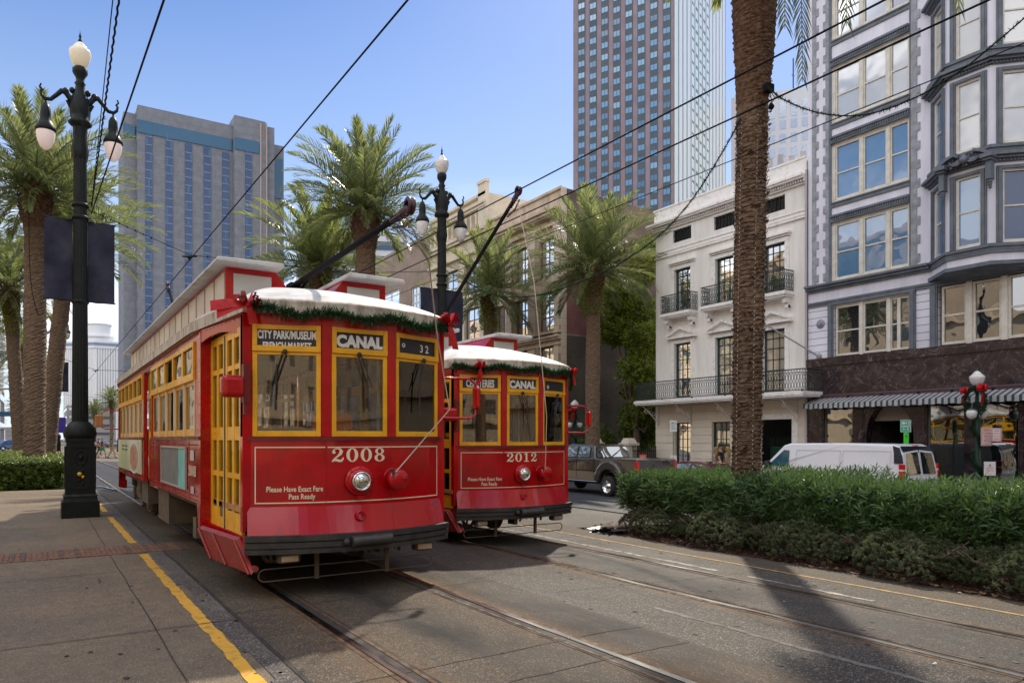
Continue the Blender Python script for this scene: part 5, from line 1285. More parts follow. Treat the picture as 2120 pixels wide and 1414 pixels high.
# ===== the blocks on the opposite side of the street and behind the camera (seen in the glass)
M_opp = mat('buff_stone', (.74,.58,.38), .8, col2=(.60,.46,.30), scale=.7)
def plain_block(O, A, N, a0, a1, h, lab, dp=20, wm=None):
    fc = Face(O, A, N); b0 = fc.P(a0, 0, 0); ob = thing('facing_building', lab, 'building', b0, 'blocks on the sides of the street behind the camera'); mb = MB(); ops = []; zz = 4.5
    while zz+2.4 < h: ops += [(a, a+1.6, zz, zz+2.2) for a in frange(a0+1.2, a1-2.8, 4.0)]; zz += 3.8
    fc.wall(mb, a0, a1, -.5, h, ops, .3); 
    for a in (a0, a1): mb.quad(fc.P(a,0,-.5), fc.P(a,-dp,-.5), fc.P(a,-dp,h), fc.P(a,0,h))
    mb.quad(fc.P(a0,0,h), fc.P(a1,0,h), fc.P(a1,-dp,h), fc.P(a0,-dp,h)); mb.build('wall', M_opp, ob)
    mb = MB(); fc.box(mb, a0, a1, .002, .6, h-.8, h-.4); fc.box(mb, a0, a1, .002, .4, 3.6, 3.9); mb.build('cornice', M_opp, ob); w0 = None
    for (a, b, z0, z1) in ops:
        if w0 is None: w0 = window(fc, ob, a, b, z0, z1, M_frame, P_dark, -.2, .08); ref = (a, z0)
        else: v = fc.A*(a-ref[0]); dup(w0, (v.x, v.y, z0-ref[1]), parent=ob)
OL = ((-24,0,0),(0,1,0),(1,0,0)); OR = ((26,0,0),(0,1,0),(-1,0,0)); OB = ((0,-70,0),(1,0,0),(0,1,0))
for a0, a1, h, lab in ((-66,-35,22,'buff block on the left side of the street, farthest behind the camera'), (-34,-8,15,'buff block on the left side of the street just behind the camera'), (-7.5,14,19,'buff block straight across the street from the marble shopfront'), (14.5,40,14,'low buff block across the street beyond the tall one'), (41,75,24,'tall buff block on the left side, level with the far lamp posts'), (76,130,18,'long buff block on the left side of the far street'), (131,230,26,'farthest long block on the left side of the street')): plain_block(*OL, a0, a1, h, lab)
for a0, a1, h, lab in ((-30,1.5,17,'buff block on the right side next to the lavender building, out of frame'), (-66,-31,24,'buff block on the right side, farthest behind the camera')): plain_block(*OR, a0, a1, h, lab)
for a0, a1, h, lab in ((-44,-14,26,'buff block closing the view behind the camera, on the left'), (-13,12,18,'buff block closing the view straight behind the camera'), (13,46,30,'tall buff block closing the view behind the camera, on the right')): plain_block(*OB, a0, a1, h, lab)

# ===== pink granite tower
M_pink = mat('pink_granite', (.25,.185,.21), .6, var=.1, scale=.2)
M_tband = mat('dark_tower_spandrel', (.035,.06,.085), .3, var=.15, scale=.3)
M_twin = opaque_pane('tower_window_glass', (.06,.22,.42), .0)
M_tgl = mat('glare_white_pier', (.9,.9,.88), .25, 0, spec=.8)  # white pier colour stands in for sun glare on this face
Zk = 232.0; K = UZ(1395, YH, Zk); K.z = 0
def camdir(lx, lz): v = Vector((lx*C_+lz*S_, -lx*S_+lz*C_, 0)); return nrm(v)
dL = camdir(-2473, 1513); dR = camdir(1985-1060, 1513)
nL = -dR; nR = -dL
Lw = 35.6; Rw = 60.0; TH_ = 192
tw = thing('skyscraper', 'pink granite skyscraper with dark window columns and a glare-white ribbed side, right of centre', 'skyscraper', tuple(K))
fL = Face(K, dL, nL); fR_ = Face(K, dR, nR)
def towerbox(mb, K, d1, l1, d2, l2, z0, z1):
    a = K; b = K+d1*l1; c = K+d1*l1+d2*l2; d = K+d2*l2
    mb.hexa([(p.x,p.y,z0) for p in (a,b,c,d)], [(p.x,p.y,z1) for p in (a,b,c,d)])
mb = MB(); towerbox(mb, K, dL, Lw, dR, Rw, 0, TH_); mb.build('tower_wall', M_pink, tw)
mb = MB(); cw = Lw/8; colx = []
for i in range(8):
    a0 = .95+i*(Lw-1.2)/8; a1 = a0+(Lw-1.2)/8*.62; colx.append((a0, a1)); fL.box(mb, a0, a1, .0, .12, 8, TH_-4)
mb.build('dark_column', M_tband, tw)
wins = []
for i, (a0, a1) in enumerate(colx):
    z = 40 + (1.3 if i % 2 else 0)
    while z < 150: wins.append((i, a0+.25, a1-.25, z, z+1.75)); z += 3.95
wins.sort(key=lambda w: (w[0]*1.0 - (w[3]-40)*.0))
protos = {}; rw = random.Random(3); M_twb = opaque_pane('tower_window_blind', (.15,.33,.50), .0); M_twd = opaque_pane('tower_window_dark', (.02,.12,.25), .0); TWM = [M_twin, M_twb, M_twd]
for n_, (i, a0, a1, z0, z1) in enumerate(wins[:100]):
    kk = rw.choice((0,0,0,1,2))
    if kk not in protos:
        mb = MB(); fL.box(mb, a0, a1, .12, .2, z0, z1); mb.mi = 1; fL.box(mb, (a0+a1)/2-.05, (a0+a1)/2+.05, .2, .24, z0, z1); protos[kk] = (mb.build('window', [TWM[kk], M_tband], tw), a0, z0)
    else:
        first, b0, c0 = protos[kk]; v = dL*(a0-b0); dup(first, (v.x, v.y, z0-c0), parent=tw)
mb = MB()
for (i, a0, a1, z0, z1) in wins[100:]:
    mb.mi = rw.choice((0,0,0,2,3)); fL.box(mb, a0, a1, .12, .2, z0, z1); mb.mi = 1; fL.box(mb, (a0+a1)/2-.05, (a0+a1)/2+.05, .2, .24, z0, z1)
tag(mb.build('windows', [M_twin, M_tband, M_twb, M_twd], tw), kind='stuff')
nfin = 14
for i in range(nfin):
    mb = MB(); a0 = .4+i*(Rw-.6)/nfin; fR_.box(mb, a0, a0+(Rw-.6)/nfin*.74, .0, .25, 5, TH_-2)
    for z in frange(20, 185, 3.95): 
        if 4 <= i <= 8: mb.mi = 1; fR_.box(mb, a0+(Rw/nfin)*.1, a0+(Rw/nfin)*.60, .25, .29, z, z+1.1 if i % 2 else z+.8); mb.mi = 0
    mb.build('glare_pier', [M_tgl, mat('pale_green_glass', (.10,.26,.20), .1)], tw)
mb = MB(); fR_.box(mb, .2, Rw-.1, .0, .1, 5, TH_-3); mb.build('green_glass_wall', mat('green_tower_glass', (.02,.12,.07), .3), tw)

# white gridded tower behind, small classical block with piers under it
M_wt = mat('pale_concrete', (.62,.62,.66), .7); M_wtw = opaque_pane('blue_grey_panes', (.10,.16,.28), .25)
Zq = 300; o = UZ(1535, YH, Zq); o.z = 0; A_ = camdir(1.0, -.36); N_ = Vector((A_.y, -A_.x, 0)); N_ = N_ if N_.dot(o) < 0 else -N_
wt = thing('office_tower', 'pale gridded office tower behind the palm trunk, with a rooftop mast', 'office tower', tuple(o)); fw2 = Face(o, A_, N_)
mb = MB(); fw2.box(mb, -4, 34, -30, 0, 0, 142); mb.build('tower_wall', M_wt, wt); fi = None
for r_ in range(12):
    for c_ in range(8):
        a0 = -2+c_*4.2; z0 = 138-r_*5.6-(6 if r_ else 4)
        h_ = 4 if r_ else 7
        if fi is None or r_ == 0:
            mb = MB(); fw2.box(mb, a0, a0+2.3, 0, .1, z0-(0 if r_ else 3), z0+3.6); w_ = mb.build('window', M_wtw, wt)
            if r_: fi = (w_, a0, z0)
        elif r_ == 1 and fi is None: pass
        else: v = A_*(a0-fi[1]); dup(fi[0], (v.x, v.y, z0-fi[2]), parent=wt)
mb = MB(); p_ = Vector(fw2.P(20,-8,142)); mb.tube([p_, p_+Vector((0,0,16))], .25, 5); mb.tube([p_+Vector((-1,0,9)), p_+Vector((1,0,9))], .12, 4); mb.tube([p_+Vector((8,-6,0)), p_+Vector((8,-6,3))], 1.2, 8); mb.build('roof_mast', M_iron, wt)
o = UZ(1520, YH, 150); o.z = 0; A_ = camdir(1, -.42); N_ = Vector((A_.y, -A_.x, 0)); N_ = N_ if N_.dot(o) < 0 else -N_
sp_ = thing('stone_tower', 'pale weathered stone tower with pier topped parapet just above the white house roof', 'building', tuple(o)); fs_ = Face(o, A_, N_)
mb = MB(); fs_.box(mb, 0, 18, -14, 0, 0, 55); mb.build('wall', mat('weathered_stone', (.42,.40,.40), .9, var=.3, scale=.5), sp_); mb = MB()
for k in range(9): fs_.box(mb, k*2.1, k*2.1+1.1, -.2, .5, 40, 58.5-(k%2)*.6); 
mb.build('parapet_pier', mat('weathered_stone', (.42,.40,.40)), sp_)

# ===== hotel tower
M_hot = brickmat('hotel_concrete', (.205,.21,.235), (.195,.20,.225), (.16,.165,.185), 'XZ', 9, 3.1, .12, .10)
M_hotg = opaque_pane('hotel_blue_glass', (.004,.045,.15), .0)
M_hotb = opaque_pane('hotel_band_glass', (.006,.09,.18), .0)
Th = 300.0; FH = Face((0, Th, 0), (1,0,0), (0,-1,0))
def hu(x, T=Th): return T*ray(x)
def hz(x, y, T=Th): u = hu(x, T); return zAt(y, u, T)
H = thing('hotel_tower', 'grey concrete slab hotel tower with blue window columns behind the tram roof', 'hotel', (hu(285), Th, 0))
zt_ = hz(285, 217); zr = hz(480, 252)
mb = MB(); FH.box(mb, hu(285), hu(482), -25, 0, 0, zt_); FH.box(mb, hu(258), hu(285), -25, -4, 0, zt_-2); FH.box(mb, hu(482), hu(546), -25, 3, 0, hz(480,249)+1); FH.box(mb, hu(546), hu(566), -25, 1.5, 0, hz(546,264)); FH.box(mb, hu(566), hu(596), -28, -6, 0, hz(566,287)); mb.build('tower_wall', M_hot, H)
mb = MB(); zb0, zb1 = hz(285,274), hz(285,248)
for q_ in ((hu(283.5), hu(481), .0, .4, zb0, zb1), (hu(258)-.2, hu(283), -4, -3.7, zb0-1, zb1-1), (hu(483), hu(532), 3, 3.4, zb0, zb1), (hu(567), hu(593), -6, -5.6, hz(567,400), hz(567,317))): mb = MB(); FH.box(mb, *q_); mb.build('glass_band', M_hotb, H)
for (x0, x1, d, ya) in ((301,315,0,277),(343,357,0,284),(383,397,0,297),(422,436,0,305),(460,474,0,315),(504,517,3,315)):
    mb = MB(); zt2 = hz(x0, ya); FH.box(mb, hu(x0), hu(x1), d, d+.35, 10, zt2)
    z = 20; mb.mi = 1; rq = random.Random(int(x0))
    while z < zt2-1:
        mb.mi = 1; FH.box(mb, hu(x0), hu(x1), d+.35, d+.5, z, z+.35)
        if rq.random() < .3: w3 = (hu(x1)-hu(x0))/3; k3 = rq.randrange(3); mb.mi = 2; FH.box(mb, hu(x0)+w3*k3, hu(x0)+w3*(k3+1), d+.35, d+.42, z+.5, z+2.9)
        z += 3.1
    mb.build('window_column', [M_hotg, mat('pale_floor_line', (.20,.24,.30), .6), mat('drawn_curtain', (.05,.13,.24), .5)], H)
mb = MB(); 
for x in (534, 546): FH.box(mb, hu(x), hu(x)+.5, 3.0, 3.5, 5, hz(x,262)); 
mb.build('corner_fin', mat('pinkish_concrete', (.42,.32,.28), .8), H)
# ===== office block seen between the palms
o = UZ(640, YH, 170); o.z = 0; A_ = camdir(1, .1); N_ = Vector((A_.y, -A_.x, 0)); N_ = N_ if N_.dot(o) < 0 else -N_
ob = thing('banded_office', 'white and blue banded office building glimpsed between the middle palms', 'building', tuple(o)); fo = Face(o, A_, N_)
mb = MB(); fo.box(mb, -3, 22.5, -15, 0, 0, 50); mb.build('wall', mat('white_bands', (.55,.56,.58), .6), ob)
for z in frange(15, 46, 3.4): mb = MB(); fo.box(mb, -2.5, 22, 0, .3, z, z+1.9); mb.build('window_band', M_hotg, ob)
# ===== distant ribbed tower, square turned towards us with a drum on top
Zw = 780; k0 = UZ(196, YH, Zw); k0.z = 0; a_ = camdir(-1, .22); b_ = camdir(.82, .57)
wtc = thing('ribbed_tower', 'far white ribbed office tower with a round top, behind the black lamp post', 'skyscraper', tuple(k0))
hL, hR = 38, 38; zt3 = zAt(705, k0.x, k0.y)
mb = MB(); towerbox(mb, k0, a_, hL, b_, hR, 0, zt3-6); mb.build('tower_wall', mat('blue_grey_recess', (.26,.30,.38), .5), wtc)
mb = MB()
for (d_, L_, n_) in ((a_, hL, Vector((-b_.x,-b_.y,0))), (b_, hR, Vector((-a_.x,-a_.y,0)))):
    f_ = Face(k0, d_, n_)
    for i in range(16): f_.box(mb, i*L_/15.5, i*L_/15.5+1.35, 0, 1.2, 0, zt3-8)
mb.build('rib', mat('bright_white_rib', (.78,.76,.74), .6), wtc)
mb = MB(); q0 = k0-a_*2-b_*2; towerbox(mb, q0, a_, hL+4, b_, hR+4, zt3-8, zt3-5.5); towerbox(mb, q0, a_, hL+4, b_, hR+4, zt3-2.2, zt3); mb.build('cap', mat('cap_white', (.75,.75,.75), .6), wtc)
mb = MB(); q1 = k0+a_*0+b_*0; towerbox(mb, k0-a_*1-b_*1, a_, hL+2, b_, hR+2, zt3-5.5, zt3-2.2); mb.build('cap_windows', mat('blue_grey_recess', (.26,.30,.38)), wtc)
mc = k0+a_*(hL*.5)+b_*(hR*.5); zt4 = zAt(672, mc.x, mc.y); mb = MB(); mb.lathe([(13,zt3-1),(13,zt3+4),(15,zt3+4.5),(15,zt3+6),(11,zt3+6),(11,zt4-2),(12,zt4-1),(12,zt4),(0.1,zt4)], 28, (mc.x,mc.y,0), smooth=False); mb.build('round_top', mat('cap_white', (.75,.75,.75)), wtc)
# far low blocks closing the street on the left
random.seed(12)
FBL = [(-30,-8,180,14,'low pale shop row far off at the left edge of the street'),(-62,-30,230,26,'cream office block far away at the left edge'),(30,60,230,24,'far brown block hidden behind the first tram'),(14,40,520,22,'distant grey building closing the street beyond the trams'),(-30,10,640,10,'long low pale building at the very end of the street')]
for (u0, u1, t, h, lab) in FBL:
    b = thing('distant_building', lab, 'building', (u0, t, 0), 'distant buildings at the end of the street'); mb = MB(); mb.box(u0, u1, t, t+60, -.5, h); mb.build('wall', mat('distant_wall_%d' % (h%3), [(.45,.42,.38),(.36,.33,.31),(.5,.48,.46)][h%3], .8, var=.2, scale=.1), b)
    for z in frange(4, h-3, 4):
        mb = MB(); mb.box(u0+1, u1-1, t-.2, t, z, z+1.6); mb.box(u0-.2 if u0 > 0 else u1, u0 if u0 > 0 else u1+.2, t+1, t+58, z, z+1.6); mb.build('window_band', P_dark, b)
# white tower cut by the left frame edge
mb = MB(); p_ = UZ(-14, YH, 420); q_ = UZ(7, YH, 420); zz_ = zAt(660, q_.x, q_.y)
wl_ = thing('white_tower', 'sliver of a white balconied tower at the left edge of the photo', 'building', (p_.x, p_.y, 0)); mb.box(p_.x-20, q_.x, q_.y, q_.y+25, 0, zz_); mb.build('wall', mat('white_tower_wall', (.7,.7,.7), .7), wl_)
mb = MB()
for z in frange(6, zz_-2, 3.2): mb.box(p_.x-20, q_.x+.3, q_.y-1.2, q_.y, z, z+.9)
mb.build('balcony', mat('white_tower_wall', (.7,.7,.7)), wl_)
# ---------------------------------------------------------------- street lamps
def flut(n, d): return lambda a, h: 1 + d*math.cos(n*a)
def acorn(mb, c, s=1.0):
    x, y, z = c; mb.lathe([(.10*s,0),(.14*s,.03*s),(.185*s,.09*s),(.225*s,.17*s),(.25*s,.25*s),(.262*s,.32*s),(.255*s,.37*s),(.24*s,.385*s),(.205*s,.41*s),(.18*s,.425*s),(.175*s,.44*s),(.14*s,.48*s),(.125*s,.49*s),(.12*s,.505*s),(.08*s,.54*s),(.05*s,.56*s),(.001,.575*s)], 20, (x,y,z))
def make_lamp(label, lit=False):
    L = thing('street_lamp', label, 'street lamp')
    mb = MB()
    for (w, z0, z1, w2) in ((.435,0,.34,.43),(.40,.34,.40,.38),(.385,.40,.46,.37),(.40,.46,.50,.36),(.345,.50,1.62,.315),(.335,1.62,1.70,.335)):
        mb.hexa([(-w,-w,z0),(w,-w,z0),(w,w,z0),(-w,w,z0)], [(-w2,-w2,z1),(w2,-w2,z1),(w2,w2,z1),(-w2,w2,z1)])
    for sx, sy in ((0,-1),(-1,0),(1,0),(0,1)):      # raised panels and rosettes
        n = Vector((sx, sy, 0)); a = Vector((-sy, sx, 0))
        for (u0, u1, z0, z1) in ((-.24,-.21,.62,1.5),(.21,.24,.62,1.5),(-.24,.24,.60,.63),(-.24,.24,1.50,1.53)):
            c = n*(.335) + a*((u0+u1)/2) + Vector((0,0,(z0+z1)/2)); mb.rbox(c, a, n, Vector((0,0,1)), (u1-u0)/2, .02, (z1-z0)/2)
        c = n*.325 + Vector((0,0,1.28)); 
        mb.tube([c+a*.13*math.cos(q)+Vector((0,0,.15*math.sin(q))) for q in frange(0, 6.283, .45)], .022, 6); mb.ball(tuple(c), .06, 8, 6)
        for k in range(5): mb.ball(tuple(n*.335+a*(.04*((-1)**k))+Vector((0,0,.72+.07*k))), .035, 6, 5)
    mb.lathe([(.30,1.68),(.35,1.72),(.37,1.80),(.33,1.92),(.24,2.02),(.20,2.06)], 24, (0,0,0), flute=flut(12,.06))
    base = mb.build('base', M_iron, L)
    mb = MB(); prof = [(.185-.045*(z-2.04)/6.6, z) for z in frange(2.04, 8.5, 1.1)]; mb.lathe(prof, 64, (0,0,0), flute=flut(16,.055))
    for z in (4.62, 6.45, 6.72): mb.lathe([(.19,z),(.21,z+.02),(.21,z+.06),(.17,z+.08)], 20)
    mb.lathe([(.15,7.75),(.17,7.8),(.19,7.95),(.15,8.2),(.16,8.45)], 24, flute=flut(8,.08))
    mb.build('post', M_iron, L)
    mb = MB(); mb.lathe([(.15,8.45),(.26,8.50),(.27,8.56),(.20,8.62),(.23,8.72),(.24,8.9),(.19,9.1),(.12,9.25),(.10,9.35),(.13,9.40),(.09,9.45),(.10,9.52),(.17,9.62),(.17,9.72),(.12,9.76)], 22, flute=flut(8,.05))
    for s in (-1, 1):
        P = [(.15*s,0,8.95),(.32*s,0,9.14),(.42*s,0,9.16),(.52*s,0,9.06),(.66*s,0,8.93),(.78*s,0,8.92),(.86*s,0,8.98),(.88*s,0,9.07),(.83*s,0,9.11)]
        mb.tube(P, [.07,.065,.06,.05,.045,.04,.035,.03,.02], 8); mb.ball((.33*s,0,9.17), .08, 8, 6); mb.ball((.18*s,0,9.22), .07, 8, 6)
        mb.tube([(.30*s,0,8.98),(.22*s,0,8.84),(.18*s,0,8.7)], .035, 6); mb.tube([(.84*s,0,9.1),(.90*s,0,9.16),(.87*s,0,9.22)], .022, 6)
        mb.tube([(.77*s,0,8.92),(.77*s,0,8.80)], .025, 6)
    arms = mb.build('arms', M_iron, L)
    for s in (-1, 1):
        mb = MB(); mb.lathe([(.02,8.84),(.07,8.80),(.11,8.72),(.12,8.58),(.12,8.46),(.17,8.40),(.235,8.30),(.245,8.24),(.215,8.22)], 20, (.77*s,0,0)); h = mb.build('lamp_hood', M_iron, L)
        mb = MB(); mb.lathe([(.215,8.23),(.215,8.16),(.19,8.02),(.13,7.90),(.06,7.845),(.001,7.83)], 20, (.77*s,0,0)); mb.build('globe', M_lit if lit else M_globe, h)
    mb = MB(); acorn(mb, (0,0,9.74)); mb.build('globe', M_lit2 if lit else M_globe, L); mb = MB(); mb.lathe([(.03,10.30),(.05,10.33),(.02,10.38),(.035,10.42),(.01,10.50),(.001,10.56)], 10); mb.build('finial', M_iron, L)
    return L
def emis(name, c, st, base=(.8,.76,.7)):
    m = mat(name, base, .25); b = m.node_tree.nodes['Principled BSDF']; b.inputs['Emission Color'].default_value = (*c,1); b.inputs['Emission Strength'].default_value = st; return m
M_lit = emis('lit_lamp_glass', (1,.66,.50), .09, (.80,.72,.72)); M_lit2 = emis('lit_acorn_glass', (1,.72,.30), .10, (.70,.68,.60))
def banner(loc, label, z0=4.68, z1=6.42, w=.52, group=None):
    t = thing('banner', label, 'banner', loc, group)
    x, y, g = loc
    for s in (-1, 1):
        mb = MB(); n = 8; V = []
        for i in range(n+1):
            for j in range(9):
                V.append((x+s*(.14+w*i/n), y+.025*math.sin(j*.9+i*.7), g+z0+(z1-z0)*j/8 - .02*math.sin(i*.5)))
        mb.smooth = True; mb.add(V, [(i*9+j, (i+1)*9+j, (i+1)*9+j+1, i*9+j+1) for i in range(n) for j in range(8)]); mb.build('banner_cloth', M_banner, t)
        for z in (z0, z1): mb = MB(); mb.tube([(x+s*.12, y, g+z), (x+s*(.16+w), y, g+z)], .016, 6); mb.build('banner_rod', M_iron, t)
    return t
lamp1 = make_lamp('large black cast iron lamp post nearest the camera, lit globes, left of the red tram', True); lamp1.location = (.74, 18.45, 0); lamp1.scale = (.82,.82,1)
mb = MB(); mb.ball((.74-.02, 18.45-.31, .93), .05, 8, 6); mb.ball((.74+.04, 18.45-.31, .87), .035, 8, 6); tag(mb.build('padlock', mat('brass_yellow', (.65,.40,.03), .4, .3)), 'yellow padlock hanging on the base of the nearest black lamp post', 'padlock')
lamp2 = make_lamp('black cast iron lamp post rising behind the two trams, unlit globes', False); lamp2.location = (9.95, 19.2, -.27); lamp2.scale = (.82,.82,1)
banner((.74, 18.45, 0), 'plain navy blue banner pair on the nearest black lamp post')
banner((9.95, 19.2, -.27), 'plain navy blue banner pair on the lamp post behind the trams', 4.4, 6.35, .56)
far = [(.8, 53, 'black lamp post with navy banner behind the left palm trunks'), (.8, 88, 'second far lamp post along the left palm row, just behind the nearest pole'), (9.9, 122, 'far black lamp post just left of the rear end of tram 2008'), (.8, 160, 'farthest small lamp post at the end of the left palm row')]
for i, (u, t, lab) in enumerate(far):
    dup(lamp2, (u, t, gz(u)), label=lab, group='lamp posts receding down the median')
    if i == 0: banner((u, t, 0), 'navy banner pair on the lamp post behind the left palm trunks', 4.6, 6.4, .56)
# short sidewalk lamps
def small_lamp(label, loc):
    L = thing('sidewalk_lamp', label, 'street lamp'); mb = MB()
    mb.lathe([(.22,0),(.22,.12),(.17,.2),(.16,.6),(.11,.8),(.09,.9),(.065,1.0)], 18, flute=flut(8,.04)); mb.lathe([(.065,1.0),(.055,2.4),(.05,3.5),(.10,3.55),(.07,3.62),(.12,3.72)], 18); 
    for s in (-1, 1): mb.tube([(0,0,3.1),(.15*s,0,3.2),(.3*s,0,3.15),(.34*s,0,3.02)], .025, 6); mb.lathe([(.03,3.02),(.12,2.98),(.13,2.94)], 12, (.34*s,0,0))
    mb.build('post', M_grn, L)
    for s in (-1, 1): mb = MB(); mb.lathe([(.13,2.94),(.16,2.86),(.13,2.74),(.07,2.68),(.001,2.66)], 16, (.34*s,0,0)); mb.build('globe', M_globe, L)
    mb = MB(); acorn(mb, (0,0,3.70), .85); mb.build('globe', M_globe, L); mb = MB(); mb.lathe([(.04,4.18),(.02,4.24),(.001,4.32)], 8); mb.build('finial', M_grn, L)
    L.location = loc; return L
slU = 24.7
sl1 = small_lamp('short green sidewalk lamp with wreath and parking signs in front of the marble shopfront', (slU, T26(2023, slU), SW))
sl2 = small_lamp('short green sidewalk lamp with Christmas wreath just right of tram 2012', (slU, T26(1190, slU), SW))
random.seed(77)
for (L, wh) in ((sl1, 'by the marble shopfront'), (sl2, 'right of tram 2012')):
    x, y, z = L.location; mb = MB(); pts = [(x-.18, y+.30*math.cos(a)-.03, z+3.22+.42*math.sin(a)) for a in frange(0, 6.283, .4)]; garland_curve(mb, pts, .09, 150, .13)
    w = mb.build('wreath', M_garl); tag(w, 'green wreath on the sidewalk lamp %s' % wh, 'wreath', 'wreaths on the sidewalk lamps')
    mb = MB(); bow(mb, (x-.32, y-.25, z+3.55), 1.6, ((-.05,-.03,-.3),(.05,-.03,-.25))); bow(mb, (x-.25, y+.30, z+3.5), 1.3, ((-.05,-.03,-.3),)); tag(mb.build('ribbon_bow', M_bow), 'red bows tied on the wreath %s' % wh, 'bow', 'red bows on the wreaths')
    mb = MB(); pts = [(x+.13*math.cos(a*2.2)-.05, y+.13*math.sin(a*2.2), z+2.7-a*.33) for a in frange(0, 7.6, .25)]; garland_curve(mb, pts, .07, 170, .12); tag(mb.build('garland', M_garl), 'green garland wound down the sidewalk lamp %s' % wh, 'garland', 'garlands wound round the sidewalk lamps')

# ---------------------------------------------------------------- signs
def sign(name, label, c, w, h, face, lines, cat='sign', post=None, ink=None, border=None, facing=Vector((-1,0,0))):
    t = thing(name, label, cat, c); c = Vector(c); f = nrm(facing); a = Vector((-f.y, f.x, 0)); a = -a
    def P(x, d, z): return tuple(c + a*x + f*d + Vector((0,0,z)))
    a2 = a
    mb = MB(); mb.hexa([P(-w/2,.012,-h/2),P(w/2,.012,-h/2),P(w/2,0,-h/2),P(-w/2,0,-h/2)], [P(-w/2,.012,h/2),P(w/2,.012,h/2),P(w/2,0,h/2),P(-w/2,0,h/2)]); pl = mb.build('plate', face, t, bevel=.01)
    ink = ink or mat('red_ink', (.55,.02,.03), .6)
    mb = MB()
    for (s, z, size, xs) in lines: put2d(mb, text2d(s, size, size*.02, xs), lambda x, y: P(-x if False else x, .016, z+y))
    if border:
        for (x0, x1, z0, z1) in ((-w/2+.015,w/2-.015,h/2-.03,h/2-.018),(-w/2+.015,w/2-.015,-h/2+.018,-h/2+.03),(-w/2+.015,-w/2+.027,-h/2+.03,h/2-.03),(w/2-.027,w/2-.015,-h/2+.03,h/2-.03)): mb.quad(P(x0,.016,z0),P(x1,.016,z0),P(x1,.016,z1),P(x0,.016,z1))
    if mb.v: mb.build('sign_lettering', ink, pl)
    if post is not None: mb = MB(); mb.tube([P(0,-.02,post-c.z), P(0,-.02,h/2+.03)], .025, 6); mb.build('post', mat('galvanised_post', (.25,.27,.27), .5, .5), t)
    return t
M_sw = mat('white_sign_face', (.72,.70,.70), .5); M_sg = mat('green_sign_face', (.03,.30,.20), .5); M_gi = mat('green_ink', (.02,.25,.16), .6); M_pk = mat('pinkish_sign_face', (.62,.50,.48), .5)
su = slU-.22
def sp(x, y, u=su): t = T26(x, u); return (u, t, zAt(y, u, t))
fw_ = Vector((-.75,-.66,0))
sign('parking_sign', 'tall white and red parking sign, left one on the sidewalk lamp by the marble shop', sp(2042, 904), .30, .56, M_pk, [('NO', .17, .10, 1), ('PARKING', .09, .055, .9), ('6 AM', .0, .06, 1), ('TO', -.07, .05, 1), ('6 PM', -.14, .06, 1), ('<->', -.23, .07, 1)], border=True, facing=fw_)
sign('tow_sign', 'smaller red and white tow away sign, right one on the shopfront sidewalk lamp', sp(2063, 900), .26, .40, M_sw, [('NO', .09, .08, 1), ('STOPPING', .02, .045, .9), ('TOW AWAY', -.06, .045, .9), ('ZONE', -.14, .06, 1)], border=True, facing=fw_)
sign('notice_sign', 'white notice with red arch emblem low on the sidewalk lamp by the marble shop', sp(2049, 970), .32, .43, M_sw, [('R', .06, .11, 1), ('NOTICE', 0, .05, 1), ('NO PARKING', -.07, .035, 1), ('-----', -.17, .06, 1)], facing=fw_)
sign('parking_sign', 'green and white parking sign on a post in front of the arched shop door', sp(1875, 882, 24.5), .34, .42, M_sg, [('2 HR', .06, .12, 1), ('PARKING', -.03, .07, .8), ('8 - 6', -.13, .09, 1)], post=SW, ink=mat('white_ink', (.8,.8,.8), .6), border=True, facing=fw_)
sign('green_plate', 'bright green narrow plate under the parking sign by the arched shop door', sp(1876, 908, 24.47), .16, .40, mat('bright_green', (.06,.62,.04), .5), [('P', .02, .14, 1)], ink=mat('dark_green_ink', (.01,.1,.02), .6), facing=fw_)
sign('parking_sign', 'small white and green sign on the post before the white house', sp(1394, 882, 24.5), .32, .52, M_sw, [('OK', .08, .16, 1), ('2 HR', -.03, .09, 1), ('PARK', -.14, .08, 1)], post=SW, ink=M_gi, facing=fw_)
sign('notice_sign', 'white notice with red heading low on the post before the white house', sp(1394, 953, 24.45), .32, .46, M_sw, [('R', .08, .11, 1), ('NOTICE', 0, .06, 1), ('-----', -.17, .06, 1)], facing=fw_)
sign('red_sign', 'small red and white notice on a stake beside the garden pier', sp(1331, 950, 24.6), .34, .42, mat('orange_red_sign', (.70,.10,.05), .5), [('FOR', .08, .10, 1), ('SALE', -.04, .10, 1), ('-----', -.16, .06, 1)] and [('+ +', .04, .14, 1), ('===', -.06, .12, 1)], post=SW, ink=mat('white_ink', (.8,.8,.8)), facing=fw_)

# ---------------------------------------------------------------- overhead wires
def wire(label, pts, r=.012, name='overhead_wire', group=None, green=0, cat='wire', m=None, sag=0):
    mb = MB(); mb.tube(pts, r, 6); o = mb.build(name, m or M_wire); return tag(o, label, cat, group)
wire('trolley wire above tram 2008, sloping up to the top left of centre', [(2.97, -12, 5.9), (2.97, 30, 5.9), (2.97, 300, 5.9)], .011)
wire('trolley wire above tram 2012, touched by its raised pole', [(6.98, -12, 6.0), (6.98, 30, 6.0), (6.98, 300, 6.0)], .011)
wire('thick feeder cable running just below the trolley wire at the right', [(8.35, -12, 6.26), (8.35, 19, 6.3), (8.35, 54, 6.2), (8.35, 300, 6.2)], .012)
wire('thinnest overhead wire, lowest of the wires crossing the right buildings', [(10.5, -12, 6.7), (10.5, 30, 6.72), (10.5, 300, 6.7)], .008)
la = Vector((.95, 18.4, 6.75))
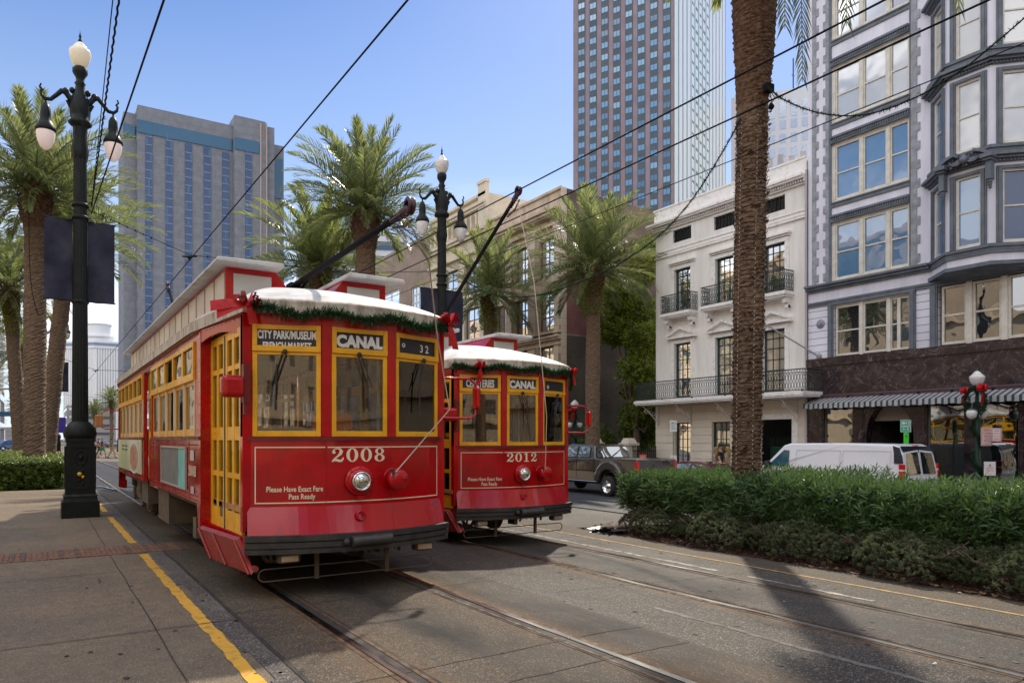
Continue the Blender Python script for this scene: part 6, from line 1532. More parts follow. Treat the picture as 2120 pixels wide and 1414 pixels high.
def twist(a, b, r, n=60, rr=.018):
    a, b = Vector(a), Vector(b); d = nrm(b-a); p = nrm(d.cross(Vector((0,0,1)))); q = d.cross(p)
    return [a.lerp(b, k/n) + (p*math.cos(k*1.1)+q*math.sin(k*1.1))*rr for k in range(n+1)]
e1 = UZ(262, -120, 8.0); e2 = UZ(246, -120, 8.2); e3 = UZ(360, -60, 7.0)
wire('twisted cable going up left from the nearest lamp post', twist(la, e1, .01, 220, .006), .014); wire('thin wire beside the twisted cable on the nearest lamp post', [la, e2], .007)
wire('straight dark cable going up from the nearest lamp post towards the camera', [Vector((.95,18.4,6.6)), e3], .012)
for (t, g, lab) in ((18.6, 0, 'nearest span wire with beads between the two black lamp posts'), (53, 1, 'span wire over the street between the farther lamp posts'), (88, 2, 'far span wire over the street, left of the ribbed tower')):
    P = [(.85, t, 6.75), (2.97, t, 6.02), (6.98, t, 6.08), (9.85, t, 6.5)]; mb = MB(); mb.tube(P, .008 if g == 0 else .014, 5)
    for k in range(14): 
        q = Vector(P[0]).lerp(Vector(P[1]), k/13) if k < 9 else Vector(P[1]).lerp(Vector(P[2]), (k-8)/10); mb.ball(tuple(q), .022, 5, 4)
    for (x, z) in ((2.97, 5.93), (6.98, 6.03)): mb.tube([(x-.16,t,z+.03),(x+.16,t,z+.07)], .02, 5); mb.ball((x,t,z+.02), .05, 6, 5)
    tag(mb.build('span_wire', M_wire), lab, 'wire')
# greened light cables
def green_cable(P, label, dens=60):
    P = [Vector(p) for p in P]; Q = []
    for i in range(len(P)-1):
        p0 = P[max(0,i-1)]; p1 = P[i]; p2 = P[i+1]; p3 = P[min(len(P)-1,i+2)]
        for k in range(8):
            t = k/8; Q.append(.5*((2*p1)+(p2-p0)*t+(2*p0-5*p1+4*p2-p3)*t*t+(3*p1-p0-3*p2+p3)*t**3))
    Q.append(P[-1]); mb = MB(); mb.mi = 0; mb.tube(Q, .011, 5); mb.mi = 1; random.seed(len(P)); garland_curve(mb, Q, .018, dens, .055)
    return tag(mb.build('garland_cable', [M_wire, M_garl]), label, 'garland')
green_cable([UZ(1586,178,13.9), UZ(1625,208,13), UZ(1700,235,12.5), UZ(1790,238,12), UZ(1890,205,11.5), UZ(1985,150,11), UZ(2060,90,10.6), UZ(2135,25,10.2), UZ(2220,-60,9.8)], 'wispy green garland cable drooping from the big palm across the lavender building')
green_cable([UZ(1534,245,14.0), UZ(1490,325,14), UZ(1420,430,15), UZ(1340,508,16.4), UZ(1230,572,18), UZ(1110,612,19.4), UZ(1020,610,20.4), UZ(958,578,21.2)], 'green garland cable drooping from the big palm leftward to the second lamp post', 75)
green_cable([UZ(60,420,26), UZ(62,560,26.5), UZ(75,640,26.5), UZ(100,690,30), UZ(118,640,44)], 'thin green light strand on the left palm trunk', 30)

# ---------------------------------------------------------------- palms
M_frond = leafmat('palm_leaflets', (.055,.085,.035), (.19,.215,.075), .48, .30)
M_frond2 = leafmat('palm_leaflets_green', (.06,.10,.032), (.21,.235,.065), .48, .30)
M_stem = mat('palm_frond_stem', (.22,.24,.06), .5, var=.3)
M_trunk = mat('palm_bark', (.22,.145,.09), .9, col2=(.075,.046,.03), scale=9, bump=.9, bscale=26, stretch=(1,1,2.2), lo=.3, hi=.62)
M_boot = mat('palm_leaf_boots', (.19,.105,.06), .9, col2=(.055,.03,.018), scale=14, bump=.8, bscale=30)
def crown_mesh(seed, n=64, L=3.3, wl=.028, pairs=46, maxlow=-38):
    rnd = random.Random(seed); mb = MB(); mb.mi = 0; sm = MB()
    V = []; Fc = []; mi = []
    for i in range(n):
        q = (i+.5)/n; az = i*2.39996 + rnd.uniform(-.2,.2); el = R(86 - (86-maxlow)*q**.85 + rnd.uniform(-7,7)); ln = L*rnd.uniform(.86,1.08)*(.82+.18*math.sin(math.pi*min(1,q*1.1)))
        h = Vector((math.cos(az), math.sin(az), 0)); p = Vector((0,0,-.25*q)) + h*.12; e = el; P = [p.copy()]; m = 16; droop = (.82 if q > .15 else .6)*rnd.uniform(.7,1.15)
        for k in range(m):
            e -= droop*(.022+.115*(k/m)**1.4)*(.55+.45*math.cos(max(-1.2,min(1.2,e)))); d = h*math.cos(e)+Vector((0,0,math.sin(e))); p = p + d*ln/m; P.append(p.copy())
        side = Vector((-math.sin(az), math.cos(az), 0)); tw = rnd.uniform(-.5,.5)
        for k in range(m):      # rachis
            r0 = .028*(1-k/m)+.004; r1 = .028*(1-(k+1)/m)+.004; a, b = P[k], P[k+1]; up = nrm((b-a).cross(side))
            b0 = len(V); V += [a+side*r0, a+up*r0, a-side*r0, b+side*r1, b+up*r1, b-side*r1]; Fc += [(b0,b0+1,b0+4,b0+3),(b0+1,b0+2,b0+5,b0+4),(b0+2,b0,b0+3,b0+5)]; mi += [1,1,1]
        for j in range(pairs):
            s = .10+.90*(j+rnd.random()*.6)/pairs; f = s*m; k = min(m-1, int(f)); a = P[k].lerp(P[k+1], f-k); d = nrm(P[k+1]-P[k]); up = nrm(side.cross(d)); 
            if up.z < 0: up = -up
            ll = (.20+.42*math.sin(math.pi*min(1,.12+s*.82))**.8)*L/3.3*(1 if s < .93 else .7)
            for sg in (-1, 1):
                sd = (side*math.cos(tw)+up*math.sin(tw))*sg
                vup = .38+rnd.uniform(-.22,.22); dr = nrm(sd*(.80-.35*s)+d*(.62+.5*s)+up*vup); dr2 = nrm(dr+Vector((0,0,-.35-.2*rnd.random()))); w = nrm(dr.cross(up))*wl*.5
                l_ = ll*rnd.uniform(.8,1.1); c = a+dr*l_*.55; t = c+dr2*l_*.45; b0 = len(V)
                V += [a-w*.5, a+w*.5, c+w, c-w, t]; Fc += [(b0,b0+1,b0+2,b0+3),(b0+3,b0+2,b0+4)]; mi += [0,0]
    mb.v = [tuple(v) for v in V]; mb.f = Fc; mb.m = mi; mb.sm = [False]*len(Fc); return mb
def trunk_mesh(mb, H, r0, r1, lean=(0,0), seed=0, boots=1.6, step=.05, segs=20, amp=.055, cz=0):
    rnd = random.Random(seed); nz_ = int(H/step); V = []; Fc = []
    ph = [rnd.random() for _ in range(segs)]
    for j in range(nz_+1):
        z = H*j/nz_; q = z/H; r = r0+(r1-r0)*q
        if z < .5: r *= 1+.18*(1-z/.5)**2
        k = max(0, (z-(H-boots))/boots); flare = 1+.42*math.sin(min(1,k)*2.4)*(1 if k > 0 else 0)
        cx, cy = lean[0]*q**1.3, lean[1]*q**1.3
        for i in range(segs):
            saw = ((z/.13+ (.5 if i % 2 else 0) + i/segs) % 1.0); a = amp*(1+2.2*min(1,k)); rr = r*flare*(1+a*(saw-.5)*1.6+rnd.uniform(-.03,.03)+.025*math.sin(z*1.3+seed)+.02*math.sin(z*3.7+i*.3)); an = 2*math.pi*i/segs
            V.append((cx+rr*math.cos(an), cy+rr*math.sin(an), z))
    for j in range(nz_):
        for i in range(segs):
            i2 = (i+1) % segs; Fc.append((j*segs+i, j*segs+i2, (j+1)*segs+i2, (j+1)*segs+i))
    mb.add(V, Fc)
    return (lean[0], lean[1])
def stubs(mb, H, r, lean, seed, n=70, h=1.3):
    rnd = random.Random(seed)
    for i in range(n):
        a = i*2.4; z = H-h+h*i/n; c = Vector((lean[0]+math.cos(a)*r, lean[1]+math.sin(a)*r, z)); o = Vector((math.cos(a), math.sin(a), 1.3)); o = nrm(o)*rnd.uniform(.16,.30); s = Vector((-math.sin(a), math.cos(a), 0))*.055
        d = Vector((math.cos(a), math.sin(a), 0))*.05
        mb.hexa([c-s*1.4-d, c+s*1.4-d, c+s*1.4+d, c-s*1.4+d], [c+o-s*.7, c+o+s*.7, c+o+s*.6+d*.5, c+o-s*.6+d*.5])
crown_src = {}
def palm(label, base, H, r0, r1, lean=(0,0), seed=0, cs=1.0, variant=0, rz=0, group=None, moss=False, step=.05, amp=.055, boots=1.6):
    t = thing('palm_tree', label, 'palm tree', base, group); mb = MB(); mb.mi = 0
    trunk_mesh(mb, H, r0, r1, lean, seed, boots, step, amp=amp); k = int((H-boots)/step) if False else 0
    nf = len(mb.f); nzz = int(H/step); lim = int(nzz*(H-boots)/H)*20; mb.m = [0 if i < lim else 1 for i in range(nf)]; mb.mi = 1
    stubs(mb, H+.25, r1*1.25, lean, seed)
    mb.v = [(x+base[0], y+base[1], z+base[2]) for x, y, z in mb.v]; mb.build('trunk', [M_trunk, M_boot], t)
    if variant not in crown_src:
        m = crown_mesh(11+variant*7, n=(74,68,58)[variant%3], maxlow=(-22,-18,-28)[variant%3], wl=(.042,.044,.042)[variant%3]); c = m.build('crown', [M_frond if variant % 2 == 0 else M_frond2, M_stem]); c.parent = t; crown_src[variant] = c.data
    else: c = bpy.data.objects.new('crown', crown_src[variant]); COL.objects.link(c); c.parent = t
    c.location = (lean[0], lean[1], H+.1); c.scale = (cs,cs,cs); c.rotation_euler = (0,0,rz)
    if moss:
        mb = MB(); rnd = random.Random(seed)
        for i in range(900):
            a = rnd.uniform(0,6.283); z = H-boots*rnd.uniform(.35,1.5)-.1; rr = r1*1.28; p = Vector((base[0]+lean[0]+rr*math.cos(a), base[1]+lean[1]+rr*math.sin(a), base[2]+z)); d = Vector((math.cos(a)+rnd.uniform(-.5,.5), math.sin(a)+rnd.uniform(-.5,.5), rnd.uniform(-.5,.9)))*rnd.uniform(.07,.17); w = Vector((-math.sin(a), math.cos(a), .3))*.022
            mb.add([p-w, p+w, p+d*.6+w*1.4, p+d, p+d*.6-w*1.4], [(0,1,2,3,4)])
        mb.build('fern_growth', leafmat('bright_fern', (.14,.20,.015), (.30,.38,.03), .4) if 'bright_fern' not in MATS else MATS['bright_fern'], t)
    return t
def palm_px(label, xb, yc, Z, H=None, **k):
    p = UZ(xb, yc, Z); g = -.37 if p.x > 24 else gz(p.x); return palm(label, (p.x, p.y, g), p.z-g, **k)
palm_px('palm with fluffy crown left of the near lamp post, trunk rising from the left hedge', 71, 385, 27, r0=.36, r1=.36, seed=1, cs=1.12, variant=0, lean=(.05,0))
palm_px('palm close behind the leftmost big trunk, its fronds reaching right past the lamp post', 96, 480, 32, r0=.34, r1=.32, seed=2, cs=1.18, variant=1, rz=1.1, lean=(.9,0), step=.07)
palm_px('shorter palm with green ferns on its trunk at the left edge', 42, 600, 40, r0=.34, r1=.32, seed=3, cs=1.1, variant=2, moss=True, step=.08, lean=(-.5,0))
palm_px('palm with the tallest round crown rising above tram 2008', 757, 432, 27.5, r0=.34, r1=.36, seed=4, cs=1.05, variant=0, rz=2.2, step=.08)
palm_px('wide crowned palm just behind the roof of tram 2008, left of the tall one', 662, 548, 32, r0=.34, r1=.34, seed=5, cs=1.12, variant=1, rz=.4, step=.08)
palm_px('mossy trunked palm between the second lamp post and the tan building', 1012, 598, 44, r0=.34, r1=.33, seed=6, cs=1.3, variant=2, rz=.9, moss=True, step=.08)
palm_px('palm with fern tufts before the brown brick wall, behind the pickup', 1226, 552, 37.5, r0=.38, r1=.36, seed=7, cs=1.32, variant=0, rz=4.0, moss=True, step=.08, lean=(.1,0))
def fibres(mb, base, H, r0, r1, lean, seed, n=2600):
    rnd = random.Random(seed)
    for i in range(n):
        z = rnd.uniform(.3, H); q = z/H; r = (r0+(r1-r0)*q)*1.02; a = rnd.uniform(0,6.283); c = Vector((base[0]+lean[0]*q**1.3+r*math.cos(a), base[1]+lean[1]*q**1.3+r*math.sin(a), base[2]+z)); o = Vector((math.cos(a), math.sin(a), 0)); s = Vector((-math.sin(a), math.cos(a), rnd.uniform(-.4,.4)))
        l = rnd.uniform(.015,.05); w = rnd.uniform(.012,.045); up = Vector((0,0,rnd.uniform(.01,.05))); mb.mi = rnd.choice((0,0,1)); mb.add([c-s*w, c+s*w, c+s*w*.5+o*l+up, c-s*w*.5+o*l+up], [(0,1,2,3)])
def hang_frond(root, tip, seed, label_parent, L=46, ll=.55):
    rnd = random.Random(seed); mb = MB(); a, b = Vector(root), Vector(tip); out = Vector((b.x-a.x, b.y-a.y, 0)); P = []
    for k in range(19):
        q = k/18; P.append(Vector((a.x+out.x*(1-(1-q)**2.4), a.y+out.y*(1-(1-q)**2.4), a.z+.35*math.sin(q*2.2)*(1-q)+(b.z-a.z)*q**1.5)))
    mb.mi = 1; mb.tube(P, [.03*(1-k/19)+.005 for k in range(19)], 5); mb.mi = 0
    side = nrm(Vector((-out.y, out.x, 0)))
    for j in range(70):
        s = .12+.88*j/70; f = s*18; k = min(17, int(f)); c = P[k].lerp(P[k+1], f-k); d = nrm(P[k+1]-P[k]); l = ll*(.35+.65*math.sin(math.pi*min(1,.1+s*.85)))*rnd.uniform(.85,1.1)
        for sg in (-1, 1):
            dr = nrm(side*sg*.55+d*.75+Vector((rnd.uniform(-.1,.1),rnd.uniform(-.1,.1),-.25))); w = nrm(dr.cross(Vector((.2,.9,.1))))*.017; m = c+dr*l*.55
            mb.add([c-w*.5, c+w*.5, m+w, m-w, c+dr*l+Vector((0,0,-.06))], [(0,1,2,3),(3,2,4)])
    return mb.build('hanging_frond', [M_frond, M_stem], label_parent)
PB = UZ(1544, YH, 14.1); PBX, PBY = PB.x, PB.y
P6 = palm('great palm trunk at the right rising from the hedge past the top of the photo', (PBX, PBY, -.2), 13.3, .262, .31, lean=(.30,-.05), seed=8, cs=1.0, variant=1, rz=2.6, step=.024, amp=.062, boots=5.0)
P6h = Vector((PBX+.3, PBY-.05, 12.8)); mb = MB(); fibres(mb, (PBX, PBY, -.2), 12.0, .262, .31, (.30,-.05), 5); mb.build('bark_fibres', [M_boot, M_trunk], P6)
hang_frond(P6h, UZ(1661,170,12.9), 3, P6); hang_frond(P6h, UZ(1625,60,12.4), 4, P6); hang_frond(P6h+Vector((0,0,.2)), UZ(1752,55,11.6), 5, P6); hang_frond(P6h+Vector((0,0,.3)), UZ(1985,30,9.6), 6, P6, ll=.4)
mb = MB(); pts = []
for k in range(int(84*18)):
    z = .45+k*(7.6/(84*18)); a = k*2*math.pi/18; q = z/13.3; r = .262*1.12+.01*math.sin(k*.7); pts.append((PBX+.30*q**1.3+r*math.cos(a), PBY-.05*q**1.3+r*math.sin(a), -.2+z+.02*math.sin(k*.31)))
mb.tube(pts, .0055, 4); mb.mi = 1
for k in range(0, len(pts), 3): mb.ball(pts[k], .011, 5, 3)
tag(mb.build('string_lights', [M_wire, mat('clear_bulb', (.7,.7,.68), .15)]), 'dark wire of tiny clear bulbs wound round the great palm trunk at the right', 'string lights')
mb = MB(); c_ = UZ(1592,185,13.85); mb.box(c_.x-.08,c_.x+.08,c_.y-.06,c_.y+.06,c_.z-.05,c_.z+.09); mb.tube([c_, c_+Vector((.05,-.1,-.2)), c_+Vector((-.05,-.05,-.35)), c_+Vector((.12,0,-.3)), c_], .008, 5); mb.ball(tuple(c_+Vector((0,-.05,-.35))), .06, 7, 5); tag(mb.build('junction_box', M_wire), 'small dark junction box with looped leads high on the great palm trunk', 'junction box')
for i, (u, t) in enumerate(((.2,-9),(.4,-22),(10.7,-6),(10.7,-24),(-.3,-38))):
    palm(['palm behind the camera on the platform, nearest', 'second palm behind the camera on the platform', 'palm behind the camera on the right of the tracks, nearer', 'palm behind the camera on the right of the tracks, farther', 'third palm behind the camera on the platform'][i], (u, t, 0), 9.2, .32, .32, seed=60+i, cs=1.0, variant=i % 3, rz=i*1.7, step=.2, group='palms behind the camera')
FP = [(-1.5,75),(10.8,80),(-.8,98),(10.4,105),(0,128),(10.9,150),(-6,110),(-9,150),(-14,210),(-20,240),(-4,190),(10.5,190),(1,230),(-12,300)]
for i, (u, t) in enumerate(FP):
    side = 'left' if u < 5 else 'right'
    palm('%s of the distant palms down the %s side of the far street' % (['nearest','second','third','fourth','fifth','sixth','seventh','eighth','ninth','tenth','eleventh'][sum(1 for q in FP[:i] if (q[0] < 5) == (u < 5))], side), (u, t, 0), random.Random(i).uniform(6.5,9.5), .3, .3, seed=20+i, cs=1.0, variant=2 if i % 2 else 0, rz=i*1.3, step=.5, group='distant palms along the median')

# ---------------------------------------------------------------- hedges and shrubs
def leaf_scatter(mb, pos, nrmf, n, ll, lw, rnd, cluster=9, up=.5, stem=False):
    for i in range(n):
        p, o = pos(rnd); axis = nrm(Vector(o)*.8+Vector((rnd.uniform(-.6,.6), rnd.uniform(-.6,.6), up+rnd.uniform(-.2,.5))))
        a = nrm(axis.cross(Vector((.3,.2,.9)))); b = axis.cross(a)
        for k in range(cluster):
            an = k*2.4+rnd.random(); h = k/cluster; d = nrm(axis*(.25+.9*h)+(a*math.cos(an)+b*math.sin(an))*(1.0-.35*h)); c = Vector(p)+axis*(h*ll*.9-.3*ll); l = ll*rnd.uniform(.75,1.1); w = nrm(d.cross(axis))*lw*.5
            m = c+d*l*.5; t = c+d*l+Vector((0,0,-.12*l)); n0 = len(mb.v)
            mb.v += [tuple(c), tuple(m-w), tuple(t), tuple(m+w)]; mb.f.append((n0,n0+1,n0+2,n0+3)); mb.m.append(mb.mi); mb.sm.append(False)
M_ole = leafmat('oleander_leaves', (.022,.065,.016), (.085,.16,.035), .28, .38)
M_box = leafmat('box_hedge_leaves', (.05,.10,.015), (.15,.20,.03), .32, .4)
M_shr = leafmat('low_shrub_leaves', (.045,.07,.028), (.11,.13,.055), .3, .8)
M_twig = mat('bare_brown_twig', (.13,.085,.055), .8, var=.3)
rnd = random.Random(31)
mb = MB(); 
def hz_(u, t): return .83+.07*math.sin(t*1.7)+.05*math.sin(t*4.1+u*3)+.05*math.sin(u*5) - (max(0, t-10.6)*.12 if t > 10.6 else 0)
def pos(r):
    m = r.random(); t = r.uniform(-4.5, 11.9)
    if t < 0 and r.random() < .4: t = r.uniform(0, 11.9)
    if m < .42: u = r.uniform(10.6, 13.2); z = hz_(u,t)+r.gauss(0,.045)+(.12*r.random() if r.random() < .12 else 0); o = (0,0,1)
    elif m < .82: z = .22+.70*r.random()**.8; u = 10.95-.42*math.sin(math.pi*(z+.1)/1.25)+.07*math.sin(t*2.9)+r.gauss(0,.09); o = (-.9,-.2,.3)
    elif m < .9: t = 12.1-.6*r.random()**1.5+.12*math.sin(r.random()*6); u = r.uniform(10.7,13.1); z = r.uniform(.15,.9); o = (0,1,.3)
    else: u = r.uniform(10.8,13.1); z = r.uniform(.3,.9); o = (r.uniform(-1,1),r.uniform(-1,1),.3)
    return (u, t, z), o
leaf_scatter(mb, pos, None, 5600, .17, .028, rnd, 10, .55); leaf_scatter(mb, pos, None, 2600, .12, .020, rnd, 9, .4)
hd = thing('oleander_hedge', 'long clipped oleander hedge with narrow dark leaves along the right of the tracks', 'hedge', (11.6, 5, -.25)); mb.build('foliage', M_ole, hd)
mb = MB(); rnd = random.Random(5)
for k in range(150):
    t = rnd.uniform(-3, 11.7); u = rnd.uniform(11.05, 12.6); p = Vector((u, t, gz(u)+.08)); q = p+Vector((rnd.uniform(-.28,.1), rnd.uniform(-.3,.3), rnd.uniform(.4,.75))); w = q+Vector((rnd.uniform(-.25,.2), rnd.uniform(-.3,.3), .35)); mb.tube([p, p.lerp(q,.5)+Vector((rnd.uniform(-.06,.06),rnd.uniform(-.06,.06),0)), q, w], [.02,.016,.012,.006], 5, cap=False)
mb.build('stems', M_twig, hd)
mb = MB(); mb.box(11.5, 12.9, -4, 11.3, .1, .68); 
mb.build('inner_shade_core', mat('hedge_inner_shade', (.010,.016,.007), .95), hd)  # solid near-black block, painted as the shade inside the hedge
mb = MB(); rnd = random.Random(6)
for k in range(130): u = rnd.uniform(11.1,12.8); t = rnd.uniform(0, 11.6); mb.ball((u, t, hz_(u,t)+.06), rnd.uniform(.012,.022), 5, 4)
mb.build('flowers', mat('pale_pink_petals', (.7,.5,.52), .6), hd)
def shrub_mesh(seed, n=520):
    rnd = random.Random(seed); mb = MB()
    def pos(r):
        a = r.uniform(0,6.283); e = r.random()**.6; s = 1+.18*math.sin(a*3+seed)+.1*math.sin(a*7); x = .55*s*math.cos(a)*math.cos(e*1.5)*1.0; y = 1.05*s*math.sin(a)*math.cos(e*1.5); z = .50*math.sin(e*1.5)*(1+.12*math.sin(a*5))+r.gauss(0,.02)
        return (x, y, max(.03, z)), (math.cos(a)*.7, math.sin(a)*.7, e)
    leaf_scatter(mb, pos, None, n, .055, .020, rnd, 12, .4); return mb
sh = [(10.40, 10.75, .95,'leftmost low shrub at the end of the planting bed'), (10.30, 9.0, 1.0,'low shrub just left of the great palm foot'), (10.27, 7.3, .97,'low shrub in front of the great palm'), (10.25, 5.7, 1.02,'low shrub right of the great palm, middle of the bed edge'), (10.22, 4.0, .98,'low shrub near the right edge of the photo'), (10.2, 2.4, 1.0,'last low shrub cut by the right edge')]
for i, (u, t, s, lab) in enumerate(sh):
    T_ = thing('low_shrub', lab, 'shrub', (0,0,0), 'low shrubs at the foot of the oleander hedge')
    if i in (0, 1): m_ = shrub_mesh(i+3, 1500).build('foliage', M_shr, T_); src = m_.data; ms = {**(globals().get('ms_') or {}), i: src}; ms_ = ms
    else: o = bpy.data.objects.new('foliage', ms_[i % 2]); COL.objects.link(o); o.parent = T_
    mb = MB(); rnd = random.Random(i)
    for k in range(34):
        a = rnd.uniform(0,6.28); mb.tube([(.1*math.cos(a),.2*math.sin(a),.0),(.35*math.cos(a),.7*math.sin(a),.3),(.50*math.cos(a),.98*math.sin(a),.36+rnd.uniform(0,.18))], .005, 4, cap=False)
    mb.build('twigs', M_twig, T_); T_.location = (u, t, gz(u)+.06); T_.scale = (s, s, s*.95); T_.rotation_euler = (0,0,(i%3-1)*.2)
# left hedge
mb = MB(); rnd = random.Random(44)
def pos(r):
    m = r.random(); 
    if m < .5: return (r.uniform(-7,.75), 29.4+18*r.random()**1.3, .93+r.gauss(0,.05)), (0,0,1)
    if m < .9: return (r.uniform(-7,.75), 29.4+r.gauss(0,.07), r.uniform(.0,.95)), (0,-1,.3)
    return (.75+r.gauss(0,.07), r.uniform(29.4,46), r.uniform(0,.95)), (1,0,.3)
leaf_scatter(mb, pos, None, 7000, .11, .055, rnd, 7, .5)
hl_ = thing('box_hedge', 'low leafy green hedge at the left around the palm trunks', 'hedge', (-3, 29.4, 0)); mb.build('foliage', M_box, hl_); mb = MB(); mb.box(-7, .62, 29.5, 46, 0, .82); mb.build('inner_shade_core', mat('hedge_inner_shade', (.010,.016,.007)), hl_)  # dark box core paints the shade behind the leaves
# garden tree
def leafy_tree(label, base, blobs, n, ll, m, seed, trunk_r=.16, H=3):
    t = thing('magnolia_tree', label, 'tree', base); b = Vector(base); mb = MB(); top = b+Vector((0,0,H)); mb.tube([b, b.lerp(top,.5)+Vector((.1,.05,0)), top], [trunk_r*1.3, trunk_r, trunk_r*.8], 9)
    for (c, r) in blobs: c = Vector(c)+b; mb.tube([b.lerp(top,.7), b.lerp(c,.5)+Vector((0,0,.4)), c], [trunk_r*.6, trunk_r*.4, .03], 6)
    mb.build('trunk', M_twig, t); rnd = random.Random(seed); mb = MB(); W_ = [r[0]*r[1]*r[2] for _, r in blobs]; 
    def pos(r_):
        c, r = r_.choices(blobs, W_)[0]; v = nrm(Vector((r_.gauss(0,1), r_.gauss(0,1), r_.gauss(0,1)))); q = .55+.5*r_.random(); return (b.x+c[0]+v.x*r[0]*q, b.y+c[1]+v.y*r[1]*q, b.z+c[2]+v.z*r[2]*q), v
    leaf_scatter(mb, pos, None, n, ll, ll*.42, rnd, 7, .2); mb.build('crown', m, t); return t
M_mag = leafmat('magnolia_leaves', (.035,.09,.012), (.24,.28,.035), .5, .25)
rb = random.Random(2); bl = [((rb.uniform(-1.0,1.6), rb.uniform(-1.3,1.3), 2.4+i*.86), (rb.uniform(1.1,1.6)*(1.15-.05*i), rb.uniform(.9,1.3), rb.uniform(.7,1.0))) for i in range(13)]
leafy_tree('dense glossy magnolia in the garden left of the white house', (28.4, 31.0, -.4), bl, 4600, .24, M_mag, 3, .2, 4)
bl2 = [((rb.uniform(-.8,.8), rb.uniform(-.8,.8), 1.0+i*.35), (.9,.9,.5)) for i in range(5)]
leafy_tree('small yellow green bush by the fence under the brick wall', (27.5, 33.2, -.4), bl2, 700, .18, M_box, 5, .06, .8)
# garden fence and piers
pu = 25.6
for (x, lab) in ((1302, 'square cream stone gate pier with cap, left of the white house'), (1232, 'second stone gate pier, half hidden by the far palm trunk')):
    t_ = T26(x, pu); pr = thing('gate_pier', lab, 'pier', (pu, t_, SW)); mb = MB(); mb.box(pu-.28,pu+.28,t_-.28,t_+.28,SW,1.35); mb.box(pu-.33,pu+.33,t_-.33,t_+.33,SW,SW+.3); mb.build('shaft', M_wht2, pr); mb = MB(); mb.box(pu-.38,pu+.38,t_-.38,t_+.38,1.35,1.47); mb.hexa([(pu-.3,t_-.3,1.47),(pu+.3,t_-.3,1.47),(pu+.3,t_+.3,1.47),(pu-.3,t_+.3,1.47)],[(pu-.2,t_-.2,1.72),(pu+.2,t_-.2,1.72),(pu+.2,t_+.2,1.72),(pu-.2,t_+.2,1.72)]); mb.build('cap', M_wht2, pr)
tf0, tf1 = T26(1358, pu), tC
mb = MB()
for k, t_ in enumerate(frange(tf0, tf1, .15)): mb.box(pu-.012,pu+.012,t_-.012,t_+.012,SW+.1,1.25); mb.add([(pu-.02,t_-.025,1.25),(pu+.02,t_-.025,1.25),(pu+.02,t_+.025,1.25),(pu-.02,t_+.025,1.25),(pu,t_,1.36)],[(0,1,4),(1,2,4),(2,3,4),(3,0,4)])
for z in (SW+.25, 1.05): mb.box(pu-.02,pu+.02,tf0,tf1,z,z+.05)
fn = mb.build('iron_fence', M_iron); tag(fn, 'black iron railing backed with green sheet between the gate piers', 'fence')
mb = MB(); mb.box(pu+.1,pu+.13,tf0,tf1,SW,.75); mb.build('green_screen', mat('green_sheet', (.01,.12,.07), .7, var=.4, scale=2), fn)
# black litter at the end of the bed
mb = MB(); rnd = random.Random(9)
for k in range(46): a = Vector((9.72+rnd.uniform(-.16,.3), 11.55+rnd.uniform(-.4,.3), gz(9.8)+.02)); mb.add([a, a+Vector((rnd.uniform(-.2,.2),rnd.uniform(-.2,.2),rnd.uniform(0,.10))), a+Vector((rnd.uniform(-.2,.2),rnd.uniform(-.2,.2),rnd.uniform(0,.10)))], [(0,1,2)])
tag(mb.build('crumpled_bag', mat('black_plastic', (.012,.012,.014), .3)), 'crumpled black plastic at the left end of the planting bed', 'litter')
# ---------------------------------------------------------------- vehicles
M_tyre = mat('tyre_rubber', (.02,.02,.022), .8); M_alloy = mat('bright_wheel_metal', (.75,.75,.75), .18, 1)
M_cgl = opaque_pane('car_window_glass', (.012,.02,.025), .28)
M_tail = mat('red_lamp_plastic', (.65,.015,.01), .2, coat=.5); M_white_l = mat('clear_lamp_plastic', (.75,.72,.72), .2)
def wheel(parent, x, y, z, r, w, s=1, dual=False):
    mb = MB(); mb.lathe([(r*.62,-w/2),(r*.92,-w/2),(r,-w*.32),(r,w*.32),(r*.92,w/2),(r*.62,w/2)], 24, (x,y,z), axis='x'); t = mb.build('wheel', M_tyre, parent)
    mb = MB(); e = -w/2*s*-1 if False else w/2*s
    pr = [(r*.62,e),(r*.58,e*.8),(r*.50,e*.3),(r*.30,e*.25),(r*.26,e*.9),(r*.12,e*1.0),(.001,e*1.05)] if dual else [(r*.62,e),(r*.56,e*.7),(r*.3,e*.9),(.001,e*.95)]
    mb.lathe(pr, 20, (x,y,z), axis='x')
    for k in range(8): a = k*math.pi/4; mb.ball((x+e*.5, y+r*.42*math.cos(a), z+r*.42*math.sin(a)), r*.055, 6, 4)
    mb.build('rim', M_alloy, t)
def shell(mb, prof, hw, crown=0):
    """side profile (y,z) list; hw(z) half width; closed body"""
    n = len(prof); L = [(-hw(z), y, z) for y, z in prof]; Rr = [(hw(z), y, z) for y, z in prof]
    mb.add(L+Rr, [tuple(range(n))[::-1], tuple(range(n, 2*n))] + [(i, (i+1)%n, (i+1)%n+n, i+n) for i in range(n)])
def arch(yc, r, z0, n=9, rev=False): return [(yc+r*math.cos(math.pi-math.pi*k/n), z0+r*.98*math.sin(math.pi*k/n)) for k in range(n+1)]
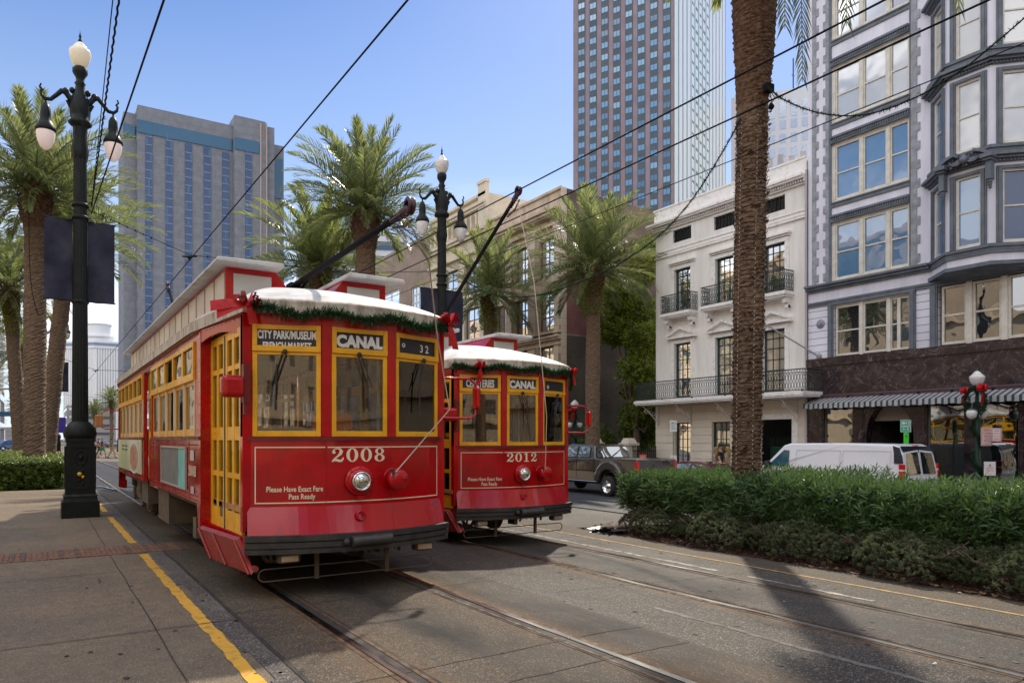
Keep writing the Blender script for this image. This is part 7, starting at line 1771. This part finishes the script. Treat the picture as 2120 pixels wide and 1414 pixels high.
# pickup, local: y forward from the tail, near side is x<0
M_trk = mat('dark_bronze_paint', (.075,.062,.055), .2, .5, coat=1); M_trk2 = mat('tan_lower_paint', (.30,.23,.17), .3, .4, coat=1)
pk = thing('pickup_truck', 'dark bronze crew cab pickup with tan lower doors, driving left beyond tram 2012', 'pickup truck')
mb = MB(); up_ = [(0,.90),(0,1.40),(2.35,1.40),(2.38,1.42),(5.1,1.40),(6.4,1.26),(6.62,1.15),(6.65,.86)] ; shell(mb, up_[::-1], lambda z: 1.0 if z < 1.3 else .975); mb.build('body', M_trk, pk, bevel=.05)
mb = MB(); lo = [(0,.90),(0,.62),(.88,.58)] + arch(1.38,.48,.50) + [(1.9,.55),(5.15,.55)] + arch(5.62,.47,.50) + [(6.12,.55),(6.6,.60),(6.62,.90)]; shell(mb, lo, lambda z: .992); mb.build('lower_body', M_trk2, pk, bevel=.02)
mb = MB(); mb.prism([(y, z) for y, z in arch(1.38,.80,.55)] + [(y, z) for y, z in arch(1.38,.50,.50)][::-1], -1.22, -.98, 'yz'); mb.build('wide_fender', M_trk, pk, bevel=.06); mb = MB(); mb.prism([(y, z) for y, z in arch(1.38,.80,.55)] + [(y, z) for y, z in arch(1.38,.50,.50)][::-1], .98, 1.22, 'yz'); mb.build('wide_fender', M_trk, pk, bevel=.06)
mb = MB(); shell(mb, [(2.42,1.38),(2.58,1.86),(2.75,1.93),(4.0,1.95),(4.3,1.90),(5.15,1.38)], lambda z: .93 if z < 1.5 else .78); mb.build('cab', M_trk, pk, bevel=.04)
def side_glass(pts, x0=.935, x1=.80, z0=1.42, z1=1.86, par=None, m=None):
    for s in (-1, 1):
        mb = MB(); P = [((x0+(x1-x0)*(z-1.40)/.5+.012)*s, y, z) for y, z in pts]; mb.add(P, [tuple(range(len(P)))]); mb.build('side_window', m or M_cgl, par)
side_glass([(2.75,1.44),(2.80,1.83),(3.45,1.86),(3.45,1.44)], par=pk); side_glass([(3.58,1.44),(3.58,1.86),(4.12,1.84),(4.72,1.44)], par=pk)
mb = MB(); mb.add([(-.82,2.40,1.44),(.82,2.40,1.44),(.74,2.535,1.84),(-.74,2.535,1.84)], [(0,1,2,3)]); mb.build('rear_window', M_cgl, pk)
mb = MB(); mb.add([(-.80,5.06,1.45),(.80,5.06,1.45),(.72,4.36,1.87),(-.72,4.36,1.87)], [(0,1,2,3)]); mb.build('windscreen', M_cgl, pk)
mb = MB(); mb.box(-.9,.9,.12,2.3,1.385,1.405); mb.build('bed_cover', M_black, pk)
mb = MB(); mb.box(-1.12,-.98,2.1,5.0,.50,.54); mb.box(.98,1.12,2.1,5.0,.50,.54); mb.build('running_board', M_alloy, pk, bevel=.015)
mb = MB(); mb.box(-1.0,1.0,-.16,.02,.60,.80); mb.build('rear_bumper', M_alloy, pk, bevel=.03)
for s in (-1, 1): mb = MB(); mb.box(.86*s,1.01*s,-.015,.10,.98,1.34); mb.build('tail_lamp', M_tail, pk, bevel=.02); mb = MB(); mb.box(1.0*s,1.22*s,4.55,4.68,1.38,1.62); mb.build('wing_mirror', M_black, pk, bevel=.03)
for s in (-1, 1):
    for y in (3.0, 4.2): mb = MB(); mb.box(1.0*s,1.02*s,y-.25,y-.06,1.22,1.26); mb.build('door_handle', M_trk, pk)
    wheel(pk, 1.10*s, 1.38, .38, .385, .26, s, True); wheel(pk, .88*s, 5.62, .38, .385, .24, s)
mb = MB(); mb.box(-.9,.9,.4,6.3,.42,.6)
for y in (2.42, 3.50): mb.box(-1.003,-.99,y,y+.012,.62,1.38)
mb.build('chassis', M_black, pk)
pk.location = (18.95, 19.55, gz(18)-.0)
# van
M_van = mat('white_van_paint', (.88,.88,.92), .25, coat=.6)
vn = thing('cargo_van', 'white windowless cargo van parked behind the hedge at the right', 'van')
VL = 5.9
mb = MB(); hwv = lambda z: 1.0 if z < 1.15 else 1.0-.14*((z-1.15)/.9)**1.3
pv = [(.04,.45),(0,1.1),(.10,1.72),(.22,1.96),(.45,2.04),(2.0,2.07),(4.1,2.05),(4.35,1.98),(5.05,1.28),(5.75,1.08),(5.9,.85),(5.9,.45)]
zs_ = [.45,.8,1.15,1.45,1.7,1.9,2.0]
shell(mb, pv[::-1], hwv); mb.build('body', M_van, vn, bevel=.06, seg=3)
mb = MB()
for s in (-1, 1):
    P = [(4.08,1.26),(4.08,1.80),(4.30,1.82),(4.92,1.26)]; mb2 = MB(); mb2.add([((hwv(z)+.018)*s, y, z) for y, z in P], [(0,1,2,3)]); mb2.build('side_window', mat('van_cab_glass', (.02,.10,.14), .05, spec=1), vn)
    mb.box((1.005)*s, 1.02*s, .35, 3.85, 1.20, 1.205)
    mb.box((1.0)*s, 1.012*s, 3.93, 3.94, .6, 1.2)
    mb2 = MB(); mb2.box(1.0*s, 1.26*s, 4.78, 4.92, 1.15, 1.42); mb2.build('wing_mirror', M_black, vn, bevel=.04); mb2 = MB(); mb2.box(1.0*s,1.02*s,4.0,4.06,.98,1.12); mb2.build('door_handle', M_black, vn)
    wheel(vn, .9*s, 1.15, .36, .36, .24, s); wheel(vn, .9*s, 4.9, .36, .36, .24, s)
for s in (-1, 1):
    for (y0_, y1_, z0_, z1_) in ((.45,2.05,1.22,1.82),(2.15,3.8,1.22,1.82)):
        xx = lambda z: (hwv(z)+.008)*s
        for (ya_, za_, yb_, zb_) in ((y0_,z0_,y1_,z0_),(y0_,z1_,y1_,z1_),(y0_,z0_,y0_,z1_),(y1_,z0_,y1_,z1_)): mb.tube([(xx(za_-.0)-.0, ya_, za_), (xx((za_+zb_)/2), (ya_+yb_)/2, (za_+zb_)/2), (xx(zb_), yb_, zb_)], .006, 4)
mb.build('panel_crease', mat('van_crease', (.45,.46,.5), .4), vn)
mb = MB(); mb.add([((hwv(z)+.012)*-1, y, z) for y, z in ((.24,.70),(.24,1.10),(.24,1.80),(3.8,1.84),(3.8,.70))], [(0,1,2,3,4)]) if False else None
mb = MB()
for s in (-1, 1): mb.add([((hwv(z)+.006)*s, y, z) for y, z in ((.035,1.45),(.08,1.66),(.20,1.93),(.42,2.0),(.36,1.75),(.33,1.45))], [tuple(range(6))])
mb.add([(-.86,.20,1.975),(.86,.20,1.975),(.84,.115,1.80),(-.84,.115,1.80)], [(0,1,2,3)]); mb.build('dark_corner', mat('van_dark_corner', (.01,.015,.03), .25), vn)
for s in (-1, 1):
    mb = MB(); y_ = lambda z: (.0 if z < 1.1 else (z-1.1)/.62*.10)-.012
    P = [(.07,1.12),(.82,1.12),(.74,1.75),(.07,1.80)]
    fr_ = MB(); fr_.add([(x*s, y_(z)-.004, z) for x, z in ((.03,.95),(.90,.95),(.80,1.80),(.03,1.86))], [(0,1,2,3)]); d_ = fr_.build('rear_door', M_van, vn)
    mb.add([(x*s, y_(z)-.012, z) for x, z in P], [(0,1,2,3)]); mb.build('window', M_cgl, d_)
    mb = MB(); mb.box(.93*s, 1.025*s, -.01, .16, 1.0, 1.22); mb.box(.93*s,1.022*s,-.005,.16,1.27,1.43); mb.build('tail_lamp', M_tail, vn, bevel=.015); mb = MB(); mb.box(.935*s,1.02*s,0,.155,1.22,1.27); mb.build('reverse_lamp', M_white_l, vn)
mb = MB(); mb.box(-.1,.1,.16,.24,1.98,2.01); mb.build('brake_lamp', M_tail, vn); mb = MB(); mb.box(-.95,.95,-.12,.05,.40,.60); mb.box(-.9,.9,.3,5.6,.3,.5); mb.build('rear_bumper', M_black, vn)
vn.location = (23.0, 12.15, -.52); 
# cars
def sedan(label, paint, h=1.32, group=None, name='parked_car'):
    t = thing(name, label, 'car', (0,0,0), group); mb = MB()
    pr = [(0,.45),(.0,.85),(.25,.92),(1.0,.93),(3.2,.90),(4.4,.74),(4.5,.50),(4.4,.30)] + arch(3.65,.36,.30)[::-1] + [(3.2,.25),(1.3,.25)] + arch(.85,.36,.30)[::-1] + [(.1,.28)]
    shell(mb, pr[::-1], lambda z: .88 if z < .8 else .85); mb.build('body', paint, t, bevel=.05)
    mb = MB(); g = [(.55,.90),(1.25,h-.08),(1.7,h),(2.4,h),(2.75,h-.06),(3.5,.88)]; shell(mb, g, lambda z: .82 if z < 1 else .62); mb.build('cabin', paint, t, bevel=.05)
    for s in (-1, 1):
        for P in ([(.95,.96),(1.35,h-.12),(1.85,h-.07),(1.85,.96)], [(1.95,.96),(1.95,h-.07),(2.6,h-.11),(3.15,.96)]):
            mb = MB(); f = lambda z: .82+(.62-.82)*min(1,max(0,(z-.90)/(h-.90))) + .012; mb.add([(f(z)*s, y, z) for y, z in P], [(0,1,2,3)]); mb.build('side_window', M_cgl, t)
        wheel(t, .80*s, .85, .32, .32, .2, s); wheel(t, .80*s, 3.65, .32, .32, .2, s); mb = MB(); mb.box(.5*s,.84*s,-.02,.06,.62,.80); mb.build('tail_lamp', M_tail, t, bevel=.02)
    for P in (((.60,.93),(1.22,h-.11)), ((3.42,.92),(2.78,h-.09))): mb = MB(); mb.add([(-.74,P[0][0]-.012 if P[0][0]<1 else P[0][0]+.012,P[0][1]+.02),(.74,P[0][0]-.012 if P[0][0]<1 else P[0][0]+.012,P[0][1]+.02),(.58,P[1][0]-.012 if P[0][0]<1 else P[1][0]+.012,P[1][1]),(-.58,P[1][0]-.012 if P[0][0]<1 else P[1][0]+.012,P[1][1])], [(0,1,2,3)]); mb.build('windscreen', M_cgl, t)
    return t
s1 = sedan('low maroon car parked behind the hedge, left of the great palm', mat('maroon_paint', (.13,.008,.02), .2, .3, coat=1)); s1.location = (22.1, T26(1508, 21.3), -.52)
s2 = sedan('black parked car mostly hidden by the hedge, right of the pickup', mat('black_paint', (.012,.012,.014), .2, .2, coat=1), 1.30); s2.location = (22.2, T26(1395, 21.4), -.52)
for i, (x, Z, c, lab) in enumerate(((12,105,(.03,.08,.18),'blue car crossing far away behind the left hedge'),(34,112,(.05,.12,.25),'second blue car far away, left of the palm trunks'),(52,118,(.55,.56,.58),'white car far away, touching the left palm trunk'))):
    s_ = sedan(lab, mat('far_car_paint_%d' % i, c, .25, coat=1), 1.5, 'cars crossing far down the street', 'distant_car'); p = UZ(x, YH, Z); s_.location = (p.x-1.5, p.y, 0); s_.rotation_euler = (0,0,R(-60))
for i, (x, Z, c, lab) in enumerate(((188,120,(.1,.02,.02),'dark red car far down the street right of the near lamp post'),(215,150,(.12,.12,.13),'grey car far down the street just left of tram 2008'))):
    s_ = sedan(lab, mat('far_car_paint_b%d' % i, c, .25, coat=1), 1.5, 'cars far down the street', 'distant_car'); p = UZ(x, YH, Z); s_.location = (p.x, p.y, -.1)

# ---------------------------------------------------------------- people
def skin(name, V, E, rad, m, parent, off):
    me = bpy.data.meshes.new(name); me.from_pydata([tuple(Vector(v)) for v in V], E, []); o = bpy.data.objects.new(name, me); COL.objects.link(o)
    o.modifiers.new('skin', 'SKIN')
    if not me.skin_vertices: return o
    for i, r in enumerate(rad): me.skin_vertices[0].data[i].radius = r if isinstance(r, tuple) else (r, r)
    me.skin_vertices[0].data[0].use_root = True
    sb = o.modifiers.new('sub', 'SUBSURF'); sb.levels = 2; sb.render_levels = 2
    dg = bpy.context.evaluated_depsgraph_get(); me2 = bpy.data.meshes.new_from_object(o.evaluated_get(dg)); o.modifiers.clear(); o.data = me2; bpy.data.meshes.remove(me); me2.name = name
    me2.materials.clear(); me2.materials.append(m)
    for p in me2.polygons: p.use_smooth = True; p.material_index = 0
    o.parent = parent; return o
SKIN = mat('skin', (.50,.27,.18), .5, var=.1)
def person(label, loc, rz, h=1.72, shirt=(.1,.1,.1), legs=(.05,.06,.1), hair=(.05,.03,.02), stride=.22, cap=None, longhair=False, shorts=False, seated=False, lean=0, bend=0, arm_fwd=0, vest=False, shoes=(.05,.05,.05)):
    t = thing('person', label, 'person'); k = h/1.72
    hp = .0 if not seated else 0
    J = {'pelvis':(0,0,.95),'waist':(0,.01,1.10),'chest':(0,.02+lean*.5,1.30),'neck':(0,.03+lean,1.46),'headb':(0,.03+lean*1.2,1.54),'head':(0,.01+lean*1.2+bend*.12,1.64-bend*.08),'crown':(0,.02+lean*1.2+bend*.2,1.70-bend*.15)}
    def A(s, side):   # arm chain
        f = arm_fwd; sw = stride*.6*side
        return [(s*.17,.02+lean,1.42),(s*.235,.03-sw*.4+lean+f*-.1,1.16),(s*.25,-.03-sw-f*.35+lean,.95+f*.22),(s*.25,-.05-sw*1.15-f*.42+lean,.87+f*.25)]
    def Lg(s, side):
        if seated: return [(s*.09,0,.90),(s*.12,-.42,.92),(s*.12,-.45,.50),(s*.12,-.58,.45)]
        sw = stride*side; return [(s*.09,0,.90),(s*.095,-sw*.6-.03,.50),(s*.09,-sw+ .06,.08),(s*.09,-sw-.08,.035)]
    V = []; E = []; Rd = []
    def chain(pts, rs, start=None):
        prev = start
        for p, r in zip(pts, rs):
            V.append(tuple(c*k for c in p)); Rd.append(r if not isinstance(r, tuple) else r); i = len(V)-1
            if prev is not None: E.append((prev, i))
            prev = i
        return prev
    chain([J[n] for n in ('pelvis','waist','chest','neck','headb','head','crown')], [(.13,.10),(.115,.09),(.15,.10),.055,.06,(.085,.10),(.06,.07)])
    for s, sd in ((-1, 1), (1, -1)):
        chain(A(s, sd), [.055,.042,.034,.028], 2); i = len(V)-1; hb = A(s, sd)[-1]
        for q in range(4): chain([(hb[0]+(q-1.5)*.016, hb[1]-.03, hb[2]-.05)], [.010], i)
        chain([(hb[0]-s*.03, hb[1]-.04, hb[2]-.02)], [.011], i)
        chain(Lg(s, sd), [.085,.055,.038,.035], 0)
    skin('body', V, E, Rd, SKIN, t, None)
    # face
    hd = Vector(J['head'])*k; mb = MB()
    mb.ball((0, hd.y-.098, hd.z-.01), .016, 6, 4, (.8,1.2,1.2))
    for s in (-1, 1): mb.ball((s*.085, hd.y+.0, hd.z-.01), .022, 6, 4, (.5,1,1.3))
    mb.build('nose_and_ears', SKIN, t); mb = MB()
    for s in (-1, 1): mb.ball((s*.032, hd.y-.086, hd.z+.015), .011, 6, 4)
    mb.box(-.024,.024,hd.y-.092,hd.y-.08,hd.z-.052,hd.z-.045); mb.build('eyes_and_mouth', mat('dark_eye', (.05,.02,.02), .4), t)
    mb = MB(); mb.ball((0, hd.y+.028, hd.z+.035), .098, 12, 8, (.95,1.02,1.0))
    if longhair: mb.tube([(0,hd.y+.05,hd.z+.02),(0,hd.y+.09,hd.z-.14),(0,hd.y+.09,hd.z-.30)], [.09,.095,.06], 10)
    mb.build('hair', mat('hair_%d' % int(hair[0]*100), hair, .6, var=.3, scale=20), t)
    if cap: mb = MB(); mb.ball((0, hd.y+.01, hd.z+.055), .104, 12, 8, (1,1.05,.75)); mb.box(-.07,.07,hd.y-.19,hd.y-.05,hd.z+.05,hd.z+.065); mb.build('cap', mat('cap_cloth', cap, .8), t)
    V = []; E = []; Rd = []
    chain([(0,0,.92),J['waist'],J['chest'],(0,.03+lean,1.43)], [(.15,.115),(.135,.108),(.168,.118),(.085,.075)])
    for s, sd in ((-1,1),(1,-1)): chain([A(s,sd)[0], tuple(Vector(A(s,sd)[0]).lerp(Vector(A(s,sd)[1]), .75))], [.07,.058], 2)
    skin('shirt', V, E, Rd, mat('cloth_%s' % '_'.join(str(int(c*100)) for c in shirt), shirt, .8, var=.25, scale=12), t, None)
    if vest:
        mb = MB()
        for s in (-1,1):
            mb.box(s*.075-.022, s*.075+.022, .135, .160, 1.0, 1.44) if False else mb.tube([(s*.07,.115+lean*.3,1.0),(s*.08,.135+lean*.7,1.25),(s*.08,.10+lean,1.47),(s*.08,-.05+lean,1.45),(s*.075,-.11+lean*.7,1.25),(s*.07,-.10,1.0)], .026, 6)
        mb.tube([(.17*math.cos(a), .01+.125*math.sin(a), 1.10) for a in frange(0,6.283,.4)], .024, 6); mb.xf(Matrix.Scale(k,4)); mb.build('reflective_strips', mat('silver_lime_tape', (.55,.62,.30), .3), t)
    V = []; E = []; Rd = []; chain([(0,0,.96)], [(.145,.11)])
    for s, sd in ((-1,1),(1,-1)):
        lg = Lg(s,sd); 
        if shorts: chain([lg[0], tuple(Vector(lg[0]).lerp(Vector(lg[1]), .8))], [.105,.09], 0)
        else: chain([lg[0], lg[1], tuple(Vector(lg[1]).lerp(Vector(lg[2]), .92))], [.102,.075,.058], 0)
    skin('trousers', V, E, Rd, mat('cloth_%s' % '_'.join(str(int(c*100)) for c in legs), legs, .8, var=.25, scale=12), t, None)
    mb = MB()
    for s, sd in ((-1,1),(1,-1)): f_ = Vector(Lg(s,sd)[2])*k; mb.ball((f_.x, f_.y-.06, max(.045, f_.z-.02) if not seated else f_.z), .055, 8, 6, (.85,2.1,.8))
    mb.build('shoes', mat('shoe_%d' % int(shoes[0]*100), shoes, .6), t)
    t.location = loc; t.rotation_euler = (0,0,rz); return t
pu2 = 25.1
person('woman with long blonde hair walking before the white house, left of the man in black', (pu2, T26(1481, pu2), SW), R(200), 1.66, (.42,.25,.20), (.30,.22,.18), (.35,.22,.08), longhair=True)
person('man in black cap and black T-shirt walking before the white house', (pu2-.3, T26(1493, pu2-.3), SW), R(0)+R(15), 1.80, (.012,.012,.018), (.05,.05,.06), (.03,.02,.02), cap=(.012,.012,.015))
person('fair haired woman in a tan top, half hidden by the great palm trunk', (pu2+.2, T26(1505, pu2+.2), SW), R(190), 1.68, (.50,.38,.24), (.55,.52,.50), (.40,.27,.10), longhair=True)
person('person in a red shirt standing between tram 2012 and the pickup', (24.8, T26(1165, 24.8), SW), R(20), 1.74, (.60,.02,.03), (.05,.05,.06), (.05,.03,.02), stride=.05)
for (x, lab, sh, lg, hr, rz) in ((212, 'far pedestrian in dark top and green shorts crossing left of tram 2008', (.05,.06,.03), (.05,.35,.15), (.35,.22,.1), 95), (232, 'far pedestrian in a green shirt and khaki trousers crossing just left of tram 2008', (.02,.20,.09), (.50,.38,.20), (.05,.03,.02), 80)):
    p = UZ(x, YH, 66); person(lab, (p.x, p.y, gz(p.x)), R(rz), 1.72, sh, lg, hr, stride=.30, shorts='shorts' in lab)
p = UZ(205, YH, 74); person('farthest pedestrian in black crossing beside the near lamp post', (p.x, p.y, gz(p.x)), R(60), 1.72, (.03,.03,.03), (.04,.04,.05), (.05,.03,.02), stride=.28)
p = UZ(147, YH, 60); person('far pedestrian in a pale blue shirt by the left hedge', (p.x, p.y, 0), R(100), 1.72, (.45,.55,.65), (.1,.1,.15), (.05,.03,.02), stride=.28)
L = tram1.location; person('driver in orange and lime safety vest bent low inside tram 2008', (L.x-.10, L.y+.46, L.z+.54), R(180), 1.70, (.90,.20,.02), (.03,.03,.05), (.02,.015,.01), seated=True, lean=-.16, bend=-.5, vest=True)
L = tram2.location; person('tram driver in a black shirt with one arm forward in tram 2012', (L.x+.0, L.y+.75, L.z+.55), R(0), 1.70, (.012,.012,.015), (.03,.03,.04), (.02,.015,.01), seated=True, arm_fwd=.9)

# ---------------------------------------------------------------- far street clutter
mb = MB(); a = UZ(-10, 806, 62); b = UZ(40, 804, 62); mb.tube([a, b], .07, 8); mb.tube([b+Vector((.3,0,-8)), b+Vector((.3,0,.4))], .10, 8); tag(mb.build('signal_mast', mat('galvanised_mast', (.30,.32,.34), .5, .4)), 'grey mast arm reaching in from the left edge behind the palm trunks', 'signal mast')
for (x0, x1, y, Z, lab) in ((-10,48,857,88,'upper blue green street sign on the far mast arm'),(22,46,873,120,'lower street sign on the farther mast arm')):
    mb = MB(); a = UZ(x0, y, Z); b = UZ(x1, y, Z); mb.tube([a, b], .09, 6); c = a.lerp(b, .35); d_ = nrm(b-a); m_ = MB(); t_ = tag(mb.build('street_sign_arm', M_iron), lab, 'street sign'); m_.rbox(c, d_, Vector((d_.y,-d_.x,0)), Vector((0,0,1)), (b-a).length*.3, .12, .28); m_.build('sign_blade', mat('street_sign_blue', (.01,.09,.20), .5), t_)
for i, (x, y, Z, c) in enumerate(((92,858,70,(.20,.05,.30)),(104,828,60,(.10,.04,.22)),(126,880,85,(.05,.03,.30)),(96,885,72,(.25,.03,.25)))):
    p = UZ(x, y, Z); t_ = thing('street_banner', ['purple banner between the palm trunks and the far lamp post', 'dark violet banner above the purple one by the far lamp post', 'small blue banner right of the far lamp post foot', 'magenta banner low beside the palm trunk'][i], 'banner', tuple(p)); mb = MB(); mb.box(p.x-.5,p.x+.5,p.y-.02,p.y+.02,p.z-.9,p.z+.9); mb.build('banner_cloth', mat('purple_cloth_%d' % i, c, .8, var=.5, scale=2), t_); mb = MB(); mb.tube([(p.x-.55,p.y,0),(p.x-.55,p.y,p.z+1.1)], .05, 6); mb.build('post', M_iron, t_)
